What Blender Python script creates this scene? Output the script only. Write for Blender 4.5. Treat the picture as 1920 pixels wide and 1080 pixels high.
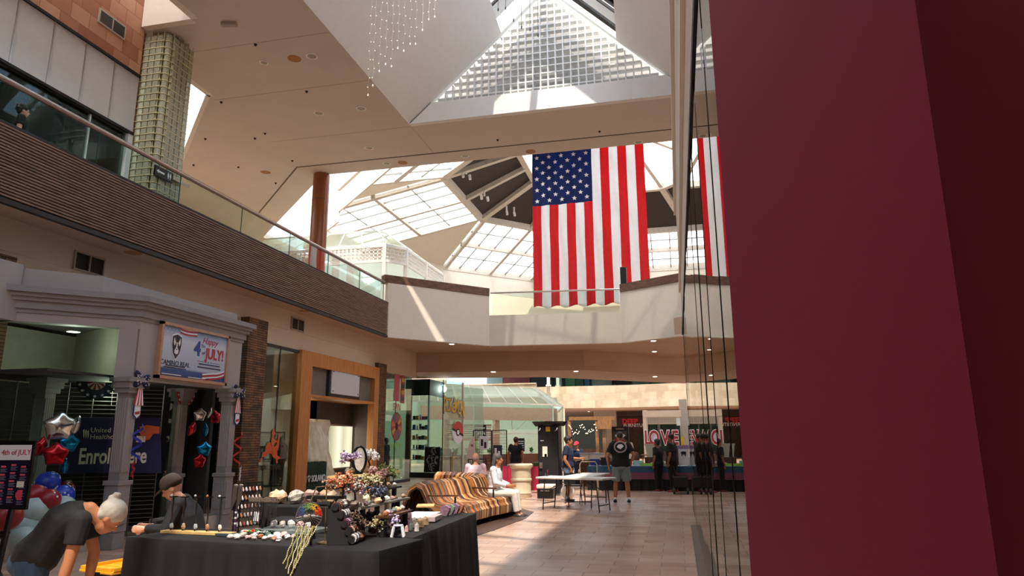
import bpy, bmesh, math, random
from mathutils import Vector, Matrix
for _o in list(bpy.data.objects): bpy.data.objects.remove(_o)
SC=bpy.context.scene; COL=SC.collection
V=Vector; PI=math.pi; R=math.radians
# ---------------------------------------------------------------- camera
F=1309.0; TH=R(12.32); YAW=R(13.03); ROLL=R(-0.33); EYE=V((0,0,1.6))
fw=V((-math.sin(YAW)*math.cos(TH), math.cos(YAW)*math.cos(TH), math.sin(TH)))
rt0=V((math.cos(YAW),math.sin(YAW),0)); up0=rt0.cross(fw)
rt=rt0*math.cos(ROLL)+up0*math.sin(ROLL); up=up0*math.cos(ROLL)-rt0*math.sin(ROLL)
cd=bpy.data.cameras.new('camera'); cam=bpy.data.objects.new('camera',cd); COL.objects.link(cam)
cd.sensor_width=36; cd.lens=36*F/1920; cd.clip_start=0.05; cd.clip_end=500
cam.matrix_world=Matrix(((rt.x,up.x,-fw.x,EYE.x),(rt.y,up.y,-fw.y,EYE.y),(rt.z,up.z,-fw.z,EYE.z),(0,0,0,1)))
SC.camera=cam
SC.cycles.transparent_max_bounces=24
def ray(px,py): return fw+rt*((px-960)/F)-up*((py-540)/F)
def ax(px,py,x): d=ray(px,py); return EYE+d*(x/d.x)
def ay(px,py,y): d=ray(px,py); return EYE+d*(y/d.y)
def az(px,py,z): d=ray(px,py); return EYE+d*((z-1.6)/d.z)
def apl(px,py,p,n):
    d=ray(px,py); p=V(p); n=V(n); return EYE+d*((p-EYE).dot(n)/d.dot(n))
# ---------------------------------------------------------------- world, sun, exposure
vs=SC.view_settings; vs.view_transform='Standard'; vs.look='None'; vs.gamma=1; vs.use_curve_mapping=False
vs.exposure=0.62
W=bpy.data.worlds.new('sky'); SC.world=W; W.use_nodes=True; wn=W.node_tree; wn.nodes.clear()
wo=wn.nodes.new('ShaderNodeOutputWorld'); wb=wn.nodes.new('ShaderNodeBackground')
wtc=wn.nodes.new('ShaderNodeTexCoord'); wno=wn.nodes.new('ShaderNodeTexNoise'); wr=wn.nodes.new('ShaderNodeValToRGB')
wno.inputs['Scale'].default_value=2.2; wno.inputs['Detail'].default_value=4
wr.color_ramp.elements[0].position=.45; wr.color_ramp.elements[0].color=(.55,.68,.88,1)
wr.color_ramp.elements[1].position=.62; wr.color_ramp.elements[1].color=(1,.98,.95,1)
wn.links.new(wtc.outputs['Generated'],wno.inputs['Vector']); wn.links.new(wno.outputs['Fac'],wr.inputs['Fac'])
wn.links.new(wr.outputs['Color'],wb.inputs['Color']); wn.links.new(wb.outputs['Background'],wo.inputs['Surface'])
wb.inputs['Strength'].default_value=2.4
sd=bpy.data.lights.new('sun','SUN'); sd.energy=4.6; sd.angle=R(1.0); sd.color=(1.0,.88,.74)
sun=bpy.data.objects.new('sun',sd); COL.objects.link(sun)
sun.rotation_euler=V((-0.11,0.48,-1.0)).normalized().to_track_quat('-Z','Y').to_euler()
# ---------------------------------------------------------------- materials
def hexc(h):
    c=[int(h[i:i+2],16)/255 for i in (0,2,4)]
    return tuple(x/12.92 if x<=.04045 else ((x+.055)/1.055)**2.4 for x in c)+(1,)
MATS={}
class NT:
    def __init__(s,name):
        s.m=bpy.data.materials.new(name); s.m.use_nodes=True; s.t=s.m.node_tree; s.t.nodes.clear()
        s.out=s.n('OutputMaterial'); s.tc=None
    def n(s,t,**k):
        x=s.t.nodes.new('ShaderNode'+t)
        for a,b in k.items():
            if a in ('blend_type','data_type','operation','wave_type','bands_direction','feature','distance','vector_type'): setattr(x,a,b)
            else: x.inputs[a.replace('_',' ')].default_value=b
        return x
    def l(s,a,b): s.t.links.new(a,b)
    def coord(s,scale=(1,1,1),rot=(0,0,0)):
        tc=s.n('TexCoord'); mp=s.n('Mapping'); s.l(tc.outputs['Object'],mp.inputs['Vector'])
        mp.inputs['Scale'].default_value=scale; mp.inputs['Rotation'].default_value=rot; return mp.outputs['Vector']
    def noise(s,scale,detail=3,vec=None):
        x=s.n('TexNoise'); x.inputs['Scale'].default_value=scale; x.inputs['Detail'].default_value=detail
        s.l(vec if vec is not None else s.coord(),x.inputs['Vector']); return x.outputs['Fac']
    def ramp(s,fac,stops):
        r=s.n('ValToRGB'); e=r.color_ramp.elements
        while len(e)<len(stops): e.new(.5)
        for i,(p,c) in enumerate(stops): e[i].position=p; e[i].color=c
        s.l(fac,r.inputs['Fac']); return r.outputs['Color']
    def bsdf(s,rough=.6,metal=0,spec=.5,color=None):
        b=s.n('BsdfPrincipled'); b.inputs['Roughness'].default_value=rough; b.inputs['Metallic'].default_value=metal
        b.inputs['Specular IOR Level'].default_value=spec
        if color is not None:
            if isinstance(color,tuple): b.inputs['Base Color'].default_value=color
            else: s.l(color,b.inputs['Base Color'])
        s.l(b.outputs[0],s.out.inputs['Surface']); s.b=b; return b
    def bump(s,h,st=.3,d=.01):
        b=s.n('Bump'); b.inputs['Strength'].default_value=st; b.inputs['Distance'].default_value=d
        s.l(h,b.inputs['Height']); s.l(b.outputs[0],s.b.inputs['Normal'])
def mixc(c,k): return tuple(min(1,x*k) for x in c[:3])+(1,)
def M(h,rough=.6,metal=0,var=.08,scale=6,spec=.5,name=None,emit=0):
    key=(h,rough,metal,var,scale,emit)
    if key in MATS: return MATS[key]
    t=NT(name or 'paint_'+h); c=hexc(h)
    col=t.ramp(t.noise(scale),[(.3,mixc(c,1-var)),(.7,mixc(c,1+var))]) if var else c
    b=t.bsdf(rough,metal,spec,col)
    if emit: b.inputs['Emission Color'].default_value=c; b.inputs['Emission Strength'].default_value=emit
    MATS[key]=t.m; return t.m
def thin_glass(tint,refl=.12,name='glass',rough=0.0,k=1.0):
    t=NT(name); tr=t.n('BsdfTransparent'); tr.inputs['Color'].default_value=tint
    g=t.n('BsdfGlossy'); g.inputs['Roughness'].default_value=rough; g.inputs['Color'].default_value=(1,1,1,1)
    lw=t.n('LayerWeight'); lw.inputs['Blend'].default_value=refl
    mx=t.n('MixShader'); mu=t.n('Math',operation='MULTIPLY'); mu.inputs[1].default_value=k; t.l(lw.outputs['Fresnel'],mu.inputs[0]); t.l(mu.outputs[0],mx.inputs['Fac']); t.l(tr.outputs[0],mx.inputs[1]); t.l(g.outputs[0],mx.inputs[2])
    t.l(mx.outputs[0],t.out.inputs['Surface']); return t.m
def frosted(name,c=(1,1,1,1),k=.5):
    t=NT(name); tr=t.n('BsdfTransparent'); tl=t.n('BsdfTranslucent'); tl.inputs['Color'].default_value=c
    tr.inputs['Color'].default_value=c
    mx=t.n('MixShader'); mx.inputs['Fac'].default_value=k; t.l(tr.outputs[0],mx.inputs[1]); t.l(tl.outputs[0],mx.inputs[2])
    t.l(mx.outputs[0],t.out.inputs['Surface']); return t.m
def tilemat(name,w,h,c1,c2,c3,mortar,rough=.3,rot='z',off=.5,vs_=1.6,ms=.006,spec=.5,bump=0):
    t=NT(name); tc=t.n('TexCoord'); sp=t.n('SeparateXYZ'); cb=t.n('CombineXYZ'); t.l(tc.outputs['Object'],sp.inputs[0])
    A,B_={'x':('Y','Z'),'y':('X','Z'),'z':('X','Y')}[rot]; t.l(sp.outputs[A],cb.inputs[0]); t.l(sp.outputs[B_],cb.inputs[1]); vec=cb.outputs[0]
    b=t.n('TexBrick'); b.offset=off; b.inputs['Scale'].default_value=1; b.inputs['Brick Width'].default_value=w; b.inputs['Row Height'].default_value=h
    b.inputs['Mortar Size'].default_value=ms; b.inputs['Color1'].default_value=hexc(c1); b.inputs['Color2'].default_value=hexc(c2); b.inputs['Mortar'].default_value=hexc(mortar)
    t.l(vec,b.inputs['Vector'])
    n=t.noise(vs_,5,vec)
    mx=t.n('Mix'); mx.data_type='RGBA'; mx.blend_type='MIX'
    t.l(t.ramp(n,[(.45,(0,0,0,1)),(.72,(.7,.7,.7,1))]),mx.inputs[0]); t.l(b.outputs['Color'],mx.inputs[6]); mx.inputs[7].default_value=hexc(c3)
    m2=t.n('Mix'); m2.data_type='RGBA'; t.l(b.outputs['Fac'],m2.inputs[0]); t.l(mx.outputs[2],m2.inputs[6]); m2.inputs[7].default_value=hexc(mortar)
    bs=t.bsdf(rough,0,spec,m2.outputs[2])
    if bump: t.bump(n,bump,.02)
    return t.m
RX=(R(90),0,0)
def rotmap(ax_):  # map wall plane to texture XY
    return {'x':(R(90),0,R(90)),'y':(R(90),0,0),'z':(0,0,0)}[ax_]
m_plaster=M('cdbba6',.75,var=.03,scale=1.5,name='cream plaster')
m_ceil=M('cfc3b7',.8,var=.03,scale=1.2,name='ceiling paint')
m_white=M('e4dccf',.6,var=.02,name='white paint')
m_gable=M('e6e2dc',.6,var=.02,name='gable paint')
m_wmetal=M('e6e6e2',.4,var=.03,name='white painted metal')
m_dark=M('241f1d',.6,name='dark metal'); m_black=M('0c0c0d',.7,var=.2,name='black cloth'); m_blackp=M('101012',.35,name='black plastic')
m_steel=M('b9b4ae',.3,1,name='brushed steel')
m_glass=thin_glass((.86,.93,.91,1),.12,'railing glass',0,.5); m_shopglass=thin_glass((.74,.84,.80,1),.2,'shop glass',0,.7)
m_skyglass=thin_glass((.95,.97,1,1),.1,'skylight glass'); m_frost=frosted('frosted skylight pane',(1,1,1,1),.55)
m_edge=M('1e4a40',.2,name='glass edge')
m_roofglass=frosted('greenhouse glass',(.9,.96,.93,1),.5)
def woodmat(name,c1,c2,sc=(1,1,8),rough=.45):
    t=NT(name); vec=t.coord(sc); n=t.noise(3,6,vec)
    t.bsdf(rough,0,.5,t.ramp(n,[(.3,hexc(c1)),(.7,hexc(c2))])); return t.m
m_oak=woodmat('orange oak panel','a8642c','c4803e',(6,6,.6),.4)
m_slat=woodmat('weathered wood slat','6b5242','93755e',(8,.8,8),.7)
m_cap=woodmat('dark walnut cap','4a3224','7a5238',(1.5,1.5,6),.45)
m_pine=woodmat('pine board','c99c5c','e6c07e',(4,4,4),.5)
m_walnut=woodmat('walnut','3c2418','6e452a',(2,8,8),.4)
m_floor=tilemat('polished stone floor',.61,.305,'a98672','c4a490','d2bba8','7d6455',.26,'z',.5,.9,.004,.6)
m_lime=tilemat('limestone tile',.61,.61,'b8aa90','9f8f76','c8bca8','8f8268',.6,'y',.5,.8,.004)
m_sand=tilemat('sandstone tile',.46,.36,'96583c','cc9c80','a86a4a','84503a',.7,'x',.5,.8,.006)
m_ledge=tilemat('stacked stone',.34,.06,'7a5a3c','4f4238','9a6a3c','1f1712',.85,'x',.37,3.5,.006,.3,.8)
m_ledgey=tilemat('stacked stone end',.34,.06,'7a5a3c','4f4238','9a6a3c','1f1712',.85,'y',.37,3.5,.006,.3,.8)
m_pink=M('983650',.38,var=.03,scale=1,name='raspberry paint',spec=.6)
m_graysh=M('8f8c90',.55,name='grey white millwork'); m_tan=M('a89c90',.6,name='tan')
m_conc=M('6c655e',.7,var=.15,scale=4,name='concrete panel')
m_roofdark=M('3a322e',.8,name='dark roof panel')
m_mirror=None
t=NT('dark mirror glass'); tr=t.n('BsdfTransparent'); tr.inputs['Color'].default_value=(.25,.26,.25,1); g=t.n('BsdfGlossy'); g.inputs['Roughness'].default_value=.006; g.inputs['Color'].default_value=(.93,.93,.9,1)
nv=t.noise(.7,1,t.coord((1,.25,.25))); bp=t.n('Bump'); bp.inputs['Strength'].default_value=.06; bp.inputs['Distance'].default_value=.02; t.l(nv,bp.inputs['Height']); t.l(bp.outputs[0],g.inputs['Normal'])
lw=t.n('LayerWeight'); lw.inputs['Blend'].default_value=.5; mx=t.n('MixShader'); t.l(lw.outputs['Fresnel'],mx.inputs['Fac']); t.l(tr.outputs[0],mx.inputs[1]); t.l(g.outputs[0],mx.inputs[2]); t.l(mx.outputs[0],t.out.inputs['Surface']); m_mirror=t.m
# ---------------------------------------------------------------- mesh helpers (world coordinates; a child is shifted to its thing's base)
ORG={}
class MB:
    def __init__(s): s.v=[]; s.f=[]; s.mi=[]; s.cur=0
    def add(s,vs_,fs):
        o=len(s.v); s.v+= [tuple(p) for p in vs_]; s.f+=[tuple(i+o for i in f) for f in fs]; s.mi+=[s.cur]*len(fs); return s
    def box(s,a,b):
        x0,y0,z0=a; x1,y1,z1=b
        return s.add([(x0,y0,z0),(x1,y0,z0),(x1,y1,z0),(x0,y1,z0),(x0,y0,z1),(x1,y0,z1),(x1,y1,z1),(x0,y1,z1)],
          [(0,3,2,1),(4,5,6,7),(0,1,5,4),(1,2,6,5),(2,3,7,6),(3,0,4,7)])
    def cbox(s,c,sz,rz=0,rx=0,ry=0):
        m=Matrix.Rotation(rz,3,'Z')@Matrix.Rotation(ry,3,'Y')@Matrix.Rotation(rx,3,'X'); c=V(c); h=V(sz)/2
        p=[c+m@V((sx*h.x,sy*h.y,sz_*h.z)) for sz_ in (-1,1) for sx,sy in ((-1,-1),(1,-1),(1,1),(-1,1))]
        return s.add(p,[(0,3,2,1),(4,5,6,7),(0,1,5,4),(1,2,6,5),(2,3,7,6),(3,0,4,7)])
    def prism(s,poly,z0,z1):
        n=len(poly); p=[(x,y,z0) for x,y in poly]+[(x,y,z1) for x,y in poly]
        return s.add(p,[tuple(range(n-1,-1,-1)),tuple(range(n,2*n))]+[(i,(i+1)%n,(i+1)%n+n,i+n) for i in range(n)])
    def extr(s,poly,vec):
        n=len(poly); vec=V(vec); p=[V(q) for q in poly]; p=p+[q+vec for q in p]
        return s.add(p,[tuple(range(n-1,-1,-1)),tuple(range(n,2*n))]+[(i,(i+1)%n,(i+1)%n+n,i+n) for i in range(n)])
    def slab(s,poly,th):
        p=[V(q) for q in poly]; n=(p[1]-p[0]).cross(p[2]-p[0]).normalized(); return s.extr(p,n*th)
    def bar(s,a,b,w,h=None,upv=(0,0,1)):
        a=V(a); b=V(b); h=w if h is None else h; d=(b-a).normalized(); u=V(upv)
        if abs(d.dot(u))>.98: u=V((0,1,0))
        sd=d.cross(u).normalized(); u=sd.cross(d); q=[a+sd*(i*w/2)+u*(j*h/2) for i,j in ((-1,-1),(1,-1),(1,1),(-1,1))]
        return s.extr(q,b-a)
    def tube(s,pts,r,n=8,closed=False):
        pts=[V(p) for p in pts]; k=len(pts); rs=r if isinstance(r,(list,tuple)) else [r]*k; rings=[]; prev=None
        for i,p in enumerate(pts):
            d=(pts[min(i+1,k-1)]-pts[max(i-1,0)]) if not closed else (pts[(i+1)%k]-pts[i-1])
            d=d.normalized() if d.length>1e-9 else V((0,0,1))
            if prev is None: a=d.cross(V((0,0,1)) if abs(d.z)<.9 else V((1,0,0))).normalized()
            else: a=(prev-d*prev.dot(d)).normalized()
            prev=a; b=d.cross(a); rings.append([p+a*(rs[i]*math.cos(2*PI*j/n))+b*(rs[i]*math.sin(2*PI*j/n)) for j in range(n)])
        vs_=[q for r_ in rings for q in r_]; fs=[]
        for i in range(k if closed else k-1):
            i2=(i+1)%k
            fs+=[(i*n+j,i*n+(j+1)%n,i2*n+(j+1)%n,i2*n+j) for j in range(n)]
        if not closed: fs+=[tuple(range(n-1,-1,-1)),tuple((k-1)*n+j for j in range(n))]
        return s.add(vs_,fs)
    def cyl(s,c,r,z0,z1,n=20,r2=None):
        x,y=c; r2=r if r2 is None else r2
        p=[(x+r*math.cos(2*PI*j/n),y+r*math.sin(2*PI*j/n),z0) for j in range(n)]+[(x+r2*math.cos(2*PI*j/n),y+r2*math.sin(2*PI*j/n),z1) for j in range(n)]
        return s.add(p,[tuple(range(n-1,-1,-1)),tuple(range(n,2*n))]+[(j,(j+1)%n,(j+1)%n+n,j+n) for j in range(n)])
    def lathe(s,c,prof,n=24,cap=True):
        x,y=c[:2]; z=c[2] if len(c)>2 else 0; k=len(prof)
        p=[(x+r*math.cos(2*PI*j/n),y+r*math.sin(2*PI*j/n),z+h) for r,h in prof for j in range(n)]
        fs=[(i*n+j,i*n+(j+1)%n,(i+1)*n+(j+1)%n,(i+1)*n+j) for i in range(k-1) for j in range(n)]
        if not cap: fs+=[((k-1)*n+j,(k-1)*n+(j+1)%n,(j+1)%n,j) for j in range(n)]
        return s.add(p,fs+([tuple(range(n-1,-1,-1)),tuple((k-1)*n+j for j in range(n))] if cap else []))
    def ell(s,c,r,n=10,m=7,rot=None,jit=0,rnd=None):
        c=V(c); r=(r,r,r) if not isinstance(r,(tuple,list)) else r; vs_=[]; 
        def T(p):
            p=V((p[0]*r[0],p[1]*r[1],p[2]*r[2]))
            if jit: p=p*(1+rnd.uniform(-jit,jit))
            return c+((rot@p) if rot else p)
        vs_.append(T((0,0,-1)))
        for i in range(1,m):
            a=-PI/2+PI*i/m
            for j in range(n): b=2*PI*j/n; vs_.append(T((math.cos(a)*math.cos(b),math.cos(a)*math.sin(b),math.sin(a))))
        vs_.append(T((0,0,1))); fs=[(0,1+(j+1)%n,1+j) for j in range(n)]
        for i in range(m-2): fs+=[(1+i*n+j,1+i*n+(j+1)%n,1+(i+1)*n+(j+1)%n,1+(i+1)*n+j) for j in range(n)]
        t_=len(vs_)-1; fs+=[(t_,1+(m-2)*n+j,1+(m-2)*n+(j+1)%n) for j in range(n)]
        return s.add(vs_,fs)
    def loft(s,secs,n=14):   # section: centre, half-axis a, half-axis b
        k=len(secs); vs_=[V(c)+V(a)*math.cos(2*PI*j/n)+V(b)*math.sin(2*PI*j/n) for c,a,b in secs for j in range(n)]
        fs=[(i*n+j,i*n+(j+1)%n,(i+1)*n+(j+1)%n,(i+1)*n+j) for i in range(k-1) for j in range(n)]
        return s.add(vs_,fs+[tuple(range(n-1,-1,-1)),tuple((k-1)*n+j for j in range(n))])
    def mesh(s,name,mats,off=V((0,0,0)),smooth=False):
        me=bpy.data.meshes.new(name); me.from_pydata([(p[0]-off.x,p[1]-off.y,p[2]-off.z) for p in s.v],[],s.f)
        for m in (mats if isinstance(mats,(list,tuple)) else [mats]): me.materials.append(m)
        if any(s.mi): me.polygons.foreach_set('material_index',s.mi)
        bm=bmesh.new(); bm.from_mesh(me); bmesh.ops.recalc_face_normals(bm,faces=bm.faces); bm.to_mesh(me); bm.free()
        if smooth:
            me.polygons.foreach_set('use_smooth',[True]*len(me.polygons))
            if smooth!=2: me.set_sharp_from_angle(angle=R(40))
        return me
    def build(s,name,mats,parent=None,smooth=False,bevel=0):
        off=ORG.get(parent.name,V((0,0,0))) if parent else V((0,0,0))
        o=bpy.data.objects.new(name,s.mesh(name,mats,off,smooth)); COL.objects.link(o)
        if parent: o.parent=parent; ORG[o.name]=off
        if bevel: b=o.modifiers.new('b','BEVEL'); b.width=bevel; b.segments=2; b.limit_method='ANGLE'
        return o
def tag(o,label,cat,group=None):
    o['label']=label; o['category']=cat
    if group: o['group']=group
    return o
def thing(name,label,cat,loc=(0,0,0),group=None):
    o=bpy.data.objects.new(name,None); COL.objects.link(o); o.empty_display_size=.1; o.location=loc; ORG[o.name]=V(loc)
    return tag(o,label,cat,group)
def struct(name,mb,mats,parent=None,smooth=False):
    o=mb.build(name,mats,parent,smooth)
    if not parent: o['kind']='structure'
    return o
def copy_thing(src,loc,label,group=None,rz=0,sc=1):
    r=src.copy(); COL.objects.link(r); r.location=loc; r.rotation_euler=(0,0,rz); r.scale=(sc,)*3; r['label']=label
    if group: r['group']=group
    for ch in src.children:
        c=ch.copy(); COL.objects.link(c); c.parent=r
        for g in ch.children:
            d=g.copy(); COL.objects.link(d); d.parent=c
    return r
def text(name,body,mat,o,right,upv,size,parent,depth=.01,align='CENTER',sx=1,shear=0,bold=0):
    cu=bpy.data.curves.new(name,'FONT'); cu.body=body; cu.size=size; cu.extrude=depth/2; cu.align_x=align; cu.align_y='CENTER'; cu.shear=shear; cu.offset=bold
    cu.resolution_u=3; tmp=bpy.data.objects.new('tmp',cu); COL.objects.link(tmp)
    me=bpy.data.meshes.new_from_object(tmp.evaluated_get(bpy.context.evaluated_depsgraph_get())); bpy.data.objects.remove(tmp); bpy.data.curves.remove(cu)
    me.materials.clear(); me.materials.append(mat)
    r_=V(right).normalized(); u_=V(upv).normalized(); n_=r_.cross(u_); off=ORG.get(parent.name,V((0,0,0))) if parent else V((0,0,0)); p=V(o)-off
    me.transform(Matrix(((r_.x*sx,u_.x,n_.x,p.x),(r_.y*sx,u_.y,n_.y,p.y),(r_.z*sx,u_.z,n_.z,p.z),(0,0,0,1))))
    ob=bpy.data.objects.new(name,me); COL.objects.link(ob)
    if parent: ob.parent=parent; ORG[ob.name]=off
    return ob
def star_poly(c,r,right,upv,rot=0,k=.42,n=5):
    c=V(c); return [c+V(right)*(rr*math.sin(a))+V(upv)*(rr*math.cos(a)) for i in range(2*n) for rr,a in ((r if i%2==0 else r*k, PI*i/n+rot),)]
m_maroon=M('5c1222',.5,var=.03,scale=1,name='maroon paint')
# ================================================================ the setting
struct('floor',MB().box((-24,-10,-.2),(14,90,0)),m_floor)
m_sof=M('c2a68f',.8,var=.04,scale=1.5,name='soffit paint')
slabA=[(-22,-8),(-9.92,-8),(-9.92,23),(-7,26.2),(-1.9,26.8),(.54,25.3),(6,21.9),(6,38.6),(.76,33.4),(-3.66,29.1),(-10.63,28.1),(-22,28.1)]
struct('ceiling_soffit',MB().prism(slabA,5.28,5.9),m_sof)
slabB=[(-22,28.1),(-10.63,28.1),(-3.66,29.1),(.76,33.4),(6,38.6),(6,43),(.8,38),(-5.9,31.9),(-12,30.8),(-22,30.8)]
struct('ceiling_bulkhead',MB().prism(slabB,4.45,5.9),m_sof)
struct('wall_left',MB().box((-11.0,2,4.2),(-10.7,28.1,5.28)).box((-10.72,2,4.72),(-10.69,28.1,4.73)),m_plaster)
# shop partitions behind the left fronts
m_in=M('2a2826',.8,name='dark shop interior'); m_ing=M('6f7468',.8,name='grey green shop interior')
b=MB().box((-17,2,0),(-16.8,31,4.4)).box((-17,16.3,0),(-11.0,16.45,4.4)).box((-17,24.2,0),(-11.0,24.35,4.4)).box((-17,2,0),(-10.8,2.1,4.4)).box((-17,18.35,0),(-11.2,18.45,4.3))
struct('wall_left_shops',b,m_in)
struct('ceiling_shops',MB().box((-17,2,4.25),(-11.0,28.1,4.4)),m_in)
# stone piers
for i,(y0,y1,z1,lx) in enumerate([(8.2,9.05,4.6,-10.5),(15.55,16.4,4.72,-10.45),(23.85,24.6,4.42,-10.55)]):
    struct('trim_%d'%(i+1),MB().box((-11.1,y0,0),(lx,y1,z1)),m_ledge)
# balcony fascia: dark backing and slats
b=MB(); b.box((-9.93,-8,5.26),(-9.9,22.95,6.44)); b.box((-9.95,-8,5.2),(-9.86,22.98,5.28)); struct('trim_4',b,m_dark)
b=MB()
for k in range(22): z=5.31+k*.0515; b.box((-9.91,-8,z),(-9.862,22.96,z+.029))
struct('trim_5',b,m_slat)
struct('trim_6',MB().box((-10.08,-8,5.88),(-9.935,22.96,6.43)).box((-10.08,-8,6.43),(-9.865,22.96,6.47)),m_dark)
# bridge parapets
def wallseg(b,p,q,z0,z1,th=.22):
    p=V(p+(0,)); q=V(q+(0,)); d=(q-p).normalized(); n=V((-d.y,d.x,0))*th
    b.prism([(p.x,p.y),(q.x,q.y),(q.x+n.x,q.y+n.y),(p.x+n.x,p.y+n.y)],z0,z1)
A0,A1,A2,A3,A4=(-9.92,23.0),(-6.99,26.2),(-1.9,26.75),(.56,25.3),(4.5,22.9)
b=MB(); wallseg(b,A0,A1,5.22,7.2); wallseg(b,A1,A2,5.22,6.42); wallseg(b,A2,A3,5.22,7.2); wallseg(b,A3,A4,5.22,7.2)
struct('wall_bridge',b,m_white)
b=MB(); wallseg(b,(-10.02,22.9),(-6.97,26.16),7.2,7.5,.3); wallseg(b,(-1.9,26.7),(.56,25.25),7.2,7.5,.3); wallseg(b,(.56,25.25),(4.5,22.85),7.2,7.5,.3)
struct('trim_7',b,m_cap)
# ceiling of the upper storey
Z=11.0; b=MB()
for x0,y0,x1,y1 in [(-7.45,18.45,10,21.6),(.9,-8,10,18.45),(-10.25,-8,-7.45,21.6),(-11.6,12.2,-10.25,21.6),(-12.2,12.2,-11.6,21.6),(-22,-8,-10.25,2),(-22,2,-11.6,12.2),(-22,12.2,-12.2,14.4)]:
    b.box((x0,y0,Z),(x1,y1,Z+.25))
b.prism([(-12.2,15.4),(-12.2,21.6),(-12,21.6),(-18.5,28.1),(-22,28.1),(-22,20.2),(-17,20.2)],Z,Z+.25)
b.box((-22,28.1,Z),(-18.5,46,Z+.25)); b.box((-7.45,-8,Z),(.9,-6,Z+.25))
struct('ceiling',b,m_ceil)
b=MB(); g=.05   # expansion joint in the ceiling
b.box((-12.5,20.68,Z-.012),(10,20.68+g,Z)); b.bar((-12.5,20.7,Z-.006),(-16.9,25.1,Z-.006),g,.012)
for y in (7.1,12.9): pass
struct('trim_8',b,M('6a5c50',.8,name='joint shadow line'))
b=MB()
for y in (13.4,15.7,18.6): b.box((-12.2,y,Z-.004),(-7.5,y+.012,Z))
b.box((-7.45,18.5,Z-.004),(-7.44,20.68,Z))
struct('trim_9',b,m_tan)
# upper left wall: glass fronted panels below, sandstone above
struct('wall_upper_left',MB().box((-11.9,-8,9.8),(-11.592,12.3,13.38)).box((-11.8,12.25,5.92),(-11.67,12.45,10.98)),m_sand)
b=MB(); b.box((-11.75,-8,8.38),(-11.64,12.3,9.8)); struct('wall_panel_band',b,m_white)
b=MB(); b.box((-11.66,-8,9.77),(-11.56,12.32,9.83)); b.box((-11.66,-8,8.36),(-11.57,12.32,8.42))
struct('trim_10',b,m_black)
ys=[7.0,7.75,8.5,9.25,10.04,10.82,11.59,12.32]
pt=thing('wall_panelling','four and more glossy white panels with steel joints above the balcony','panelling',(-11.6,9,8.4))
for y0,y1 in zip(ys,ys[1:]): MB().box((-11.64,y0+.012,8.42),(-11.60,y1-.012,9.77)).build('panel',M('c6c4c0',.18,var=.02,name='glossy panel'),pt)
for y in ys[:-1]: MB().box((-11.64,y-.012,8.4),(-11.585,y+.012,9.77)).build('joint_strip',m_steel,pt)
# recessed upper shop glass under the panels
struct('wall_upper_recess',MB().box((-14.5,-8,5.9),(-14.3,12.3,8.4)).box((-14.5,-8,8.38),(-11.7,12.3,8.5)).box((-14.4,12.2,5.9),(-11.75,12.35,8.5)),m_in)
struct('window_1',MB().box((-11.7,-8,5.9),(-11.68,12.2,8.36)),m_shopglass)
b=MB(); 
for y in (4.2,6.6,9.0,11.2): b.box((-11.72,y,5.9),(-11.66,y+.03,8.36))
b.box((-11.76,12.2,5.9),(-11.6,12.34,8.4))
struct('trim_11',b,m_wmetal)
# slot skylight above the wall
b=MB(); b.box((-11.58,12.18,Z-.003),(-10.27,12.35,13.4)).box((-10.27,2,Z-.003),(-10.1,12.2,13.4)).box((-11.6,1.9,Z),(-10.25,2.02,13.4)); struct('wall_skylight_slot',b,m_white)
struct('window_2',MB().box((-11.7,2,13.4),(-10.1,12.3,13.43)),m_frost)
# glass block pier
def glassblock():
    t=NT('glass block'); vec=t.coord(); n=t.noise(30,3,vec)
    b=t.bsdf(.22,0,.6,t.ramp(n,[(.3,hexc('a3a58c')),(.7,hexc('d6d4ba'))])); b.inputs['Transmission Weight'].default_value=.35; b.inputs['IOR'].default_value=1.3
    return t.m
m_gb=glassblock(); pr=thing('glass_block_pier','rounded pier of clear glass blocks beside the sandstone wall','pier',(-11.35,12.75,5.9))
bl=MB(); gr=MB(); S=.165
for k in range(30):
    z=5.92+k*.165
    pts=[]
    for i in range(3): pts.append((V((-11.62+S*(i+.5)-.02,12.42,z+S/2)),0))
    for i in range(4): pts.append((V((-10.99,12.56+S*(i+.5),z+S/2)),PI/2))
    for c,rz in pts: bl.cbox(c,(S*.88,.08,S*.88),rz)
    bl.cyl((-11.06,12.49),.075,z+.01,z+S-.01,12)
    gr.box((-11.66,12.37,z-.009),(-11.08,12.43,z+.009)); gr.box((-11.0,12.53,z-.009),(-10.95,13.22,z+.009)); gr.cyl((-11.06,12.49),.085,z-.009,z+.009,12)
bl.build('blocks',m_gb,pr,bevel=.012)
for i in range(4): gr.box((-11.645+i*S,12.41,5.92),(-11.63+i*S,12.43,10.98))
for i in range(5): gr.box((-11.0,12.553+i*S,5.92),(-10.98,12.567+i*S,10.98))
gr.build('mortar_grid',M('d2c99f',.7,name='pale mortar'),pr)
MB().box((-11.55,12.5,5.92),(-11.1,13.15,10.98)).build('core',M('a7a68e',.6,name='pier core'),pr)
# skylight slit beyond the pier
b=MB(); b.slab([(-12.22,15.36,Z-.004),(-17,20.14,Z-.004),(-17,20.14,13.2),(-12.22,15.36,13.2)],.12); b.box((-12.22,14.4,Z-.004),(-12.05,15.5,12.2)); b.box((-22,14.25,Z-.004),(-12.1,14.42,12.4))
struct('wall_skylight_slit',b,m_white)
b=MB()
for k in range(9): b.bar((-12.9-k*.5,16.0+k*.5,13.1),(-16.5-k*.5,14.4,12.4),.07)
for k in range(3): b.bar((-13-k*1.0,14.5,12.5),(-19,20.2-k*1.5,12.9),.07)
struct('trim_12',b,m_wmetal)
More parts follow.
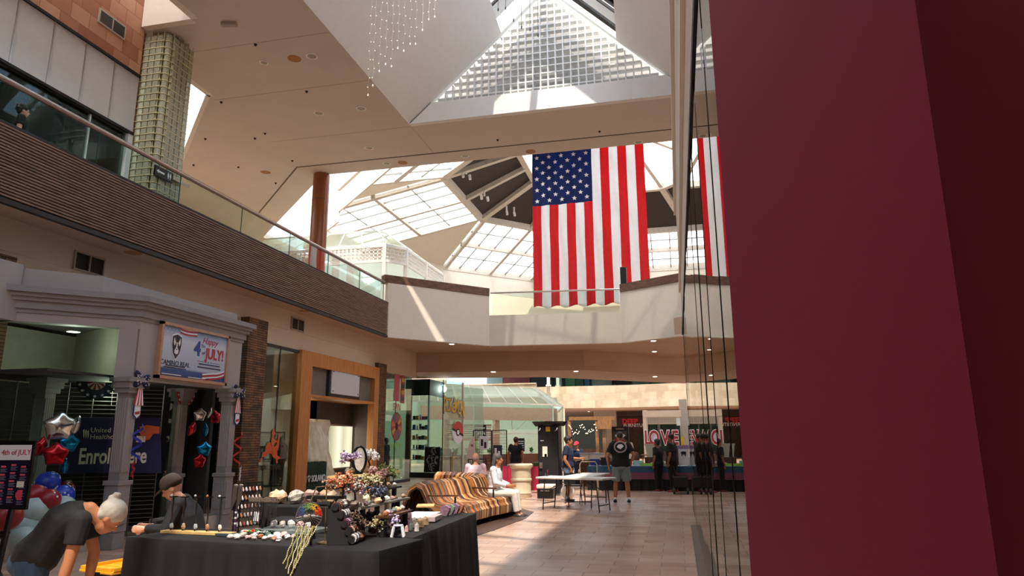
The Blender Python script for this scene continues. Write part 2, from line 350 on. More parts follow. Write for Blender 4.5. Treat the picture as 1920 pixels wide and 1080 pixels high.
# ---------------------------------------------------------------- near gable skylight
kL=2.66/2.89; T1=apl(917,-6,(-7.45,0,Z),(-kL,0,1)); kR=1.92/2.03; T2=apl(1150,-6,(.9,0,Z),(kR,0,1))
def onL(x,y): return (x,y,Z+(x+7.45)*kL)
def onR(x,y): return (x,y,Z+(.9-x)*kR)
def ext(p,q,y): t_=(y-p[1])/(q[1]-p[1]); return p[0]+(q[0]-p[0])*t_
GL=onL(-4.56,18.45); GR=onR(-1.13,18.45); RG=(-3.15,Z+4.0)
LX=T1.x; RXX=T2.x
b=MB(); b.slab([(-7.45,18.45,Z),GL,tuple(T1),onL(LX-.25,12),onL(LX-.25,-6),(-7.45,-6,Z)],-.12)
b.slab([(.9,18.45,Z),GR,tuple(T2),onR(RXX+.05,12),onR(RXX+.05,-6),(.9,-6,Z)],.12); struct('ceiling_slope',b,m_gable)
b=MB(); b.box((-7.45,18.42,Z-.003),(.9,18.6,Z+.62)); struct('wall_gable',b,m_gable); struct('wall_gable_back',MB().slab([(-7.9,19.25,Z+.5),(1.3,19.25,Z+.5),(RG[0],19.25,RG[1]+.6)],.06),M('aaa49c',.7,name='shaded gable backing'))  # backing colour darkened to carry the shade behind the lattice
b=MB()
def clipx(z):  # gable half widths at height z
    return -7.45+(z-Z)/kL+.12, .9-(z-Z)/kR-.12
z=Z+.62+.1; s_=.225
while z<RG[1]-.3:
    x0,x1=clipx(z)
    if x1-x0>.2: b.box((x0,18.46,z-.018),(x1,18.63,z+.018))
    z+=s_
x=-7.45+.7
while x<.9:
    zt=min(Z+(x+7.45)*kL-.15,Z+(.9-x)*kR-.15)
    if zt>Z+.66: b.box((x-.018,18.435,Z+.6),(x+.018,18.64,zt))
    x+=s_
struct('trim_13',b,m_wmetal)
b=MB(); b.bar((-7.45,18.5,Z+.06),(RG[0],18.5,RG[1]+.06),.16,.14); b.bar((.9,18.5,Z+.06),(RG[0],18.5,RG[1]+.06),.16,.14); b.box((-7.0,18.5,Z+.55),(.5,18.95,Z+.63))
# rafters and mullions above
for y in (17.6,15.2,12.8,10.4,8,5.6,3.2,.8,-1.6,-4):
    w=.5 if y==17.6 else .1
    b.bar((-5.9,y,Z+1.45*kL+.25),(RG[0],y,RG[1]+.2),.12 if y!=17.6 else .55,.12); b.bar((-.2,y,Z+1.1*kR+.2),(RG[0],y,RG[1]+.2),.12 if y!=17.6 else .55,.12)
b.bar((RG[0],-6,RG[1]+.2),(RG[0],18.6,RG[1]+.2),.2,.2)
struct('trim_14',b,m_wmetal)
b=MB()
for y in (17.28,15.05,12.65): 
    b.bar((-6.0,y,Z+1.4*kL+.22),(RG[0],y,RG[1]+.12),.07,.07); b.bar((-.2,y,Z+1.1*kR+.18),(RG[0],y,RG[1]+.12),.07,.07)
struct('trim_15',b,m_dark)
b=MB(); b.slab([(-6.5,-6,Z+.95*kL+.3),(-6.5,18.9,Z+.95*kL+.3),(RG[0],18.9,RG[1]+.3),(RG[0],-6,RG[1]+.3)],.015); b.slab([(.2,-6,Z+.7*kR+.28),(.2,18.9,Z+.7*kR+.28),(RG[0],18.9,RG[1]+.3),(RG[0],-6,RG[1]+.3)],.015)
struct('window_3',b,m_skyglass)
# ---------------------------------------------------------------- far octagonal skylight
OC=V((-2.1,33.4,0)); N8=[]
def octa(ap,z,i):  # vertex i (between side i-1 and side i); side 0 faces west
    r=ap/math.cos(PI/8); a=PI+PI/8-(i)*PI/4
    return V((OC.x+r*math.cos(a),OC.y+r*math.sin(a),z))
bays=[(.19,7.2),(.36,4.9),(.5,3.2),(.36,4.9),(.19,7.2),(.3,5),(.3,3.2),(.3,5)]
fr=MB(); pane=MB(); wed=MB(); drk=MB(); mul=MB(); bm_=MB(); outer=[]
for i,(k,L) in enumerate(bays):
    a,b_=octa(8.2,14,i),octa(8.2,14,i+1); n=((a+b_)/2-OC); n.z=0; n.normalize(); off=n*L-V((0,0,k*L))
    e=(b_-a).normalized(); upn=e.cross(n).normalized()
    if upn.z<0: upn=-upn
    outer+=[a+off,b_+off]
    fr.bar(a,b_,.3,.3); 
    for t_ in (0.03,.5,.97): p=a.lerp(b_,t_); fr.bar(p,p+off,.2,.28)
    for t_ in (.5,): fr.bar(a+off*t_,b_+off*t_,.2,.26)
    fr.bar(a+off,b_+off,.22,.4)
    for t_ in (.17,.335,.665,.83): p=a.lerp(b_,t_); mul.bar(p,p+off,.06,.08)
    for t_ in (.25,.75): mul.bar(a+off*t_,b_+off*t_,.05,.06)
    u_=V((0,0,.16)); pane.slab([a+u_,b_+u_,b_+off+u_,a+off+u_],.02)
    c,d=octa(4.8,15.5,i),octa(4.8,15.5,i+1)
    bm_.bar(a,c,.34,.34); bm_.bar(a.lerp(b_,.5),c.lerp(d,.5),.26,.3); bm_.bar(c,d,.3,.34)
    u_=V((0,0,.14)); drk.slab([a+u_,b_+u_,d+u_,c+u_],.05)
    top=V((OC.x,OC.y,17.2)); bm_.bar(c,top,.2,.24); pane.slab([c+u_,d+u_,top+u_],.02)
for i in range(8):
    v=octa(8.2,14,i); p=outer[(2*i-1)%16]; q=outer[(2*i)%16]; wed.slab([v+V((0,0,.1)),p+V((0,0,.1)),q+V((0,0,.1))],.05)
    for P,Q in ((p,q),(outer[2*i],outer[2*i+1])):
        zb=11.35 if min(P.y,Q.y)<24 else 10.9
        wed.slab([(P.x,P.y,zb),(Q.x,Q.y,zb),(Q.x,Q.y,Q.z+.2),(P.x,P.y,P.z+.2)],.08)
m_frm=M('cbc5ba',.6,name='skylight frame paint'); struct('trim_16',fr,m_frm); struct('trim_17',mul,M('8f8e88',.5,name='mullion grey')); struct('trim_18',bm_,m_frm)
struct('window_4',pane,m_frost); struct('ceiling_dark_panel',drk,m_roofdark); struct('wall_skylight_hips',wed,m_white)
# upper walls around the far court
b=MB(); b.box((-19,46,8.3),(12,46.3,13)); b.box((-19.2,12.5,5.9),(-19,46,11)); struct('wall_back_upper',b,m_plaster)
b=MB(); b.box((-19,45.8,9.6),(12,46.0,9.75)); b.box((-19,45.85,8.3),(12,46,8.5)); struct('trim_19',b,m_white)
# far limestone band, far ceiling, far shops
b=MB(); b.prism([(-20,60),(-4,60),(2,58.6),(6,56.5),(12,53),(12,56),(6,60),(-20,62)],4.25,6.12); struct('wall_back_band',b,m_lime)
struct('ceiling_far',MB().box((-20,60.6,4.2),(12,79,4.3)),m_sof)
struct('wall_back',MB().box((-20,78,0),(12,78.2,4.3)),M('8a8178',.8,name='far wall'))
struct('wall_back_storey',MB().box((-20,74,6.12),(12,74.2,12)).box((-20,60.5,6.0),(12,74,6.12)).box((-20,60,9.2),(12,74,9.4)),M('9aa09a',.8,name='far upper wall'))
struct('wall_near_blocker',MB().box((-22,-10,0),(14,-9.8,11.2)).box((-22.2,-10,0),(-22,46,11.2)),m_ceil)  # unseen walls added to keep out ambient light; the mall continues behind
struct('wall_court_left',MB().box((-20,31.5,0),(-19.8,60,4.4)).box((-24,60,0),(-20,60.2,12)).box((-22,46,0),(-21.8,62,12)),m_plaster)
struct('wall_court_right',MB().box((9.8,-10,0),(10,21.6,11)).box((11.8,21,0),(12,79,11)),m_plaster)  # unseen; the near length is added to cut light from the right
# ---------------------------------------------------------------- right side
GX=.26
struct('wall_right_upper',MB().box((GX,1.6,4.28),(.7,18.0,7.4)),m_plaster)
b=MB(); b.box((.2,1.6,7.36),(.7,18.05,7.5)); b.box((.215,1.6,5.28),(GX,18.03,5.42)); struct('trim_20',b,m_white)
b=MB(); b.box((GX-.025,1.6,4.18),(.7,18.02,4.28)); b.box((.5,17.95,0),(.56,18,4.2)); struct('trim_21',b,m_black)
rnd=random.Random(4); ys=[1.52,2.45,3.65,4.85,6.05,7.25,8.5,9.8,11.1,12.4,13.7,14.4,15.6,16.8,18.0]
for i,(y0,y1) in enumerate(zip(ys,ys[1:])):
    dx=rnd.uniform(-.0035,.0035); p=[(GX+dx,y0+.006,.02),(GX-dx,y1-.006,.02),(GX-dx,y1-.006,4.18),(GX+dx,y0+.006,4.18)]
    struct('window_%d'%(i+5),MB().slab(p,-.012),m_mirror)
b=MB()
for y in ys[1:]: b.box((GX-.003,y-.004,.02),(GX+.02,y+.004,4.18))
struct('trim_22',b,m_black)
struct('trim_23',MB().box((.14,2,0),(GX+.03,14.4,.012)),M('5d554c',.35,name='dark stone threshold'))
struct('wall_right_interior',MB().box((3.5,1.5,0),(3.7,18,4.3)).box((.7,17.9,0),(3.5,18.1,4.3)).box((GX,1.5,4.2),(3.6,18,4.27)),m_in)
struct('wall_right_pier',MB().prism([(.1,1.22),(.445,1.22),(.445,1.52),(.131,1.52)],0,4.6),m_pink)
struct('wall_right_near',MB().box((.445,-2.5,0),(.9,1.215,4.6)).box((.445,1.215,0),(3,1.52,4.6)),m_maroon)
# ---------------------------------------------------------------- ceiling fittings
m_lamp=M('fff4dc',.4,var=0,name='lamp glow',emit=14); m_stain=M('a97a4c',.9,var=.1,scale=9,name='water stain')
def downlight(p,z,label,group,lit=False,r=.11,stain=False):
    t=thing('ceiling_light',label,'ceiling light',(p[0],p[1],z),group)
    MB().lathe((p[0],p[1],z),[(r,-.012),(r,0),(r*.75,0),(r*.75,-.012)],24,False).build('trim_ring',m_wmetal,t)
    MB().cyl((p[0],p[1]),r*.74,z-.006,z-.002).build('lens',m_lamp if lit else M('a89a8a',.5,name='unlit lens'),t)
    return t
for px,py,w in [(585,105,'large round recessed light nearest the hanging string lights'),(677,203,'round recessed light between the gable skylight corner and the string lights'),(725,306,'recessed light at the ceiling edge by the brown column'),(872,292,'recessed light at the ceiling edge above the dark roof panels'),(1197,266,'recessed light at the ceiling edge above the flag stripes'),(495,117,'small pale recessed light beside the water stain'),(598,212,'small pale recessed light midway to the brown column'),(692,277,'small pale recessed light just before the ceiling joint')]:
    p=az(px,py,Z); downlight(p,Z,w,'unlit recessed lights in the high ceiling',r=.15 if px!=495 else .11)
for px,py,z,w in [(847,645,5.28,'lit recessed light under the bridge nearest the slatted balcony'),(1225,639,5.28,'lit recessed light under the bridge nearest its front edge'),(1227,659,5.28,'lit recessed light under the bridge just before the dark bulkhead'),(925,697,4.45,'lit recessed light in the low ceiling above the game shop glass'),(1080,696,4.45,'lit recessed light in the low ceiling above the tall black locker'),(1228,706,4.45,'lit recessed light in the low ceiling above the love letters')]:
    p=az(px,py,z); downlight(p,z,w,'lit recessed lights under the bridge',True,.13)
    ld=bpy.data.lights.new('downlight_lamp','SPOT'); ld.energy=22; ld.spot_size=R(120); ld.spot_blend=.6; ld.shadow_soft_size=.1; ld.color=(1,.9,.75)
    lo=bpy.data.objects.new('downlight_lamp',ld); COL.objects.link(lo); lo.location=(p.x,p.y,z-.05)
for i in range(5):
    for y,z in ((66,4.2),):
        p=(-8+i*2.6,y+i%2*3); t=downlight(p,4.2,'small lit light in the far ceiling, '+['nearest the greenhouse','second from the greenhouse','middle one of five','fourth from the greenhouse','nearest the love letters'][i],'small lights in the far low ceiling',True,.14)
for px,py,z in [(552,110,Z),(995,284,Z),(755,305,Z),(498,323,Z),(250,474,5.28),(572,583,5.28)]:
    p=az(px,py,z); w={552:'round brown water stain beside the large ceiling light',995:'brown water stain above the flag canton',755:'brown water stain at the ceiling edge by the column',498:'brown water stain near the ceiling joint corner',250:'long brown stain on the soffit above the white storefront',572:'brown stain on the soffit beyond the wall vent'}[px]
    tag(MB().lathe((p.x,p.y,z-.003),[(.17,0),(.17,.002),(.02,.002)]).build('water_stain',m_stain),w,'stain')
for px,py in [(479,83),(478,259),(447,313),(415,191),(517,343),(385,260),(575,171),(548,301),(497,250),(363,309),(933,262),(1124,246)]:
    p=az(px,py,Z); b=MB().cyl((p.x,p.y),.024,Z-.045,Z,8).cyl((p.x,p.y),.042,Z-.012,Z,10)
    tag(b.build('sprinkler_head',m_dark),'small dark sprinkler head '+{479:'nearest the ceiling sensor',478:'beside the small round light near the glass block pier',447:'above the far end of the skylight slit',415:'right of the skylight slit top',517:'nearest the brown column',385:'just right of the glass block pier middle',575:'midway between string lights and the pier',548:'just before the ceiling joint corner',497:'between the pier and the string lights, lower one',363:'lowest one beside the pier and railing',933:'above the flag canton before the joint',1124:'above the flag stripes before the joint'}[px],'sprinkler','sprinklers in the high ceiling')
p=az(430,43,Z); tag(MB().cbox((p.x,p.y,Z-.04),(.35,.12,.08),.2).build('ceiling_sensor',m_tan,bevel=.01),'small boxy sensor on the high ceiling above the balcony','sensor')
# ================================================================ left shop fronts
m_mill=M('8d888a',.55,var=.03,name='pavilion millwork'); m_pav=M('a39c98',.65,var=.03,name='pavilion plaster')
m_navy=M('141a4a',.6,name='navy banner'); m_cream=M('ece6d2',.6,var=.02,name='cream print'); m_redp=M('b3202c',.5,name='red print'); m_whitep=M('e8e8ea',.5,var=.02,name='white print'); m_blue=M('1d3f8a',.5,name='blue print')
m_marble=M('b9ada2',.3,var=.2,scale=5,name='marble kerb')
FX=-8.5
pv=thing('storefront_pavilion','white angled shop pavilion with fluted columns and moulded cornice','storefront',(-9.5,10,0))
# plan: diagonal face P0-P1, long face P1-P2 at x=-8.5
P0=(-10.69,7.5); P1=(FX,9.62); P2=(FX,12.5); P3=(-10.69,12.5)
poly=[(-10.69,7.75),(FX-.1,9.72),(FX-.1,12.42),(-10.69,12.42)]
b=MB().prism([(-10.69,7.62),(-9.0,9.31),(-9.0,12.95),(-10.69,12.95)],3.9,4.26); b.build('parapet',m_pav,pv)
def off_poly(d): return [(-10.69,7.6-1.41*d),(FX+d,9.66-.41*d),(FX+d,12.46+d),(-10.69,12.46+d)]
b=MB()
for d,z0,z1 in ((.18,3.86,3.95),(.13,3.8,3.86),(.09,3.74,3.8),(.05,3.62,3.74),(.02,3.56,3.62)): b.prism(off_poly(d),z0,z1)
b.build('cornice',m_mill,pv)
b=MB(); b.box((FX-.3,9.66,2.62),(FX,12.46,3.6)); n45=V((-.7,.7,0))
b.extr([(FX-.02,9.64,2.62),(FX-.02,9.64,3.6),(-8.72,9.46,3.6),(-8.72,9.46,2.62)],(-.15,.15,0)); b.extr([(FX,9.66,3.42),(FX,9.66,3.6),(-10.69,7.6,3.6),(-10.69,7.6,3.42)],(-.15,.15,0))
b.build('fascia',m_pav,pv); MB().box((-10.69,6.5,3.42),(-9.72,8.5,4.3)).build('return_wall',m_pav,pv); MB().box((-10.69,8.25,0),(-10.2,8.5,3.42)).build('return_pier',m_pav,pv)
def column(x,y,half=.14,nm='column'):
    c=MB().box((x-half,y-half,1.02),(x+half,y+half,2.45)).box((x-half-.04,y-half-.04,2.38),(x+half+.04,y+half+.04,2.46)).box((x-half-.07,y-half-.07,2.46),(x+half+.07,y+half+.07,2.56)).box((x-half-.1,y-half-.1,2.56),(x+half+.1,y+half+.1,2.63))
    o=c.build(nm,m_mill,pv)
    f=MB()
    for k in range(5): yy=y-half*.72+k*half*.36; f.box((x+half-.001,yy-.014,1.15),(x+half+.012,yy+.014,2.3)); f.box((x-half*.72+k*half*.36-.014,y-half-.012,1.15),(x-half*.72+k*half*.36+.014,y-half+.001,2.3))
    f.build('fluting',m_pav,o)
    p=MB().box((x-half-.03,y-half-.03,0.25),(x+half+.03,y+half+.03,.95)).box((x-half-.05,y-half-.05,.95),(x+half+.05,y+half+.05,1.02)).box((x-half-.02,y-half-.02,0),(x+half+.02,y+half+.02,.25))
    p.box((x+half+.03,y-half+.01,.36),(x+half+.045,y+half-.01,.86)); p.box((x-half+.01,y-half-.045,.36),(x+half-.01,y-half-.03,.86))
    p.build('pedestal',m_mill,o,bevel=.01)
column(FX-.12,9.68,.1); column(FX-.12,12.36,.1); column(FX-.9,11.95,.09); column(-9.86,9.33,.1)
# glazing and kerb on the diagonal, deep doorway with roller grille
b=MB(); b.extr([(-8.72,9.47,.25),(-8.72,9.47,3.42),(-10.6,7.7,3.42),(-10.6,7.7,.25)],(-.012,.012,0)); b.build('glass_pane',m_shopglass,pv)
b=MB(); b.extr([(-8.7,9.47,0),(-8.7,9.47,.25),(-10.69,7.6,.25),(-10.69,7.6,0)],(-.15,.15,0)); b.build('kerb',m_marble,pv); MB().box((-9.4,11.4,0),(-8.6,12.4,.25)).build('kerb',m_marble,pv)
b=MB(); b.box((-9.41,11.66,.25),(-9.4,12.3,2.6)); b.build('side_glass',m_shopglass,pv)
b=MB()
for k in range(36): z=.06+k*.07; b.bar((-8.95,10.9,z),(-11.0,8.85,z),.01,.012)
for k in range(9): t_=k/8; b.box((-8.95-2.05*t_,10.9-2.05*t_,.04),(-8.936-2.05*t_,10.914-2.05*t_,2.6))
b.build('roller_grille',M('5a5a58',.5,.3,name='grille wire'),pv)
b=MB(); b.box((-11.0,9.2,0),(-10.9,12.4,2.62)); b.box((-10.9,12.35,0),(-9.0,12.44,2.62)); b.box((-10.69,8.3,2.62),(-8.8,12.4,2.66)); b.build('lobby_wall',m_in,pv)
b=MB(); b.extr([(-10.69,7.7,2.6),(-10.69,7.7,3.5),(-10.69,10.6,3.5),(-10.69,10.6,2.6)],(-.05,0,0)); b.slab([(-10.69,10.6,3.55),(-8.8,9.7,3.55),(-8.8,9.7,2.65),(-10.69,10.6,2.65)],.05); b.build('inner_bulkhead',M('9a9684',.7,name='beige plaster'),pv)
# sign board
sg=thing('sign_board','framed holiday greeting board with dog shield emblem on the pavilion fascia','sign',(FX+.05,11,2.6))
SX=FX+.06; y0,y1,z0,z1=10.06,11.93,2.66,3.62
b=MB(); fwid=.05
b.box((FX+.0,y0,z0),(SX+.03,y1,z0+fwid)).box((FX,y0,z1-fwid),(SX+.03,y1,z1)).box((FX,y0,z0),(SX+.03,y0+fwid,z1)).box((FX,y1-fwid,z0),(SX+.03,y1,z1)); b.build('frame',M('b5886c',.4,name='copper frame'),sg)
t=NT('greeting board print'); tc=t.n('TexCoord'); sp=t.n('SeparateXYZ'); t.l(tc.outputs['Generated'],sp.inputs[0])
t.bsdf(.4,0,.5,t.ramp(sp.outputs['Z'],[(0,hexc('1b3a74')),(.16,hexc('2a4a86')),(.2,hexc('a8b6cc')),(.75,hexc('c3cbd8')),(1,hexc('4a74a8'))]))
MB().box((FX+.005,y0+.03,z0+.03),(SX,y1-.03,z1-.03)).build('print_panel',t.m,sg)
Ry=(0,1,0); UZ=(0,0,1); sx=SX+.004
def P(u,v): return V((sx,y0+(y1-y0)*u,z0+(z1-z0)*v))
sh=[(-.11,.17),(0,.21),(.11,.17),(.115,.02),(.08,-.12),(0,-.22),(-.08,-.12),(-.115,.02)]
def flat(nm,pts,c,mat,par,dx=0,th=.004): 
    return MB().extr([(c.x+dx,c.y+a,c.z+b_) for a,b_ in pts],(th,0,0)).build(nm,mat,par)
c=P(.22,.60); flat('shield_rim',[(a*1.14,b_*1.12) for a,b_ in sh],c,m_whitep,sg); flat('shield_emblem',sh,c,M('15202e',.5,name='emblem dark'),sg,.004)
for s_ in (-1,1):
    flat('emblem_ear',[(s_*.03,.06),(s_*.075,.15),(s_*.085,.06),(s_*.06,.01)],c,m_cream,sg,.008)
flat('emblem_muzzle',[(-.05,-.07),(-.045,-.12),(0,-.14),(.045,-.12),(.05,-.07),(.015,-.02),(.01,.07),(-.01,.07),(-.015,-.02)],c,m_whitep,sg,.008); flat('emblem_nose',[(-.014,-.05),(0,-.07),(.014,-.05),(0,-.04)],c,m_black,sg,.012)
text('lettering','CAMINO REAL',M('1a2230',.5,name='dark print'),P(.23,.29),Ry,UZ,.115,sg,.004)
text('lettering','Happy',m_redp,P(.70,.80),Ry,UZ,.17,sg,.004,shear=.35); text('lettering','4',m_blue,P(.52,.62),Ry,UZ,.36,sg,.004,bold=.012); text('lettering','TH',m_blue,P(.6,.69),Ry,UZ,.09,sg,.004); text('lettering','of',m_blue,P(.61,.57),Ry,UZ,.1,sg,.004,shear=.3)
text('lettering','JULY!',m_redp,P(.79,.56),Ry,UZ,.27,sg,.004,sx=.85,bold=.008)
b=MB()
for u in (.66,.70,.74): b.extr(star_poly(P(u,.40)+V((0,0,0)),.018,Ry,UZ),(.004,0,0))
for v_,u0,u1 in ((.40,.53,.64),(.40,.76,.88)): p=P(u0,v_); q=P(u1,v_); b.box((p.x,p.y,p.z),(p.x+.003,q.y,p.z+.006))
b.build('divider_stars',m_blue,sg)
for v_,u0,u1 in ((.345,.56,.88),(.285,.54,.90)): p=P(u0,v_); q=P(u1,v_); MB().box((p.x,p.y,p.z),(p.x+.003,q.y,p.z+.018)).build('small_print_line',m_navy,sg)
def ribbon(pts,w,mat,par,nm,x):
    b=MB(); n=len(pts)
    for (a0,b0),(a1,b1) in zip(pts,pts[1:]): b.extr([(x,a0,b0),(x,a1,b1),(x,a1,b1+w),(x,a0,b0+w)],(.003,0,0))
    b.build(nm,mat,par)
for k in range(4):
    pts=[(P(u,0).y,P(0,.06+.035*k+.12*max(0,(u-.8)/.2)**2+.03*math.sin(u*9)).z) for u in [.62+.34*i/12 for i in range(13)]]
    ribbon(pts,.026,(m_redp,m_whitep)[k%2],sg,'flag_stripe',sx)
    pts=[(P(u,0).y,P(0,.86+.03*k-.1*(u-.3)+.02*math.sin(u*14)).z) for u in [.26+.24*i/8 for i in range(9)]]
    ribbon(pts,.022,(m_redp,m_whitep)[k%2],sg,'flag_stripe',sx)
b=MB(); rnd=random.Random(2)
for i in range(14): b.extr(star_poly(P(.04+.05*(i%5)+.02*(i//5%2),.95-.055*(i//5)),.013,Ry,UZ),(.003,0,0))
b.build('printed_stars',m_whitep,sg)
for u0,u1,v_ in ((.06,.32,.08),(.42,.72,.07),(.08,.38,.2),(.1,.36,.235)): p=P(u0,v_); q=P(u1,v_); MB().box((p.x,p.y,p.z),(p.x+.003,q.y,p.z+.014)).build('small_print_line',m_whitep if v_<.1 else m_navy,sg)
# navy enrolment banner behind the columns
bn=thing('banner','navy enrolment banner with orange hand emblem behind the roller grille','banner',(-9.7,10.4,1.0))
r45=V((1,1,0)).normalized(); nb_=V((1,-1,0)).normalized(); d45=-r45
def D(px,py,o=0): return apl(px,py,V((-9.86,9.86,0))+nb_*(.06+o),nb_)
q=[D(128,783),D(300,783),D(303,887),D(122,887)]; MB().extr(q,-nb_*.01).build('banner_sheet',m_navy,bn)
def flatD(nm,pts,mat): MB().extr([D(x,y,.006) for x,y in pts],nb_*.005).build(nm,mat,bn)
e0=D(147,866); e1=D(282,864); w_=(e1-e0).length
tx=text('lettering','Enroll Here',m_cream,D(147,857,.006),r45,UZ,.36,bn,.006,align='LEFT',sx=w_/1.80,bold=.008)
text('lettering','United\nHealthcare',m_cream,D(169,813,.006),r45,UZ,.11,bn,.006,align='LEFT')
for k in range(3): x=157+4*k; flatD('leaf_emblem',[(x-1.4,807+k),(x+1.6,804+k),(x+1.2,818),(x-.2,822)],m_cream)
flatD('hand_emblem',[(262,800),(275,797),(299,800),(299,813),(288,813),(280,824),(272,826),(266,820),(262,812)],M('d8632c',.5,name='orange print'))
flatD('card_emblem',[(256,817),(273,818),(272,829),(255,829)],m_cream); flatD('finger_emblem',[(257,806),(276,807),(276,812),(257,811)],m_cream)
# flag bows with tassels on both columns, plaques, streamers
m_starblue=M('10173c',.6,name='bow navy')
def bow(x,y,z,wh):
    t=thing('ribbon_bow','navy starred bow with striped tails on the pavilion column '+wh,'decoration',(x,y,z-.35),'starred bows on the pavilion columns')
    b=MB()
    for s_,a in ((-1,.9),(1,.5),(-1,-.5),(1,-.6)): b.ell((x+.05,y+s_*.095,z+.09*a+.03),(.04,.10,.06),8,6,Matrix.Rotation(s_*a,3,'X'))
    b.ell((x+.04,y,z),.03); lp=b.build('bow_loops',m_starblue,t,True)
    b=MB(); rn=random.Random(5)
    for k in range(22): b.ell((x+.092,y+rn.choice((-1,1))*rn.uniform(.04,.15),z+.03+rn.uniform(-.07,.1)),.009,5,4)
    b.build('star_dots',m_whitep,lp)
    b=MB()
    for k in range(6):
        b.cur=k%2; a0=-.03+.012*k; a1=-.11+.035*k
        b.extr([(x+.03,y+a0,z-.03),(x+.03,y+a0+.012,z-.03),(x+.035,y+a1+.035,z-.36),(x+.035,y+a1,z-.36)],(.006,0,0))
    b.build('striped_tails',[m_redp,m_whitep],t)
    return t
bow(FX+.0,9.76,2.55,'nearest the front corner'); bow(FX+.0,12.42,2.52,'beside the stone pier')
for y,z,w in ((9.76,2.1,'small pennant plaque hanging under the bow at the front corner'),(12.45,2.05,'small pennant plaque hanging under the bow by the stone pier')):
    t=thing('pennant_plaque',w,'plaque',(FX+.02,y,z-.12))
    pts=[(-.075,.11),(.075,.11),(.075,-.07),(0,-.13),(-.075,-.07)]
    flat('plaque_board',pts,V((FX+.01,y,z)),m_blue,t,0,.012); flat('plaque_face',[(a*.85,b_*.85) for a,b_ in pts],V((FX+.022,y,z)),m_whitep,t,.0,.004)
    flat('plaque_flag',[(-.05,-.02),(.05,0),(.05,-.05),(-.05,-.06)],V((FX+.026,y,z)),m_redp,t,0,.003)
def streamer(x,y,z0,z1,mat,w,r=.06,turns=2.2,ph=0):
    b=MB(); n=60; pr=None
    for i in range(n+1):
        t_=i/n; a=ph+2*PI*turns*t_; p=V((x+.08+r*math.cos(a),y+r*1.3*math.sin(a),z0+(z1-z0)*t_)); 
        if pr: b.slab([pr,p,p+V((0,0,.045)),pr+V((0,0,.045))],.003)
        pr=p
    return tag(b.build('spiral_streamer',mat),w,'streamer')
streamer(FX,9.76,1.85,1.3,M('2236a8',.4,name='blue foil'),'blue spiral streamer hanging at the front corner column'); streamer(FX,9.74,1.3,1.05,m_redp,'short red and pink curl below the blue spiral streamer',.02,2)
streamer(FX,12.45,1.75,1.12,M('c8281e',.4,name='red foil'),'red spiral streamer hanging at the column by the stone pier'); streamer(FX,12.6,1.1,.85,m_whitep,'thin white curl hanging below the red spiral streamer',.012,3)
# bunting fans
def fan(c,right,n,w,cols,dots=True):
    t=thing('bunting_fan',w,'bunting',c); c=V(c); right=V(right).normalized(); nn=V((right.y,-right.x,0))*.004
    for j,(r0,r1) in enumerate(((0,.13),(.13,.19),(.19,.27))):
        b=MB()
        for k in range(10):
            a0=PI+PI*k/10; a1=PI+PI*(k+1)/10; b.cur=k%2 if j==0 else 0
            q=[c+right*(r*math.cos(a))+V((0,0,r*math.sin(a))) for r,a in ((r0+.001,a0),(r1,a0),(r1,a1),(r0+.001,a1))]
            b.extr(q,nn*(1+j*.2)+nn*.5)
        b.build('pleat_band',[cols[j],m_whitep] if j==0 else cols[j],t)
    b=MB()
    for k in range(7):
        a=PI+PI*(k+.5)/7; b.extr(star_poly(c+right*(.23*math.cos(a))+V((0,0,.23*math.sin(a)))+nn*3,.03,right,UZ),nn*.6)
    b.build('fan_stars',m_whitep,t)
fan(apl(181,716,(-9.2,9.2,0),(1,-1,0)),r45,0,'starred bunting fan above the large enrol lettering',(m_redp,m_starblue,m_starblue))
fan((-9.33,11.98,2.55),(0,1,0),0,'red white and blue bunting fan above the further balloon bunch',(m_redp,m_starblue,m_redp))
# menu sign on a stand at the frame edge
ms=thing('poster_stand','dark program poster on a black pole stand in front of the pavilion','sign stand',(-7.9,7.2,0))
q=V((-7.9,7.2,0)); rr=V((math.cos(YAW-.2),math.sin(YAW-.2),0)); nb=V((-rr.y,rr.x,0))
def Q(u,z,o=0): return q+rr*u+V((0,0,z))-nb*o
b=MB(); b.extr([Q(-.42,.86),Q(.2,.86),Q(.2,1.6),Q(-.42,1.6)],nb*.03); b.build('poster_board',M('14122c',.4,name='poster navy'),ms)
b=MB(); b.extr([Q(-.41,1.4,.001),Q(.19,1.4,.001),Q(.19,1.58,.001),Q(-.41,1.58,.001)],-nb*.004); b.build('poster_header',m_whitep,ms)
text('lettering','4th of JULY',m_redp,Q(-.02,1.49,.008),rr,UZ,.09,ms,.003)
b=MB(); b2=MB(); b3=MB()
for c_ in range(4):
    for r_ in range(5):
        u=-.36+c_*.145; z=1.33-r_*.095-(c_%2)*.02; MB().extr([Q(u,z,.002),Q(u+.07,z,.002),Q(u+.07,z+.022,.002),Q(u,z+.022,.002)],-nb*.003).build('heading_bar',M('d6566a',.5,name='coral print'),ms)
        for k in range(3): b2.extr([Q(u,z-.02-.016*k,.002),Q(u+.09-.02*(k%2),z-.02-.016*k,.002),Q(u+.09-.02*(k%2),z-.014-.016*k,.002),Q(u,z-.014-.016*k,.002)],-nb*.002)
b3.extr([Q(-.4,.92,.003),Q(-.24,.92,.003),Q(-.24,1.03,.003),Q(-.4,1.03,.003)],-nb*.004); b3.extr([Q(.05,1.08,.003),Q(.15,1.08,.003),Q(.15,1.15,.003),Q(.05,1.15,.003)],-nb*.004)
b2.build('text_lines',M('8d8aa0',.5,name='grey print'),ms); b3.build('note_labels',m_cream,ms)
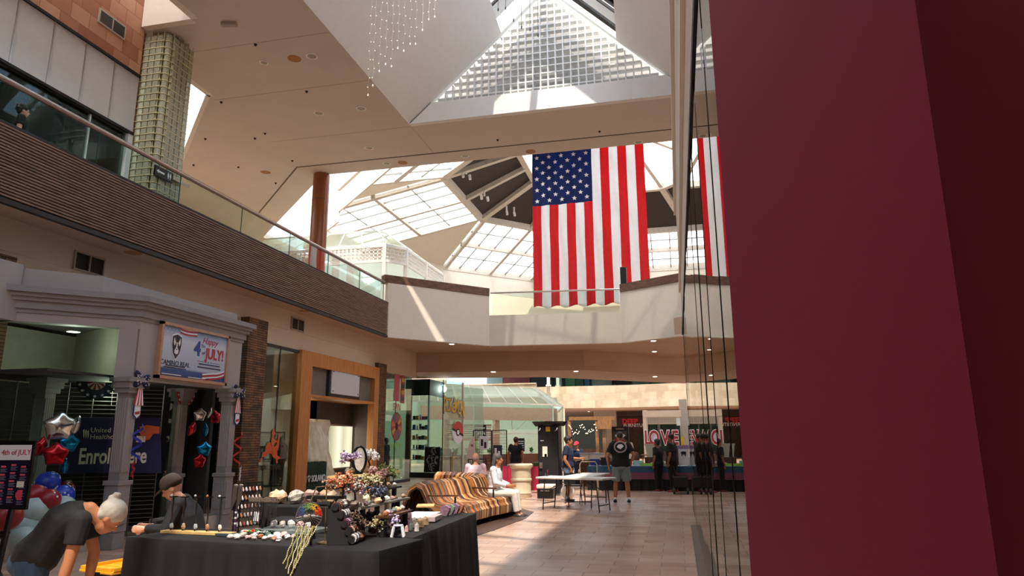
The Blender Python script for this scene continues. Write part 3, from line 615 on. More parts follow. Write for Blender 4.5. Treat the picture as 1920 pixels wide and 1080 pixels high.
MB().extr([Q(.1+.05*math.cos(a),.99+.05*math.sin(a),.003) for a in [2*PI*k/16 for k in range(16)]],-nb*.004).build('round_sticker',M('d6465a',.5,name='coral sticker'),ms)
b=MB(); b.bar(Q(-.12,0,-.05)+V((0,0,.02)),Q(-.02,.9,-.05),.05); b.bar(Q(-.45,.03,.25),Q(.35,.03,-.2),.05); b.bar(Q(-.35,.03,-.3),Q(.25,.03,.2),.05)
b.build('stand_frame',m_blackp,ms)
b=MB(); b.extr([Q(-.44,1.58),Q(.22,1.58),Q(.22,1.63),Q(-.44,1.63)],nb*.035).extr([Q(.19,.85),Q(.22,.85),Q(.22,1.62),Q(.19,1.62)],nb*.035).extr([Q(-.44,.82),Q(.22,.82),Q(.22,.87),Q(-.44,.87)],nb*.035); b.build('board_frame',m_blackp,ms)
# balloons
m_foil={'silver':M('c9cdc9',.16,.9,var=.05,name='silver foil'),'red':M('a3121f',.18,.7,var=.05,name='red balloon foil'),'blue':M('0f86b8',.16,.8,var=.05,name='cyan foil')}
m_lat={'red':M('8a1420',.35,name='red latex'),'blue':M('1b3fae',.35,name='blue latex'),'white':M('a9c3c0',.4,name='pale latex')}
def star_balloon(p,r,col,yaw,tilt,label,grp):
    b=MB(); n=10; m=Matrix.Rotation(yaw,3,'Z')@Matrix.Rotation(tilt,3,'Y'); vs_=[]; fs=[]
    K=8
    rings=[]
    for s_ in (0,1,2,3,4):    # from rim to centre pole, both sides
        pass
    def ringpts(f,h): 
        return [m@V((h,r*f*(1.0 if i%2==0 else .52+.25*(1-f))*math.sin(PI*i/5),r*f*(1.0 if i%2==0 else .52+.25*(1-f))*math.cos(PI*i/5))) for i in range(10)]
    hs=[(0.02,-.34),(.35,-.30),(.68,-.2),(.9,-.09),(1,0),(.9,.09),(.68,.2),(.35,.30),(.02,.34)]
    pts=[]; 
    for f,h in hs: pts+= [V(p)+q_ for q_ in ringpts(f,h*r)]
    fs=[(i*10+j,i*10+(j+1)%10,(i+1)*10+(j+1)%10,(i+1)*10+j) for i in range(len(hs)-1) for j in range(10)]+[tuple(range(9,-1,-1)),tuple(80+j for j in range(10))]
    b.add(pts,fs); o=b.build('star_balloon',m_foil[col],None,2); sb=o.modifiers.new('s','SUBSURF'); sb.levels=1; sb.render_levels=1
    for f_ in o.data.polygons: f_.use_smooth=True
    return tag(o,label,'balloon',grp)
def bal(px,py,x=-9.25): p=ax(px,py,x); return p
G1='foil star balloons at the near bunch'; G2='foil star balloons at the further bunch'
for px,py,r,c,yw,tl,l,x in [(112,800,.3,'silver',-.7,.1,'largest silver star balloon at the top of the near bunch',-9.1),(142,798,.2,'silver',.9,.2,'narrow silver balloon turned sideways at the near bunch',-9.0),(130,832,.2,'blue',-.4,.3,'shiny blue star balloon under the silver ones',-9.05),(104,852,.23,'red',-.7,-.1,'bright red star balloon hanging low in the near bunch',-8.95),(76,838,.2,'red',.4,.2,'dark red star balloon at the outer side of the near bunch',-9.2),(122,875,.17,'blue',.7,0,'lower blue star balloon above the starred latex balloons',-9.15)]:
    star_balloon(ax(px,py,x),r,c,yw,tl,l,G1)
for px,py,r,c,yw,tl,l in [(375,778,.18,'silver',-.4,.1,'silver star balloon topping the bunch in the doorway'),(392,775,.16,'silver',.8,.3,'second silver balloon leaning beside the red one in the doorway'),(360,805,.2,'red',.3,.2,'red star balloon on the near side of the doorway bunch'),(402,782,.19,'red',-.5,-.2,'red star balloon touching the fluted column'),(384,806,.19,'blue',.9,0,'upright narrow blue balloon in the doorway bunch'),(383,842,.2,'blue',-.5,0,'wide blue star balloon low in the doorway bunch'),(374,865,.19,'red',-.3,.1,'lowest red star balloon in the doorway bunch')]:
    star_balloon(ax(px,py,-9.0),r,c,yw,tl,l,G2)
rnd=random.Random(8)
def latex(p,r,c,l,dots=True):
    t=thing('latex_balloon',l,'balloon',tuple(p),'latex balloons in the column beside the poster'); b=MB()
    b.ell(p,(r,r,r*.95),16,10); b.build('balloon_skin',m_lat[c],t,True)
    if dots:
        b=MB()
        for k in range(16):
            a=rnd.uniform(0,2*PI); e=rnd.uniform(-.9,1.2); n=V((math.cos(a)*math.cos(e),math.sin(a)*math.cos(e),math.sin(e))); rg=n.cross(V((0,0,1))).normalized(); u=rg.cross(n)
            b.extr(star_poly(V(p)+n*(r*.985),.02,rg,u),n*.006)
        b.build('printed_stars',m_whitep,t)
for px,py,r,c,l,x in [(90,905,.17,'blue','blue starred balloon directly under the foil stars',-9.2),(117,930,.17,'blue','blue starred balloon closest to the bending woman',-9.05),(66,930,.17,'red','red starred balloon half behind the poster',-9.1),(90,938,.17,'red','bright red starred balloon in the middle of the cluster',-8.95),(122,918,.14,'red','dark red balloon behind the blue starred balloon',-9.3)]: latex(ax(px,py,x),r,c,l)
for px,py,r,l,x in [(65,955,.21,'pale balloon just below the poster edge',-9.05),(115,955,.21,'pale balloon just behind the woman back',-8.95),(50,985,.2,'pale balloon low beside the stand pole',-9.1),(95,980,.2,'pale balloon in the second row down',-8.9),(45,1012,.2,'lowest pale balloon near the kerb',-9.0),(80,1010,.18,'pale balloon in the bottom row hidden by the shirt',-8.9)]: latex(ax(px,py,x),r,'white',l,False)
latex(ax(12,968,-8.8),.2,'red','large plain red balloon beneath the poster',False)
# ---------------------------------------------------------------- glass shop with riding figure decal
X=-10.62
gs=thing('shop_window','tall glass shop window with sheer drape between stone pier and oak portal','shop window',(X,17.2,0))
MB().box((X-.01,16.42,.12),(X,17.35,4.15)).box((X-.01,17.37,.12),(X,18.3,4.15)).build('glass_pane',m_shopglass,gs)
MB().box((X-.08,16.4,0),(X+.03,18.3,.12)).box((X-.04,17.345,.12),(X+.0,17.375,4.15)).box((X-.05,16.4,4.12),(X+.02,18.3,4.2)).build('frame',m_dark,gs)
b=MB(); n=60; 
for i in range(n): 
    y=16.45+1.85*i/n; y2=16.45+1.85*(i+1)/n; x=lambda yy: X-.35+.04*math.sin(yy*38)
    b.add([(x(y),y,.15),(x(y2),y2,.15),(x(y2),y2,2.9-.1*math.sin(y2*2)),(x(y),y,2.9-.1*math.sin(y*2))],[(0,1,2,3)])
so=b.build('sheer_drape',frosted('sheer white fabric',(.8,.84,.8,1),.6),gs); sm=so.modifiers.new('s','SOLIDIFY'); sm.thickness=.003
MB().box((-13.5,16.5,0),(-13.4,18.3,4.2)).box((-12.6,16.9,2.9),(-12.5,17.6,3.9)).build('inner_wall',m_ing,gs)
dc=thing('window_decal','orange decal of a rider on a rearing horse on shop glass','decal',(X+.01,17.2,1.0)); m_or=M('d0521e',.5,name='orange vinyl')
def dec(pts,par,nm,mat,x,y,z,s=1): return MB().extr([(x,y+a*s,z+b_*s) for a,b_ in pts],(.004,0,0)).build(nm,mat,par)
dec([(-.62,-.16),(-.55,-.1),(-.5,.08),(-.36,.1),(-.34,.28),(-.22,.4),(-.08,.4),(.0,.28),(.14,.24),(.3,.3),(.36,.52),(.42,.72),(.46,.5),(.43,.25),(.38,.08),(.4,-.05),(.55,-.08),(.58,-.14),(.44,-.18),(.46,-.3),(.36,-.3),(.3,-.14),(.14,-.1),(.05,.02),(-.1,.04),(-.24,-.02),(-.38,-.08),(-.5,-.06),(-.56,-.22),(-.64,-.24)],dc,'horse_shape',m_or,X+.004,17.2,1.27,.8)
dec([(-.02,.3),(-.04,.5),(.0,.62),(-.04,.66),(-.02,.72),(.02,.84),(.1,.84),(.13,.74),(.2,.7),(.14,.66),(.12,.56),(.2,.46),(.3,.46),(.3,.4),(.18,.38),(.14,.3),(.18,.12),(.12,.04),(.08,.12),(.06,.28)],dc,'rider_shape',M('c9632e',.5,name='rider vinyl'),X+.009,17.2,1.27,.8)
text('lettering',"TIPPIN' COWGIRL",M('3a1c14',.5,name='brown vinyl'),(X+.006,17.2,.93),Ry,UZ,.19,dc,.004,sx=.68)
# ---------------------------------------------------------------- oak portal
op=thing('oak_portal','broad orange oak portal framing a recessed shop entrance','portal',(-10.6,21,0)); XO=-10.5
MB().box((-11.4,18.32,0),(XO,18.95,4.22)).build('side_panel',m_oak,op); MB().box((-10.74,23.45,0),(XO,23.83,4.22)).build('side_panel',m_oak,op)
MB().box((-11.4,18.95,3.8),(XO,23.45,4.22)).build('head_panel',m_oak,op); MB().box((-11.5,18.95,2.9),(XO+.0,23.45,2.97)).build('shelf_panel',m_oak,op)
MB().box((-10.75,18.95,2.97),(-10.66,20.35,3.8)).build('grey_infill',m_conc,op); MB().box((-10.75,22.3,2.97),(-10.66,23.45,3.8)).box((-10.75,20.35,2.97),(-10.7,22.3,3.8)).build('grey_infill',m_conc,op)
b=MB(); b.box((-10.66,20.15,2.95),(-10.56,22.35,3.92)); b.build('sign_box',m_dark,op)
MB().box((-10.56,20.25,3.08),(-10.53,22.25,3.85)).build('blank_sign_panel',M('c4c4ca',.3,var=.02,name='blank acrylic'),op)
b=MB()
for y in (20.35,22.15):
    for z in (3.16,3.77): b.ell((-10.525,y,z),.02,6,4)
b.build('sign_bolt_set',m_dark,op)
[MB().box(a_,b_).build('recess_wall',M('4c4340',.8,name='brown grey wall'),op) for a_,b_ in (((-11.62,21.4,0),(-11.5,24.2,2.9)),((-11.5,23.75,0),(-10.74,23.83,2.9)))]
b=MB()
for k in range(9): b.box((-12.4,19.0+k*.28,2.2),(-12.37,19.03+k*.28,2.9))
b.box((-12.4,19,2.15),(-12.37,21.4,2.19)); b.box((-12.5,19.0,0),(-12.45,21.4,2.1)); b.build('rear_grating',M('7a7356',.5,name='grating'),op)
lb=thing('light_box','tall glowing cream light panel on the brown wall inside the oak portal','light panel',(-11.48,23.2,.65))
t=NT('glowing panel'); e=t.n('Emission'); tc=t.n('TexCoord'); sp=t.n('SeparateXYZ'); t.l(tc.outputs['Generated'],sp.inputs[0])
t.l(t.ramp(sp.outputs['Y'],[(0,hexc('a39f84')),(.15,hexc('cfcaa6')),(.35,hexc('f4f0d2')),(.5,hexc('cdc9a8')),(.7,hexc('efe9c8')),(1,hexc('aaa68c'))]),e.inputs['Color']); e.inputs['Strength'].default_value=.8; t.l(e.outputs[0],t.out.inputs['Surface'])
MB().box((-11.48,22.0,.72),(-11.44,24.1,2.12)).build('diffuser',t.m,lb); MB().box((-11.5,21.93,.66),(-11.46,22.0,2.18)).box((-11.5,24.1,.66),(-11.46,24.17,2.18)).box((-11.5,21.93,2.12),(-11.46,24.17,2.18)).box((-11.5,21.93,.66),(-11.46,24.17,.72)).build('frame',m_steel,lb)
ld=bpy.data.lights.new('light_box_lamp','AREA'); ld.shape='RECTANGLE'; ld.size=1.3; ld.size_y=2; ld.energy=14; ld.color=(1,.95,.75)
lo=bpy.data.objects.new('light_box_lamp',ld); COL.objects.link(lo); lo.location=(-11.35,23.05,1.45); lo.rotation_euler=(0,R(-90),0)
# plastic sheet drape
b=MB(); ny,nz=22,18
pts=[]
for j in range(nz+1):
    z=.15+2.15*j/nz; k=1-j/nz
    for i in range(ny+1):
        u=i/ny; y=20.1+u*(1.4+.9*k*k*u)+.06*math.sin(j*1.3+u*5); x=-11.22+.16*math.sin(PI*u)*math.sin(PI*(j/nz)**.7)+.022*math.sin(u*31+j*.5)+.02*math.sin(j*.9+u*5)
        pts.append((x,y,z))
b.add(pts,[(j*(ny+1)+i,j*(ny+1)+i+1,(j+1)*(ny+1)+i+1,(j+1)*(ny+1)+i) for j in range(nz) for i in range(ny)])
t=NT('plastic sheeting'); bs=t.bsdf(.3,0,.6,t.ramp(t.noise(4,4),[(.3,hexc('d6cfb4')),(.7,hexc('f4f0dc'))])); bs.inputs['Alpha'].default_value=.85
o=b.build('plastic_sheet',t.m,None,2); tag(o,'billowing translucent plastic sheet taped across the oak portal','plastic sheet'); sm=o.modifiers.new('s','SOLIDIFY'); sm.thickness=.004
hd=thing('hedge_box','dark green artificial hedge box with white lettering inside the oak portal','planter',(-11.0,20,0))
b=MB().box((-11.2,19.15,.1),(-10.85,20.8,.98)); h=b.build('hedge_foliage',M('17301c',.9,var=.4,scale=60,name='artificial hedge'),hd)
rnd=random.Random(6); b=MB()
for k in range(700):
    f_=rnd.random(); p=V((-10.85,rnd.uniform(19.15,20.8),rnd.uniform(.1,.98))) if f_<.7 else V((rnd.uniform(-11.2,-10.85),rnd.uniform(19.15,20.8),.98)); d=V((rnd.uniform(-1,1),rnd.uniform(-1,1),rnd.uniform(-1,1)))*.035
    b.add([p,p+d,p+V((d.y,-d.x,.02))],[(0,1,2)])
b.build('leaves',M('1f4426',.9,var=.4,scale=20,name='hedge leaf'),hd)
text('lettering','I ♡ SOLANO',m_whitep,(-10.8,20.05,.5),Ry,UZ,.27,hd,.02,sx=.8)
# ---------------------------------------------------------------- spin shop glass and game shop
sp_=thing('shop_window','glass shop corner with prize wheel decal past the last stone pier','shop window',(-10.8,26.3,0)); XS=-10.8
MB().box((XS-.01,24.62,.1),(XS,26.2,4.55)).box((XS-.01,26.22,.1),(XS,27.85,4.55)).box((-12,27.85,.1),(XS,27.86,4.55)).build('glass_pane',m_shopglass,sp_)
MB().box((XS-.1,24.62,0),(XS+.02,27.88,.1)).box((XS-.03,26.19,.1),(XS,26.22,4.55)).box((XS-.05,24.62,4.5),(XS+.03,27.88,4.58)).build('frame',m_dark,sp_)
MB().box((-14,24.4,0),(-13.9,28.0,4.4)).build('inner_wall',M('1e3a2c',.8,name='green wall'),sp_); MB().box((-13.6,25.2,.8),(-12,27.4,.86)).box((-13.5,25.3,0),(-13.4,25.4,.8)).box((-12.2,27.2,0),(-12.1,27.3,.8)).build('inner_counter',M('b9b9b2',.4,name='pale counter'),sp_)
MB().box((-12.2,27.55,0),(-12.0,27.8,4.4)).build('green_post',M('2a6a40',.6,name='green post'),sp_)
wh=thing('prize_wheel_decal','round multicoloured prize wheel decal with lettering on dark shop glass','decal',(XS+.01,26.3,1.0))
c=V((XS+.006,26.3,2.17)); cols=[M(h,.5,var=.02,name='wheel colour') for h in ('a8202a','d0a020','a8202a','2a6a40','a8202a','3a4a8a','a8202a','d0662a')]
for k in range(16):
    a0,a1=2*PI*k/16,2*PI*(k+1)/16
    MB().extr([c+V((0,.14*math.cos(a0),.14*math.sin(a0))),c+V((0,.5*math.cos(a0),.5*math.sin(a0))),c+V((0,.5*math.cos(a1),.5*math.sin(a1))),c+V((0,.14*math.cos(a1),.14*math.sin(a1)))],(.004,0,0)).build('wheel_wedge',cols[k%8],wh)
MB().extr([c+V((-.002,.55*math.cos(2*PI*k/32),.55*math.sin(2*PI*k/32))) for k in range(32)],(.002,0,0)).build('wheel_rim',M('7a1420',.5,name='wheel rim'),wh)
MB().extr([c+V((0,.15*math.cos(2*PI*k/20),.15*math.sin(2*PI*k/20))) for k in range(20)],(.006,0,0)).build('wheel_hub',m_black,wh)
text('lettering','SPIN',m_redp,c+V((0,0,.74)),Ry,UZ,.4,wh,.005); text('lettering','& WIN',M('7ab02a',.5,name='lime vinyl'),c+V((0,0,-.75)),Ry,UZ,.34,wh,.005)
bd=thing('banner_pair','two tall pink and red word banners on the glass above the prize wheel','banner',(XS+.01,26.3,3.1))
MB().box((XS+.004,25.95,3.15),(XS+.01,26.5,4.2)).build('pink_banner',M('c8506a',.5,name='pink vinyl'),bd); MB().box((XS+.004,26.62,3.1),(XS+.01,27.05,4.2)).build('red_banner',M('a83a34',.5,name='brick vinyl'),bd)
[MB().box((XS+.012,26.7,3.2+.25*k),(XS+.016,26.98,3.36+.25*k)).build('print_block',M('e0b030',.5,name='yellow vinyl') if k%2 else M('30304a',.5,name='ink'),bd) for k in range(4)]
gm=thing('game_shop','angled glass corner shop with charcoal header and stocked shelves','shop',(-11,31,0))
MB().box((-12.2,30.72,3.66),(-11.05,30.8,4.4)).box((-11.1,30.72,3.66),(-11.05,33,4.4)).build('header',M('3c4048',.7,name='charcoal header'),gm)
B0,B1,B2=V((-12.0,30.8,0)),V((-10.2,30.2,0)),V((-9.8,31.95,0))
MB().box((-12.2,30.85,0),(-12.05,31.2,3.66)).build('slat_wall',M('8a6a38',.7,name='tan slat wall'),gm)
MB().box((-11.15,30.85,.1),(-11.07,30.93,4.4)).build('corner_post',m_wmetal,gm)
MB().extr([B0+V((.1,-.05,.22)),B1+V((0,0,.22)),B1+V((0,0,4.3)),B0+V((.1,-.05,4.3))],(0,.012,0)).build('glass_pane',m_shopglass,gm)
MB().extr([B1+V((0,0,.22)),B2+V((0,0,.22)),B2+V((0,0,4.3)),B1+V((0,0,4.3))],(-.012,0,0)).extr([B2+V((0,0,.1)),B2+V((.55,1.6,.1)),B2+V((.55,1.6,4.1)),B2+V((0,0,4.1))],(-.012,0,0)).build('glass_pane',m_shopglass,gm)
MB().extr([B0,B1,B1+V((0,0,.22)),B0+V((0,0,.22))],(0,.1,0)).extr([B1,B2,B2+V((0,0,.22)),B1+V((0,0,.22))],(-.1,0,0)).build('plinth',m_dark,gm)
MB().bar(B2,B2+V((0,0,4.3)),.07).build('white_post',m_white,gm)
MB().bar(B1,B1+V((0,0,4.3)),.03).build('black_post',m_black,gm)
for k in range(5): MB().box((-12.0,31.0,.75+k*.45),(-11.2,31.35,.78+k*.45)).build('shelf',m_wmetal,gm)
rnd=random.Random(12); gcol=[M(h,.5,name='toy colour') for h in ('c8c8cc','3a7aa8','b83040','e0d8c8','30705a','8a5aa0','e0a040','202228')]
# goods standing on the shelves and the display table
labs=['white plush toy','blue boxed toy','red boxed toy','cream figurine','green boxed toy','violet plush toy','orange boxed toy','black boxed toy']
for k in range(5):
    for j in range(5):
        i=(k*3+j*2)%8; x=-11.9+j*.15; z=.78+k*.45; s_=rnd.uniform(.06,.1)
        b=MB()
        if i in (0,3,5): b.ell((x,31.15,z+s_*.9),(s_*.8,s_*.7,s_*.9),10,7).ell((x,31.13,z+s_*2.1),s_*.62,9,7).ell((x-s_*.4,31.13,z+s_*2.6),s_*.2,6,4).ell((x+s_*.4,31.13,z+s_*2.6),s_*.2,6,4)
        else: b.box((x-.06,31.08,z),(x+.06,31.2,z+s_*2.2)).box((x-.05,31.075,z+.03),(x+.05,31.085,z+s_*1.6))
        tag(b.build('shelf_toy',gcol[i],None,False),labs[i]+' on the %s game shop shelf, %s'%(['lowest','second','third','fourth','top'][k],['at the wall end','second from the wall','in the middle','fourth from the wall','at the open end'][j]),'toy','toys on the game shop shelves')
MB().box((-10.75,31.0,0),(-10.7,31.05,.85)).box((-10.0,31.0,0),(-9.95,31.05,.85)).box((-10.75,31.9,0),(-10.7,31.95,.85)).box((-10.0,31.9,0),(-9.95,31.95,.85)).box((-10.8,30.95,.85),(-9.95,32,.9)).build('display_table',m_pine,gm)
for k,(h,l) in enumerate((('5fa8a0','teal figure on the game shop display table'),('e0c060','yellow plush on the game shop display table'),('b8d0e0','tilted pale picture book on the game shop display table'),('a03040','red tin on the game shop display table'))):
    p=V((-10.65+k*.2,31.3,.9)); b=MB()
    if k<2: b.ell(p+V((0,0,.13)),(.08,.07,.13),9,7).ell(p+V((0,0,.33)),.08,9,7)
    elif k==2: b.cbox(p+V((0,0,.18)),(.24,.03,.34),.2,.2)
    else: b.cyl((p.x,p.y),.07,.9,1.1,12)
    tag(b.build('display_toy',M(h,.5,name='toy colour'),None,k<2),l,'toy')
# picture panel leaning at the front
ft=thing('picture_panel','dark floral picture panel leaning at the foot of the game shop glass','picture',(-11.0,30.35,0))
a=B0.lerp(B1,.5)+V((0,-.12,.24)); c=B0.lerp(B1,.95)+V((0,-.12,.24)); 
MB().extr([a,c,c+V((0,.08,1.1)),a+V((0,.08,1.1))],(0,-.03,0)).build('frame_board',m_black,ft)
b=MB(); rnd=random.Random(3)
for k in range(14):
    u=rnd.uniform(.15,.85); v_=rnd.uniform(.1,.9); p=a.lerp(c,u)+V((0,.08*v_-.035,1.1*v_)); pts=[p+V((.12*math.cos(q)*rnd.uniform(.5,1.2),-.002,.14*math.sin(q))) for q in [j*.7 for j in range(8)]]
    b.tube(pts,.012,4)
b.build('leaf_pattern',M('9aa09a',.6,name='silver print'),ft)
# lettering and ball emblem on the glass
pk=thing('glass_lettering','yellow arched game lettering with blue edge on angled shop glass','lettering',(-10,31,2.9)); dr=(B2-B1).normalized(); nn=V((dr.y,-dr.x,0))
for i,ch in enumerate('POKéMON'):
    u=(i-3)/3; p=B1.lerp(B2,.50+.44*u)+nn*.03+V((0,0,3.18-.0-.18*abs(u)**1.5*(1 if u>0 else .2)+(.0)))
    text('letter_outline',ch,m_blue,p,dr,UZ,1.05 if i in (0,3,6) else .88,pk,.01,bold=.03,sx=.56); text('letter',ch,M('e8b81e',.4,name='yellow vinyl bright'),p+nn*.012,dr,UZ,1.05 if i in (0,3,6) else .88,pk,.01,bold=.008,sx=.56)
pb=thing('ball_emblem','half red half white ball emblem below the yellow lettering','decal',(-9.9,31.4,1.5)); c=B1.lerp(B2,.72)+nn*.03+V((0,0,1.98))
def disc(r,a0,a1,n=20,o=0): return [c+nn*o+dr*(r*math.cos(a0+(a1-a0)*k/n))+V((0,0,r*math.sin(a0+(a1-a0)*k/n))) for k in range(n+1)]
tl=-.3
MB().extr(disc(.5,tl,PI+tl),nn*.006).build('upper_half',M('c02028',.3,name='red gloss vinyl'),pb); MB().extr(disc(.5,PI+tl,2*PI+tl),nn*.006).build('lower_half',m_whitep,pb)
MB().bar(disc(.5,tl,tl,1,.012)[0],disc(.5,PI+tl,PI+tl,1,.012)[0],.01,.09,nn.cross(UZ)).extr(disc(.17,0,2*PI,20,.008),nn*.006).build('band',m_black,pb); MB().extr(disc(.11,0,2*PI,20,.016),nn*.006).build('button',m_whitep,pb)
# wall vents, sensors
for y,z,w in ((10.35,4.76,'double louvred vent on the cream wall above the white pavilion'),(17.95,4.8,'double louvred vent on the cream wall above the oak portal')):
    t=thing('wall_vent',w,'vent',(-10.68,y+.3,z)); b=MB()
    b.box((-10.7,y-.03,z-.03),(-10.66,y+.68,z)).box((-10.7,y-.03,z+.3),(-10.66,y+.68,z+.33)).box((-10.7,y-.03,z),(-10.66,y,z+.3)).box((-10.7,y+.31,z),(-10.66,y+.34,z+.3)).box((-10.7,y+.65,z),(-10.66,y+.68,z+.3)).build('frame',m_tan,t)
    b=MB(); 
    for k in range(9): b.cbox((-10.675,y+.325,z+.02+k*.032),(.025,.64,.005),0,0,.5)
    b.box((-10.699,y,z),(-10.69,y+.65,z+.3)); b.build('louvres',M('3a332c',.6,name='vent dark'),t)
t=thing('wall_vent','double vent high on the orange sandstone wall','vent',(-11.58,11.4,10.4)); MB().box((-11.61,11.0,10.38),(-11.57,11.75,10.72)).build('frame',m_tan,t); MB().box((-11.57,11.04,10.42),(-11.565,11.36,10.68)).box((-11.57,11.4,10.42),(-11.565,11.71,10.68)).build('grille',m_dark,t)

def shop_lamp_or_fill(x,y,z,e,col=(1,.95,.8),size=.5,lab=None):
    t=thing('ceiling_light',lab,'ceiling light',(x,y,z)); MB().cyl((x,y),.08,z-.01,z,16).build('lens',m_lamp,t); MB().lathe((x,y,z),[(.1,-.015),(.1,0),(.08,0),(.08,-.015)],24,False).build('trim_ring',m_wmetal,t)
    ld=bpy.data.lights.new('shop_lamp_or_fill','POINT'); ld.energy=e; ld.color=col; ld.shadow_soft_size=.15; lo=bpy.data.objects.new('shop_lamp_or_fill',ld); COL.objects.link(lo); lo.location=(x,y,z-.2)
shop_lamp_or_fill(-9.5,9.35,3.38,9,(1,.98,.85),lab='small lit downlight inside the pavilion glass'); shop_lamp_or_fill(-9.5,10.2,2.58,9,lab='small added fill light above the navy banner in the pavilion lobby')  # pavilion downlight is real; lobby lamp is added to brighten the interior
shop_lamp_or_fill(-12,17.3,4.2,14,lab='small added fill light inside the shop with the rider decal'); shop_lamp_or_fill(-12,26.3,4.2,18,lab='small added fill light inside the prize wheel shop'); shop_lamp_or_fill(-10.9,32.4,4.25,35,(1,1,.95),lab='bright added fill light over the game shop shelves'); shop_lamp_or_fill(-11.4,20.2,2.88,6,lab='small added fill light under the oak portal shelf panel')  # fill lamps added to brighten the dark shop interiors
# ================================================================ upper level things
rl=thing('balcony_railing','long glass railing with brushed steel handrail on the slatted balcony','railing',(-9.98,10,6.45))
yy=[-3.3+2.19*k for k in range(12)]+[22.75]
for a,b_ in zip(yy,yy[1:]):
    if b_>3: MB().box((-9.985,max(a,2)+.01,6.45),(-9.97,b_-.01,7.14)).build('glass_panel',m_glass,rl); MB().box((-9.987,b_-.012,6.45),(-9.968,b_-.004,7.14)).build('panel_joint',m_edge,rl)
MB().tube([(-9.978,2,7.19),(-9.978,22.8,7.19)],.035,12).build('handrail',m_steel,rl,True); MB().box((-10.0,2,7.13),(-9.955,22.8,7.165)).build('rail_shoe',M('6b4a36',.5,name='bronze shoe'),rl)
r2=thing('bridge_railing','glass railing with steel rail in the middle of the white bridge','railing',(-4.4,26.5,6.42))
MB().extr([(-6.9,26.3,6.42),(-1.95,26.85,6.42),(-1.95,26.85,7.3),(-6.9,26.3,7.3)],(0,.014,0)).build('glass_panel',m_glass,r2); MB().tube([(-6.97,26.3,7.34),(-1.92,26.85,7.34)],.035,10).build('handrail',m_steel,r2,True)
# brown column
cl=thing('round_column','tall glossy brown round column rising to the ceiling edge','column',(-12.0,21.55,5.9))
MB().cyl((-12,21.55),.29,5.92,10.98,32).build('shaft',M('96562e',.25,var=.06,scale=2,name='brown column lacquer'),cl,True)
MB().cyl((-12,21.55),.295,10.0,10.02,32).build('shaft_joint',M('5a3018',.4,name='joint'),cl); MB().cyl((-12,21.55),.34,5.9,5.98,32).build('base_ring',m_steel,cl)
# glazed pavilion upstairs
gz=thing('glazed_gazebo','white lattice gazebo with sloped glass roof behind the balcony railing','gazebo',(-12,26,5.9))
GA=[(-16.5,24.05),(-10.5,24.05),(-9.98,24.75),(-9.98,29.3)]
def wallp(p,q,z0,z1,t_=.03): return [(p[0],p[1],z0),(q[0],q[1],z0),(q[0],q[1],z1),(p[0],p[1],z1)]
for k,(p,q) in enumerate(zip(GA,GA[1:])):
    b=MB(); P_=V(p+(0,)); Q_=V(q+(0,)); d=Q_-P_; L=d.length; d.normalize(); up_=V((0,0,1))
    for z in (8.33,8.93): b.bar(P_+up_*z,Q_+up_*z,.08,.1)
    n=max(4,int(L/.17)); n-=0
    for i in range(n+1): b.bar(P_+d*(L*i/n)+up_*8.36,P_+d*(L*i/n)+up_*8.9,.035,.04,(1,0,0))
    for j in range(1,4): b.bar(P_+up_*(8.36+.14*j),Q_+up_*(8.36+.14*j),.035,.035)
    b.build('lattice_frieze',m_wmetal,gz)
for p in ((-13.3,24.05),(-10.55,24.05),(-9.98,24.8),(-9.98,27),(-9.98,29.3)): MB().cbox((p[0],p[1],7.45),(.14,.14,3.06)).build('post',m_wmetal,gz)
for p,q in zip(GA,GA[1:]): MB().slab(wallp((p[0]-.04,p[1]+.05),(q[0]-.04,q[1]+.05),5.95,8.3),.012).build('glass_wall',m_roofglass,gz)
ridge=[(-16.5,25.2),(-11.4,25.2),(-11.2,25.6),(-11.2,28.5)]
for (p,q),(r_,s_) in zip(zip(GA,GA[1:]),zip(ridge,ridge[1:])): MB().slab([(p[0],p[1],9.0),(q[0],q[1],9.0),(s_[0],s_[1],9.9),(r_[0],r_[1],9.9)],.03).build('roof_glass',m_roofglass,gz)
b=MB()
for i in range(6): b.bar((-15.5+i*1.0,24.05,9.02),(-15.0+i*.72,25.2,9.92),.03)
for i in range(4): b.bar((-9.98,24.9+i*1.3,9.02),(-11.2,25.6+i*.9,9.92),.03)
for p,q in zip(ridge,ridge[1:]): b.bar(p+(9.93,),q+(9.93,),.06)
b.bar((-10.5,24.05,9.0),(-11.4,25.2,9.93),.05); b.bar((-9.98,24.75,9.0),(-11.2,25.6,9.93),.05); b.build('glazing_bars',m_wmetal,gz)
b=MB()
for k in range(4): b.bar((-14,25.5+k,8.0),(-10.5,26.2+k,6.3),.07); b.bar((-14,25.5+k,6.3),(-10.5,26.2+k,8.0),.06)
b.build('inner_truss',M('9fb5ac',.5,name='pale green steel'),gz)
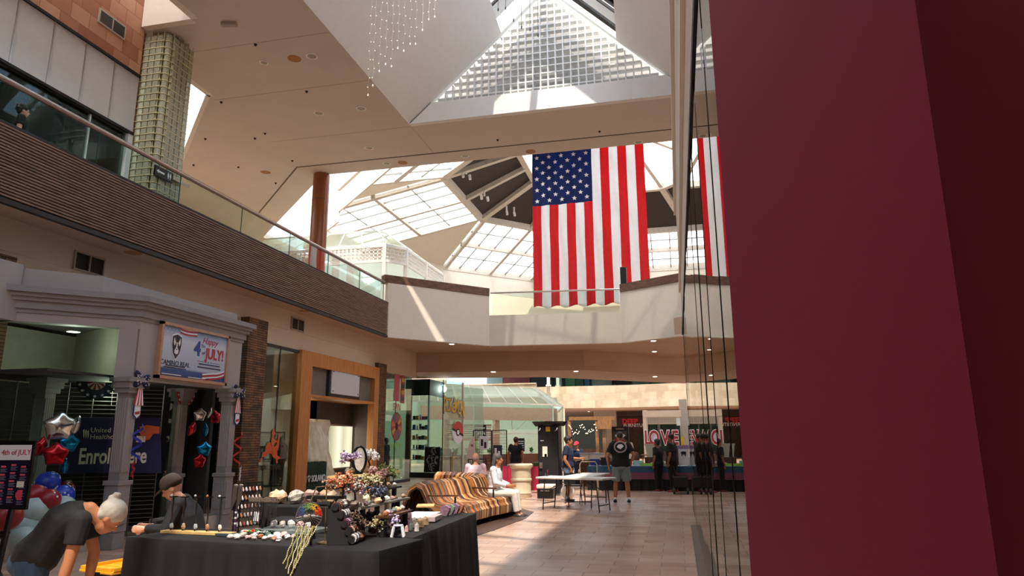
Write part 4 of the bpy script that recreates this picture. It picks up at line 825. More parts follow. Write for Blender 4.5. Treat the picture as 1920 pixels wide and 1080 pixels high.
# flag
fl=thing('hanging_flag','huge striped flag with starred blue canton hanging vertically below the skylight','flag',(-3.2,29,7))
YF=29.0; a=ay(1001,570,YF); c=ay(1221,570,YF); X0,X1=a.x,c.x; ZB=ay(1090,573,YF).z; ZT=ay(1100,262,YF).z+.15; 
def fy(x,z): 
    k=1-(z-ZB)/(ZT-ZB); return YF+.05*math.sin(x*7+z*.7)*(.4+.6*k)+.035*math.sin(x*17+z*1.9)*(.3+.7*k)+.03*math.sin(z*3.1+x*2)
m_fr=M('dc4a50',.8,var=.05,name='flag red'); m_fw=M('eeeef0',.8,var=.02,name='flag white'); m_fb=M('3c4f86',.8,var=.05,name='flag blue')
CZ=ZT-(ZT-ZB)*.405; XC=X0+(X1-X0)*7/13*.985; b=MB(); NX,NZ=78,60
pts=[(X0+(X1-X0)*i/NX,fy(X0+(X1-X0)*i/NX,ZB+(ZT-ZB)*j/NZ),ZB+(ZT-ZB)*j/NZ+(.06*math.sin(i*.5) if j==0 else 0)) for j in range(NZ+1) for i in range(NX+1)]
b.v=pts
jc=round(NZ*.595)
for j in range(NZ):
    for i in range(NX):
        b.f.append((j*(NX+1)+i,j*(NX+1)+i+1,(j+1)*(NX+1)+i+1,(j+1)*(NX+1)+i)); b.mi.append(2 if (j>=jc and i<42) else (0 if (i//6)%2==0 else 1))
cz0=ZB+(ZT-ZB)*jc/NZ; cx1=X0+(X1-X0)*42/78
for mm in (m_fr,m_fw,m_fb):
    nt=mm.node_tree; bs=[n for n in nt.nodes if n.type=='BSDF_PRINCIPLED'][0]; tr=nt.nodes.new('ShaderNodeBsdfTranslucent'); 
    src=bs.inputs['Base Color'].links[0].from_socket; nt.links.new(src,tr.inputs['Color']); mx=nt.nodes.new('ShaderNodeMixShader'); mx.inputs[0].default_value=.72
    nt.links.new(bs.outputs[0],mx.inputs[1]); nt.links.new(tr.outputs[0],mx.inputs[2]); nt.links.new(mx.outputs[0],[n for n in nt.nodes if n.type=='OUTPUT_MATERIAL'][0].inputs['Surface'])
o=b.build('flag_cloth',[m_fr,m_fw,m_fb],fl,2); sm=o.modifiers.new('s','SOLIDIFY'); sm.thickness=.004
b=MB()
for i in range(9):
    for j in range(11):
        if (i+j)%2==0:
            x=X0+(cx1-X0)*(i+.75)/9.6; z=cz0+(ZT-cz0)*(j+.85)/11.9; r_=.115
            for s_ in (1,): b.add([(q.x,fy(q.x,q.z)-.012,q.z) for q in star_poly((x,0,z),r_,(1,0,0),UZ)],[tuple(range(10))])
b.build('stars',M('ffffff',.8,var=.01,name='star white'),fl); MB().bar((X0-.02,YF,ZT),(X1+.02,YF,ZT),.05).build('hem_rod',m_wmetal,fl)
MB().tube([(X0+.2,YF,ZT),(X0+.2,YF,ZT+1.2)],.01,5).build('hanging_line',m_wmetal,fl); MB().tube([(X1-.2,YF,ZT),(X1-.2,YF,ZT+1.2)],.01,5).build('hanging_line',m_wmetal,fl)
tag(MB().box((-1.86,26.75,7.5),(-1.62,27.0,8.2)).build('speaker',m_blackp,bevel=.02),'slim black speaker standing on the walnut cap beside the flag','speaker')
# roof spotlights under the dark panels
for i,(px,py) in enumerate([(874,330),(908,371),(950,399),(964,401)]):
    p=ay(px,py,[30.5,33,36.5,37][i]); t=thing('twin_spotlight',['twin spotlight on the nearest dark roof panel','twin spotlight on the second dark roof panel','small spotlight left of the flag under the dark roof','small spotlight closest to the flag canton'][i],'spotlight',tuple(p),'spotlights under the dark roof')
    for s_ in ((-.12,.12) if i<2 else (0,)): MB().tube([p+V((s_,s_*1.5,.1)),p+V((s_+.05,s_*1.5-.05,-.14))],.07,8).build('lamp_head',m_wmetal,t,True)
    MB().cbox(p+V((0,0,.25)),(.08,.08,.3)).build('bracket',m_wmetal,t)
# string lights
st=thing('string_light_cluster','cluster of fine hanging wires with tiny bulbs below the near skylight','hanging lights',(-6,13,12))
m_bulb=M('ffe9c0',.3,var=0,name='bulb glow',emit=2.5)
for i,(px,py) in enumerate([(690,178),(699,160),(711,133),(723,120),(734,124),(746,90),(757,95),(769,82),(779,82),(792,56),(804,36),(815,31)]):
    p=ay(px,py,13+.15*(i%3)); b=MB().tube([p,V((p.x,p.y,14.0+.3*(i%2)))],.004,4); s_=b.build('light_strand',M('c8beb0',.4,name='fine wire'),st); b=MB(); b.ell(p,(.012,.012,.025),6,4)
    for k in range(1,14): b.ell(p+V((.02*(-1)**k,0,.22*k-.03)),(.007,.007,.009),5,3)
    b.build('bulbs',m_bulb,s_)
for i,(px,py) in enumerate([(934,18),(948,15),(963,38),(978,51),(994,55),(1009,66)]):
    p=ay(px,py,16+.1*(i%2)); b=MB().tube([p,V((p.x,p.y,15))],.006,4); b.ell(p,(.02,.02,.06),6,4); b.build('light_strand',m_dark,st)
# restroom sign
rs=thing('restroom_sign','black restroom sign with white arrow hanging behind the balcony glass','sign',(-10.9,12.5,7.3)); XR=-10.86
MB().box((-10.9,12.27,7.34),(XR,12.84,7.57)).build('sign_plate',m_blackp,rs); MB().box((-10.92,12.84,7.44),(-10.86,13.4,7.5)).build('bracket',m_steel,rs)
MB().extr([(XR,y,z) for y,z in ((12.31,7.455),(12.38,7.5),(12.38,7.475),(12.56,7.475),(12.56,7.435),(12.38,7.435),(12.38,7.41))],(.004,0,0)).build('arrow',m_whitep,rs)
b=MB()
for y in (12.68,12.75): b.extr([(XR,y-.025,7.44),(XR,y+.025,7.44),(XR,y+.015,7.51),(XR,y-.015,7.51)],(.004,0,0)); b.extr([(XR,y+.012*math.cos(a),7.525+.012*math.sin(a)) for a in [k*PI/4 for k in range(8)]],(.004,0,0)); b.box((XR,y-.012,7.39),(XR+.004,y-.003,7.44)); b.box((XR,y+.003,7.39),(XR+.004,y+.012,7.44))
b.build('figures',m_whitep,rs)
# ================================================================ people
m_skin={k:M(h,.55,var=.05,scale=12,name='skin '+k) for k,h in (('tan','b4764e'),('light','d9a184'),('brown','8a5638'),('pink','c98868'))}
def fr3(d,hint=(0,0,1)):
    d=V(d).normalized(); h=V(hint)
    if abs(d.dot(h))>.97: h=V((0,1,0))
    a=d.cross(h).normalized(); return a,d.cross(a)
def limb(b,p,q,r0,r1,cap=True,n=10,mid=None):
    p=V(p); q=V(q); a,c=fr3(q-p); secs=[(p,a*r0,c*r0)]
    if mid: secs.append((p.lerp(q,.35),a*mid,c*mid))
    secs.append((q,a*r1,c*r1)); b.loft(secs,n)
    if cap: b.ell(p,r0*.99,10,7); b.ell(q,r1*.99,10,7)
def remesh(b,name,mat,parent,vox,sm=4):
    tmp=bpy.data.objects.new('tmp',b.mesh('tmp',mat,ORG[parent.name])); COL.objects.link(tmp)
    m=tmp.modifiers.new('r','REMESH'); m.mode='VOXEL'; m.voxel_size=vox
    s_=tmp.modifiers.new('s','SMOOTH'); s_.iterations=sm; s_.factor=.5
    me=bpy.data.meshes.new_from_object(tmp.evaluated_get(bpy.context.evaluated_depsgraph_get())); bpy.data.objects.remove(tmp)
    me.name=name; me.polygons.foreach_set('use_smooth',[True]*len(me.polygons)); me.materials.clear(); me.materials.append(mat)
    o=bpy.data.objects.new(name,me); COL.objects.link(o); o.parent=parent; ORG[o.name]=ORG[parent.name]; return o
def lerp3(A,t):
    A=[V(p) for p in A]
    if t<=1: return A[0].lerp(A[1],t)
    return A[1].lerp(A[2],t-1)
def hand(b,w,d,nrm,s,curl=.5,side=1):
    d=V(d).normalized(); nrm=V(nrm); nrm=(nrm-d*nrm.dot(d)).normalized(); lat=d.cross(nrm)*side
    b.loft([(w,lat*.024*s,nrm*.02*s),(w+d*.04*s,lat*.036*s,nrm*.016*s),(w+d*.085*s,lat*.04*s,nrm*.013*s)],10)
    for k,(o_,L) in enumerate(((-.03,.065),(-.01,.075),(.011,.07),(.03,.055))):
        p=w+d*.08*s+lat*o_*s; d1=(d*math.cos(curl*.7)+nrm*math.sin(curl*.7)); q=p+d1*L*.55*s; d2=(d*math.cos(curl*1.8)+nrm*math.sin(curl*1.8)); r_=q+d2*L*.5*s
        b.tube([p,q,r_],[.0095*s,.009*s,.0075*s],7)
    p=w+d*.03*s-lat*.03*s; q=p+(d*.7-lat*.6+nrm*.3).normalized()*.04*s; b.tube([p,q,q+(d+nrm*.5).normalized()*.03*s],[.0125*s,.011*s,.009*s],7)
def person(label,loc,face=0,s=1.0,J={},skin='tan',shirt='202020',pants='30405a',hair='2a201a',hs='short',fat=1.0,sleeve=.6,leg=1.0,lookp=None,hd=(0,1,0),hu=(0,0,1),shoes='1a1a1c',vox=.011,curl=.6,extras=None,group=None,noleg=False):
    """joints are local: x to the figure's own right, y the way it faces, z up"""
    D_=dict(pel=(0,0,.93),che=(0,.0,1.24),nec=(0,-.01,1.45),hea=(0,.02,1.60),shr=(.18,-.01,1.40),shl=(-.18,-.01,1.40),elr=(.24,-.03,1.12),ell=(-.24,-.03,1.12),wrr=(.26,.04,.88),wrl=(-.26,.04,.88),
        hir=(.09,0,.90),hil=(-.09,0,.90),knr=(.10,.02,.49),knl=(-.10,.02,.49),anr=(.11,-.02,.09),anl=(-.11,-.02,.09),hdr=(0,.15,-1),hdl=(0,.15,-1))
    D_.update(J); root=thing('person',label,'person',loc,group); rm=Matrix.Rotation(face,3,'Z'); L0=V(loc)
    G={k:(L0+rm@(V(v)*s) if not k.startswith('hd') else rm@V(v)) for k,v in D_.items()}
    hf=(rm@V(hd)).normalized(); hup=(rm@V(hu)).normalized(); hup=(hup-hf*hup.dot(hf)).normalized(); hr=hf.cross(hup)
    sh=(G['shr']-G['shl']).normalized(); hp=(G['hir']-G['hil']).normalized(); spine=[G['pel'],G['che'],G['nec']]
    f=fat
    def torso(b,g,t0,t1,neck=True,low=0):
        rows=[(-.30,.145,.10),(0,.165*f,.118*f),(.45,.142*f,.105*f),(.9,.162*f,.118*f),(1.0,.168*f,.12*f),(1.45,.175*f**.5,.108*f**.7),(1.75,.165,.085),(1.93,.105,.068),(2.02,.066,.06)]
        secs=[]
        for t,rx,ry in rows:
            if t<t0-1e-6 or t>t1+1e-6: continue
            p=lerp3(spine,max(t,0)) if t>=0 else G['pel']+(G['pel']-G['che']).normalized()*(-t*.33*s)
            ax_=(lerp3(spine,min(max(t,0)+.1,2))-lerp3(spine,max(t-.1,0))).normalized(); sd_=hp.lerp(sh,min(1,max(0,t/1.6))).normalized(); fw_=ax_.cross(sd_).normalized()
            gg=g+(low*(1.35 if t<0 else 1) if t<=.1 else low*.4 if t<.6 else 0); secs.append((p,sd_*(rx*s+gg),fw_*(ry*s+gg)))
        b.loft(secs,18)
    b=MB(); torso(b,0,-.3,2.02); b.ell(G['pel']-(G['che']-G['pel']).normalized()*.06*s,(.13*s,.11*s,.10*s),12,8)
    for c in 'rl':
        S_,E_,W_=G['sh'+c],G['el'+c],G['wr'+c]; b.ell(S_,.062*s*f**.5,10,7); limb(b,S_,E_,.056*s*f**.5,.043*s); limb(b,E_,W_,.042*s,.027*s,mid=.043*s)
        hand(b,W_,G['hd'+c],rm@V((-1 if c=='r' else 1,.2,0)),s,curl,1 if c=='r' else -1)
        if not noleg:
            H_,K_,A_=G['hi'+c],G['kn'+c],G['an'+c]; limb(b,H_,K_,.092*s*f**.5,.06*s); limb(b,K_,A_,.058*s,.038*s,mid=.06*s)
            tf=rm@V((0,1,0)); b.ell(A_+tf*.06*s-V((0,0,.035*s)),(.045*s,.045*s,.035*s),8,6); 
    limb(b,G['nec'],G['hea']-hup*.05*s,.056*s,.052*s)
    Hc=G['hea']; mt=Matrix((hr,hf,hup)).transposed()
    def HP(x,y,z): return Hc+(hr*x+hf*y+hup*z)*s
    b.ell(HP(0,-.01,.03),(.077*s,.096*s,.095*s),16,12,mt); b.ell(HP(0,.02,-.05),(.06*s,.07*s,.068*s),14,10,mt); b.ell(HP(0,.045,-.092),(.032*s,.03*s,.024*s),10,7,mt)
    b.tube([HP(0,.082,.02),HP(0,.108,-.018),HP(0,.088,-.028)],[.009*s,.016*s,.012*s],8); b.ell(HP(0,.086,-.052),(.024*s,.012*s,.009*s),8,6,mt); b.ell(HP(0,.082,.034),(.055*s,.012*s,.01*s),10,6,mt)
    for e in (-1,1): b.ell(HP(e*.076,-.005,-.005),(.012*s,.022*s,.033*s),8,6,mt)
    remesh(b,'body',m_skin[skin],root,vox)
    for e in (-1,1):
        ey=MB().ell(HP(e*.031,.083,.012),(.013*s,.008*s,.008*s),8,6,mt).build('eye',m_whitep,root,2); MB().ell(HP(e*.031,.090,.012),.005*s,6,5).build('pupil',m_black,ey,2)
    # shirt
    b=MB(); g=.016*s; torso(b,g,-.3,1.93,True,.018*s)
    for c in 'rl':
        S_,E_,W_=G['sh'+c],G['el'+c],G['wr'+c]; b.ell(S_,.062*s*f**.5+g,10,7); 
        if sleeve<=1: limb(b,S_,S_.lerp(E_,sleeve),.06*s*f**.5+g,.055*s*f**.5+g,False)
        else: limb(b,S_,E_,.058*s+g,.044*s+g,False); b.ell(E_,.044*s+g); limb(b,E_,E_.lerp(W_,sleeve-1),.044*s+g,.032*s+g,False)
    remesh(b,'shirt',M(shirt,.85,var=.12,scale=14,name='cloth '+shirt) if isinstance(shirt,str) else shirt,root,vox,3)
    if not noleg:
        b=MB(); g=.02*s; torso(b,g,-.3,.45); b.ell(G['pel']-(G['che']-G['pel']).normalized()*.06*s,(.15*s*f,.135*s*f,.125*s),12,8)
        for c in 'rl':
            H_,K_,A_=G['hi'+c],G['kn'+c],G['an'+c]
            if leg<=.95: limb(b,H_,H_.lerp(K_,leg),.098*s*f**.5+g,.085*s*f**.5+g,False)
            else: limb(b,H_,K_,.096*s*f**.5+g,.062*s+g,False); b.ell(K_,.062*s+g); limb(b,K_,K_.lerp(A_,min(1,leg-.0) if leg<1.5 else leg-1),.062*s+g,.05*s+g,False)
        remesh(b,'trousers' if leg>.95 else 'shorts',M(pants,.85,var=.1,scale=14,name='cloth '+pants),root,vox,3)
        for c in 'rl':
            A_=G['an'+c]; tf=rm@V((0,1,0)); sd_=rm@V((1,0,0)); bb=MB(); z0=A_-V((0,0,.09*s))
            bb.loft([(z0-tf*.075*s+V((0,0,.035*s)),sd_*.03*s,V((0,0,.034*s))),(z0-tf*.04*s+V((0,0,.05*s)),sd_*.042*s,V((0,0,.05*s))),(z0+tf*.03*s+V((0,0,.045*s)),sd_*.043*s,V((0,0,.045*s))),(z0+tf*.12*s+V((0,0,.032*s)),sd_*.05*s,V((0,0,.031*s))),(z0+tf*.19*s+V((0,0,.024*s)),sd_*.035*s,V((0,0,.022*s)))],12)
            so_=bb.build('shoe',M(shoes,.6,name='shoe '+shoes),root,2)
            MB().loft([(z0-tf*.08*s+V((0,0,.008)),sd_*.036*s,V((0,0,.008))),(z0+tf*.05*s+V((0,0,.008)),sd_*.046*s,V((0,0,.008))),(z0+tf*.2*s+V((0,0,.008)),sd_*.036*s,V((0,0,.008)))],10).build('sole',m_whitep,so_)
            if leg<1 and hs!='none': MB().tube([A_+V((0,0,-.02*s)),A_.lerp(G['kn'+c],.12)],.043*s,10).build('sock',m_whitep,root,2)
    # hair
    mh=M(hair,.6,var=.15,scale=14,name='hair '+hair); b=MB()
    if hs in ('short','long','bun','crop','curly'):
        k=.012 if hs=='crop' else .02
        b.ell(HP(0,-.024,.052),(.073*s+k*s,.088*s+k*s,.083*s+k*s),16,12,mt)
        if hs!='crop': b.ell(HP(0,-.055,.0),(.074*s,.055*s,.07*s),12,8,mt)
        if hs=='short': b.ell(HP(0,.05,.10),(.06*s,.04*s,.03*s),10,7,mt)
        if hs=='curly':
            rn=random.Random(3)
            for q in range(26): a=rn.uniform(0,2*PI); e=rn.uniform(-.2,1.4); b.ell(HP(.09*math.cos(a)*math.cos(e),-.02+.1*math.sin(a)*math.cos(e)-.01,.05+.095*math.sin(e)),.025*s,6,5)
        if hs=='long':
            for x_ in (-.045,0,.045): b.tube([HP(x_,-.06,.05),HP(x_*1.5,-.085,-.08),HP(x_*1.5,-.10,-.2),HP(x_*1.2,-.10,-.27)],[.05*s,.05*s,.042*s,.02*s],9)
        if hs=='bun': b.ell(HP(.0,-.10,.10),(.035*s,.05*s,.03*s),10,7,mt); b.tube([HP(-.02,-.09,.11),HP(.0,-.12,.14),HP(.03,-.10,.16)],[.03*s,.027*s,.02*s],8)
        o=remesh(b,'hair',mh,root,vox*.9,2)
    if hs=='fringe':
        b.ell(HP(0,-.035,.0),(.08*s,.075*s,.055*s),14,9,mt); remesh(b,'hair',mh,root,vox*.9,2)
    if hs=='cap':
        b.ell(HP(0,-.015,.055),(.09*s,.108*s,.085*s),16,10,mt); remesh(b,'hair',mh,root,vox*.9,2)
        b=MB(); secs=[]
        for q in range(7): a=q/6*PI/2; secs.append((HP(0,-.012,.035+.128*math.sin(a)),hr*(.096*s*math.cos(a)**.75+.002),hf*(.116*s*math.cos(a)**.75+.002)))
        b.loft(secs,20); cp=b.build('cap',M(extras or '3a332c',.85,name='cap cloth'),root,2)
        MB().extr([HP(.078*math.cos(a)*1.05,.07+.125*math.sin(a),.05-.035*math.sin(a)) for a in [PI*q/12 for q in range(13)]],hup*.009*s).build('cap_brim',M(extras or '3a332c',.85,name='cap cloth'),cp)
    return root,G,HP,mt
# ================================================================ who is where
R_=math.radians
person('person in black tee shirt bending over, grey hair in a bun, blue jeans',(-4.86,4.62,0),-R(50),1.0,dict(pel=(0,.07,.77),che=(0,.22,1.0),nec=(0,.38,1.09),hea=(0,.52,1.01),shr=(.18,.34,1.02),shl=(-.18,.36,1.02),elr=(.21,.30,.74),ell=(-.16,.44,.74),wrr=(.20,.25,.50),wrl=(-.14,.42,.50),hir=(.09,.05,.75),hil=(-.09,.05,.75),knr=(.10,.06,.44),knl=(-.10,.06,.44),hdr=(0,.1,-1),hdl=(0,.1,-1)),
 skin='tan',shirt='141414',pants='2a4258',hair='b9b0a2',hs='bun',fat=1.12,sleeve=.62,leg=1.9,hd=(0,.62,-.78),hu=(0,.80,.6),vox=.009)
person('person in dark cap and black jacket sitting low behind the vendor table',(-5.45,7.3,0),R(118),1.08,dict(pel=(0,-.05,.42),che=(0,.05,.72),nec=(0,.14,.90),hea=(0,.22,1.0),shr=(.18,.12,.86),shl=(-.18,.12,.86),elr=(.26,.2,.62),ell=(-.26,.2,.62),wrr=(.12,.42,.62),wrl=(-.12,.42,.62),hir=(.09,0,.42),hil=(-.09,0,.42),knr=(.14,.42,.44),knl=(-.14,.42,.44),anr=(.14,.38,.09),anl=(-.14,.38,.09),hdr=(0,1,0),hdl=(0,1,0)),
 skin='light',shirt='17181c',pants='1c1c20',hair='2a221c',hs='cap',fat=1.15,sleeve=1.9,leg=1.9,hd=(0,.85,-.5),vox=.01,extras='4a4038')
person('person in navy tee shirt and denim shorts standing beside the black locker',(-2.95,19.3,0),-R(85),.99,dict(che=(0,.01,1.22),wrr=(.22,.1,.86),elr=(.26,-.06,1.1),ell=(-.2,.12,1.12),wrl=(-.1,.34,1.12),hdl=(0,1,.1),hea=(0,.04,1.59)),skin='tan',shirt='1a2340',pants='7186a0',hair='2a1a16',hs='short',fat=1.2,sleeve=.6,leg=.55,shoes='1c2230')
_,G,HPf,_m=person('person in black tee shirt with round back print and grey green shorts, back turned',(-1.50,19.0,0),R(6),1.04,dict(shr=(.20,-.01,1.40),shl=(-.20,-.01,1.40),elr=(.33,-.10,1.17),ell=(-.33,-.08,1.14),wrr=(.26,.10,.98),wrl=(-.30,.06,.88),anr=(.17,-.02,.09),anl=(-.17,-.02,.09),knr=(.14,.02,.49),knl=(-.14,.02,.49)),skin='tan',shirt='101012',pants='7c8a88',hair='3a2c24',hs='crop',fat=1.3,sleeve=.7,leg=.9,shoes='17171a')
pr_=_; c=V((-1.48,18.80,1.42)); b=MB().extr([c+V((.17*math.cos(a),0,.15*math.sin(a))) for a in [2*PI*k/24 for k in range(24)]],(0,-.006,0)); b.build('back_print',M('b89aa0',.7,name='pink grey print'),pr_)
MB().extr([c+V((.135*math.cos(a),-.004,.118*math.sin(a))) for a in [2*PI*k/24 for k in range(24)]],(0,-.006,0)).build('back_print_centre',m_black,pr_)
MB().extr([c+V(p) for p in ((-.09,-.01,.0),(-.05,-.01,.06),(.04,-.01,.07),(.09,-.01,.02),(.05,-.01,-.02),(.0,-.01,-.06),(-.05,-.01,-.03))],(0,-.006,0)).build('back_print_figure',m_whitep,pr_)
person('tall person all in black with beard and red trainers by the blue clothed table',(-.22,23.0,0),R(70),1.02,dict(elr=(.25,.02,1.12),wrr=(.22,.14,.9)),skin='brown',shirt='0e0e10',pants='0c0c0e',hair='1a1412',hs='crop',fat=1.32,sleeve=.75,leg=1.15,shoes='9a1c1c')
person('shorter dark haired person in black shirt standing behind the tall bearded one',(-.66,23.25,0),R(60),.93,{},skin='brown',shirt='16181c',pants='101014',hair='241a16',hs='short',fat=1.2,sleeve=.7,leg=1.3,shoes='7a1c1c')
sit=dict(pel=(0,0,.52),che=(0,.0,.84),nec=(0,.02,1.05),hea=(0,.06,1.2),shr=(.18,.0,1.0),shl=(-.18,.0,1.0),elr=(.22,.06,.73),ell=(-.22,.06,.73),wrr=(.1,.3,.66),wrl=(-.08,.32,.66),hir=(.09,.02,.50),hil=(-.09,.02,.50),knr=(.11,.44,.50),knl=(-.11,.44,.50),anr=(.1,.5,.09),anl=(-.1,.5,.09),hdr=(0,1,0),hdl=(0,1,0))
person('person with long dark grey hair in white top and trousers seated on the striped bench',(-3.95,15.35,-.02),-R(90),1.0,sit,skin='tan',shirt='dfe0e4',pants='d8cfc0',hair='4a4440',hs='long',fat=1.15,sleeve=1.85,leg=1.9,shoes='121214')
person('person with grey hair fringe and pale pink shirt seated across the striped bench',(-4.85,16.9,-.02),R(15),1.0,sit,skin='pink',shirt='e3c3c8',pants='4a4a55',hair='9a9088',hs='fringe',fat=1.2,sleeve=.7,leg=1.9)
person('person in grey tee shirt with dark hair bending over goods behind the blue table',(-2.15,24.9,0),R(10),1.0,dict(che=(0,.1,1.16),nec=(0,.22,1.34),hea=(0,.32,1.45),shr=(.19,.18,1.28),shl=(-.19,.18,1.28),elr=(.26,.3,1.05),ell=(-.28,.3,1.05),wrr=(.2,.5,.92),wrl=(-.22,.5,.92)),skin='tan',shirt='7a7468',pants='3a3a44',hair='2c2220',hs='short',fat=1.3,sleeve=.7,leg=1.9)
person('person in red cap and navy shirt sitting behind white tubs',(-3.7,26.6,.2),R(170),1.0,sit,skin='light',shirt='1c2a4a',pants='30343c',hair='3a2a20',hs='cap',fat=1.1,sleeve=.6,leg=1.9,extras='c03a40')
person('person in white shirt bending beside the poster kiosk',(-2.0,29.5,0),R(60),1.02,dict(nec=(0,.06,1.44),hea=(0,.12,1.58)),skin='brown',shirt='ececec',pants='23262e',hair='1a1614',hs='crop',sleeve=.8,leg=1.9)
person('person in black floral top and patterned trousers facing away by the clothing racks',(-5.8,25.5,0),-R(10),1.0,dict(elr=(.28,-.02,1.14),ell=(-.28,-.02,1.14),hea=(0,.05,1.58)),skin='tan',shirt='15151c',pants='34304a',hair='4a2e22',hs='short',fat=1.15,sleeve=.65,leg=1.9)
person('person in slate blue shirt standing beyond the racks left of the locker',(-5.05,27.0,0),-R(60),1.03,{},skin='tan',shirt='3a4658',pants='2a2e3a',hair='5a4a3c',hs='crop',fat=1.3,sleeve=.7,leg=1.9)
person('person with dark curly hair in black tee shirt walking behind the balcony glass',(-11.0,9.15,5.9),-R(35),.9,{},skin='light',shirt='121214',pants='20242c',hair='14100e',hs='curly',sleeve=.6,leg=1.9)
person('person in dark clothes standing inside the prize wheel shop',(-11.5,27.0,0),-R(100),1.0,{},skin='brown',shirt='1c1e20',pants='18181c',hair='1a1614',hs='crop',sleeve=.7,leg=1.9)
b=MB(); rnd=random.Random(9)
# ---------------------------------------------------------------- striped bench
bc=thing('striped_bench','long curving bench of bent wooden ribs in striped brown cream and amber','bench',(-4.4,14,0))
pth=[V(p) for p in ((-4.35,11.6,0),(-4.62,12.3,0),(-4.72,13.2,0),(-4.62,14.3,0),(-4.42,15.3,0),(-4.5,16.2,0),(-5.1,16.9,0),(-5.9,17.1,0))]
def cat(ps,t):
    n=len(ps)-1; i=min(int(t),n-1); u=t-i; p0,p1,p2,p3=ps[max(i-1,0)],ps[i],ps[i+1],ps[min(i+2,n)]
    return .5*((2*p1)+(p2-p0)*u+(2*p0-5*p1+4*p2-p3)*u*u+(3*p1-p0-3*p2+p3)*u**3)
prof=[(-.26,.10),(-.25,.35),(-.21,.60),(-.13,.78),(-.02,.85),(.08,.80),(.15,.66),(.20,.52),(.28,.45),(.42,.42),(.62,.43),(.76,.44),(.83,.40),(.86,.28),(.85,.12)]
cols=[woodmat('rib '+str(i),c1,c2,(5,5,5),.35) for i,(c1,c2) in enumerate((('cfa878','dcba8c'),('4a2c1c','5e3a26'),('b46e2e','c8823c'),('7d7468','8f867a'),('8a4e2a','9c5c34'),('2a1a14','3a241a'),('b87c3c','c88c48')))]
NSL=112; b=MB(); seq=[rnd.choice((0,1,1,2,3,4,4,5,5,6)) for _ in range(NSL)]
for k in range(NSL):
    t0=(k+.04)/NSL*7; t1=(k+.96)/NSL*7; b.cur=seq[k]; ring=[]
    for t_ in (t0,t1):
        p=cat(pth,t_); d=(cat(pth,min(t_+.03,7))-cat(pth,max(t_-.03,0))).normalized(); sd_=V((d.y,-d.x,0))
        jj=1+.006*((k*7)%3-1)
        ring.append(([p+sd_*o_+V((0,0,z*jj)) for o_,z in prof],sd_))
    n=len(prof); vs_=[]; 
    for (pts,sd_) in ring:
        vs_+=pts; inner=[]
        for i in range(n):
            a=pts[max(i-1,0)]; c_=pts[min(i+1,n-1)]; tg=(c_-a).normalized(); nn_=V((-sd_.y,sd_.x,0)).cross(tg).normalized(); 
            if (nn_.z>0)!=(True) and abs(nn_.z)>.2: nn_=-nn_
            inner.append(pts[i]-nn_*.035)
        vs_+=inner
    fs=[]
    for i in range(n-1): fs+=[(i,i+1,2*n+i+1,2*n+i),(n+i,3*n+i,3*n+i+1,n+i+1),(i,n+i,n+i+1,i+1),(2*n+i,2*n+i+1,3*n+i+1,3*n+i)]
    fs+=[(0,2*n,3*n,n),(n-1,2*n-1,4*n-1,3*n-1)]; b.add(vs_,fs)
b.build('rib_shell',cols,bc)
b=MB()
for t_ in (.3,1.8,3.2,4.6,6): 
    p=cat(pth,t_); d=(cat(pth,t_+.03)-cat(pth,t_-.03)).normalized(); sd_=V((d.y,-d.x,0)); b.bar(p-sd_*.2+V((0,0,.02)),p+sd_*.8+V((0,0,.02)),.1,.04); b.bar(p+sd_*.3+V((0,0,.02)),p+sd_*.3+V((0,0,.38)),.06)
    m=b.build('support_frame',m_blackp,bc); b=MB()
for t_ in (1.35,3.6):
    p=cat(pth,t_); d=(cat(pth,t_+.03)-cat(pth,t_-.03)).normalized(); sd_=V((d.y,-d.x,0)); q=p+sd_*.12+V((0,0,.62)); w=p+sd_*.72+V((0,0,.62))
    ar=MB().bar(q,w,.07,.03).build('armrest',m_walnut,bc); MB().bar(w-sd_*.06-V((0,0,.02)),w-sd_*.06-V((0,0,.2)),.03).build('armrest_post',m_blackp,ar)
tag(MB().prism([(-5.1,11.2),(-3.6,11.1),(-3.35,13),(-3.2,15),(-3.3,16.3),(-4.2,17.8),(-6,18),(-6.1,17.2)],.001,.012).build('floor_mat',M('4a352c',.4,name='dark brown mat')),'dark brown mat on the floor under the striped bench','mat')
# ---------------------------------------------------------------- white folding tables
def folding(c,L,Wd,rz,label):
    t=thing('folding_table',label,'table',(c[0],c[1],0),'white folding tables'); m=Matrix.Rotation(rz,3,'Z'); c=V((c[0],c[1],0))
    def T(x,y,z): return c+m@V((x,y,z))
    MB().cbox(c+V((0,0,.725)),(L,Wd,.045),rz).build('tabletop',M('d8d6d0',.45,name='white plastic top'),t,bevel=.012)
    for s_ in (-1,1):
        b=MB().tube([T(s_*L*.38,-Wd*.4,.70),T(s_*L*.42,-Wd*.38,.0)],.014,7).tube([T(s_*L*.38,Wd*.4,.70),T(s_*L*.42,Wd*.38,.0)],.014,7).tube([T(s_*L*.42,-Wd*.38,.14),T(s_*L*.42,Wd*.38,.14)],.012,7).tube([T(s_*L*.40,0,.45),T(s_*L*.1,0,.69)],.01,6)
        b.build('leg_frame',m_dark,t)
folding((-2.42,17.0),1.76,.74,-.34,'white folding table in front, standing nearest the camera'); folding((-2.3,18.3),1.8,.74,R(82),'white folding table behind, set end on to the front one')
p=V((-3.15,17.25,.75)); t=thing('pen_cup','small glass and pens at the end of the front folding table','cup',tuple(p)); MB().cyl((p.x,p.y),.035,.7476,.84,12).build('glass_cup',m_shopglass,t); MB().tube([p,p+V((.02,.02,.15))],.006,5).build('pen',m_redp,t)
fc=thing('folding_chair','black folding chair pushed under the white tables','chair',(-2.55,18.6,0))
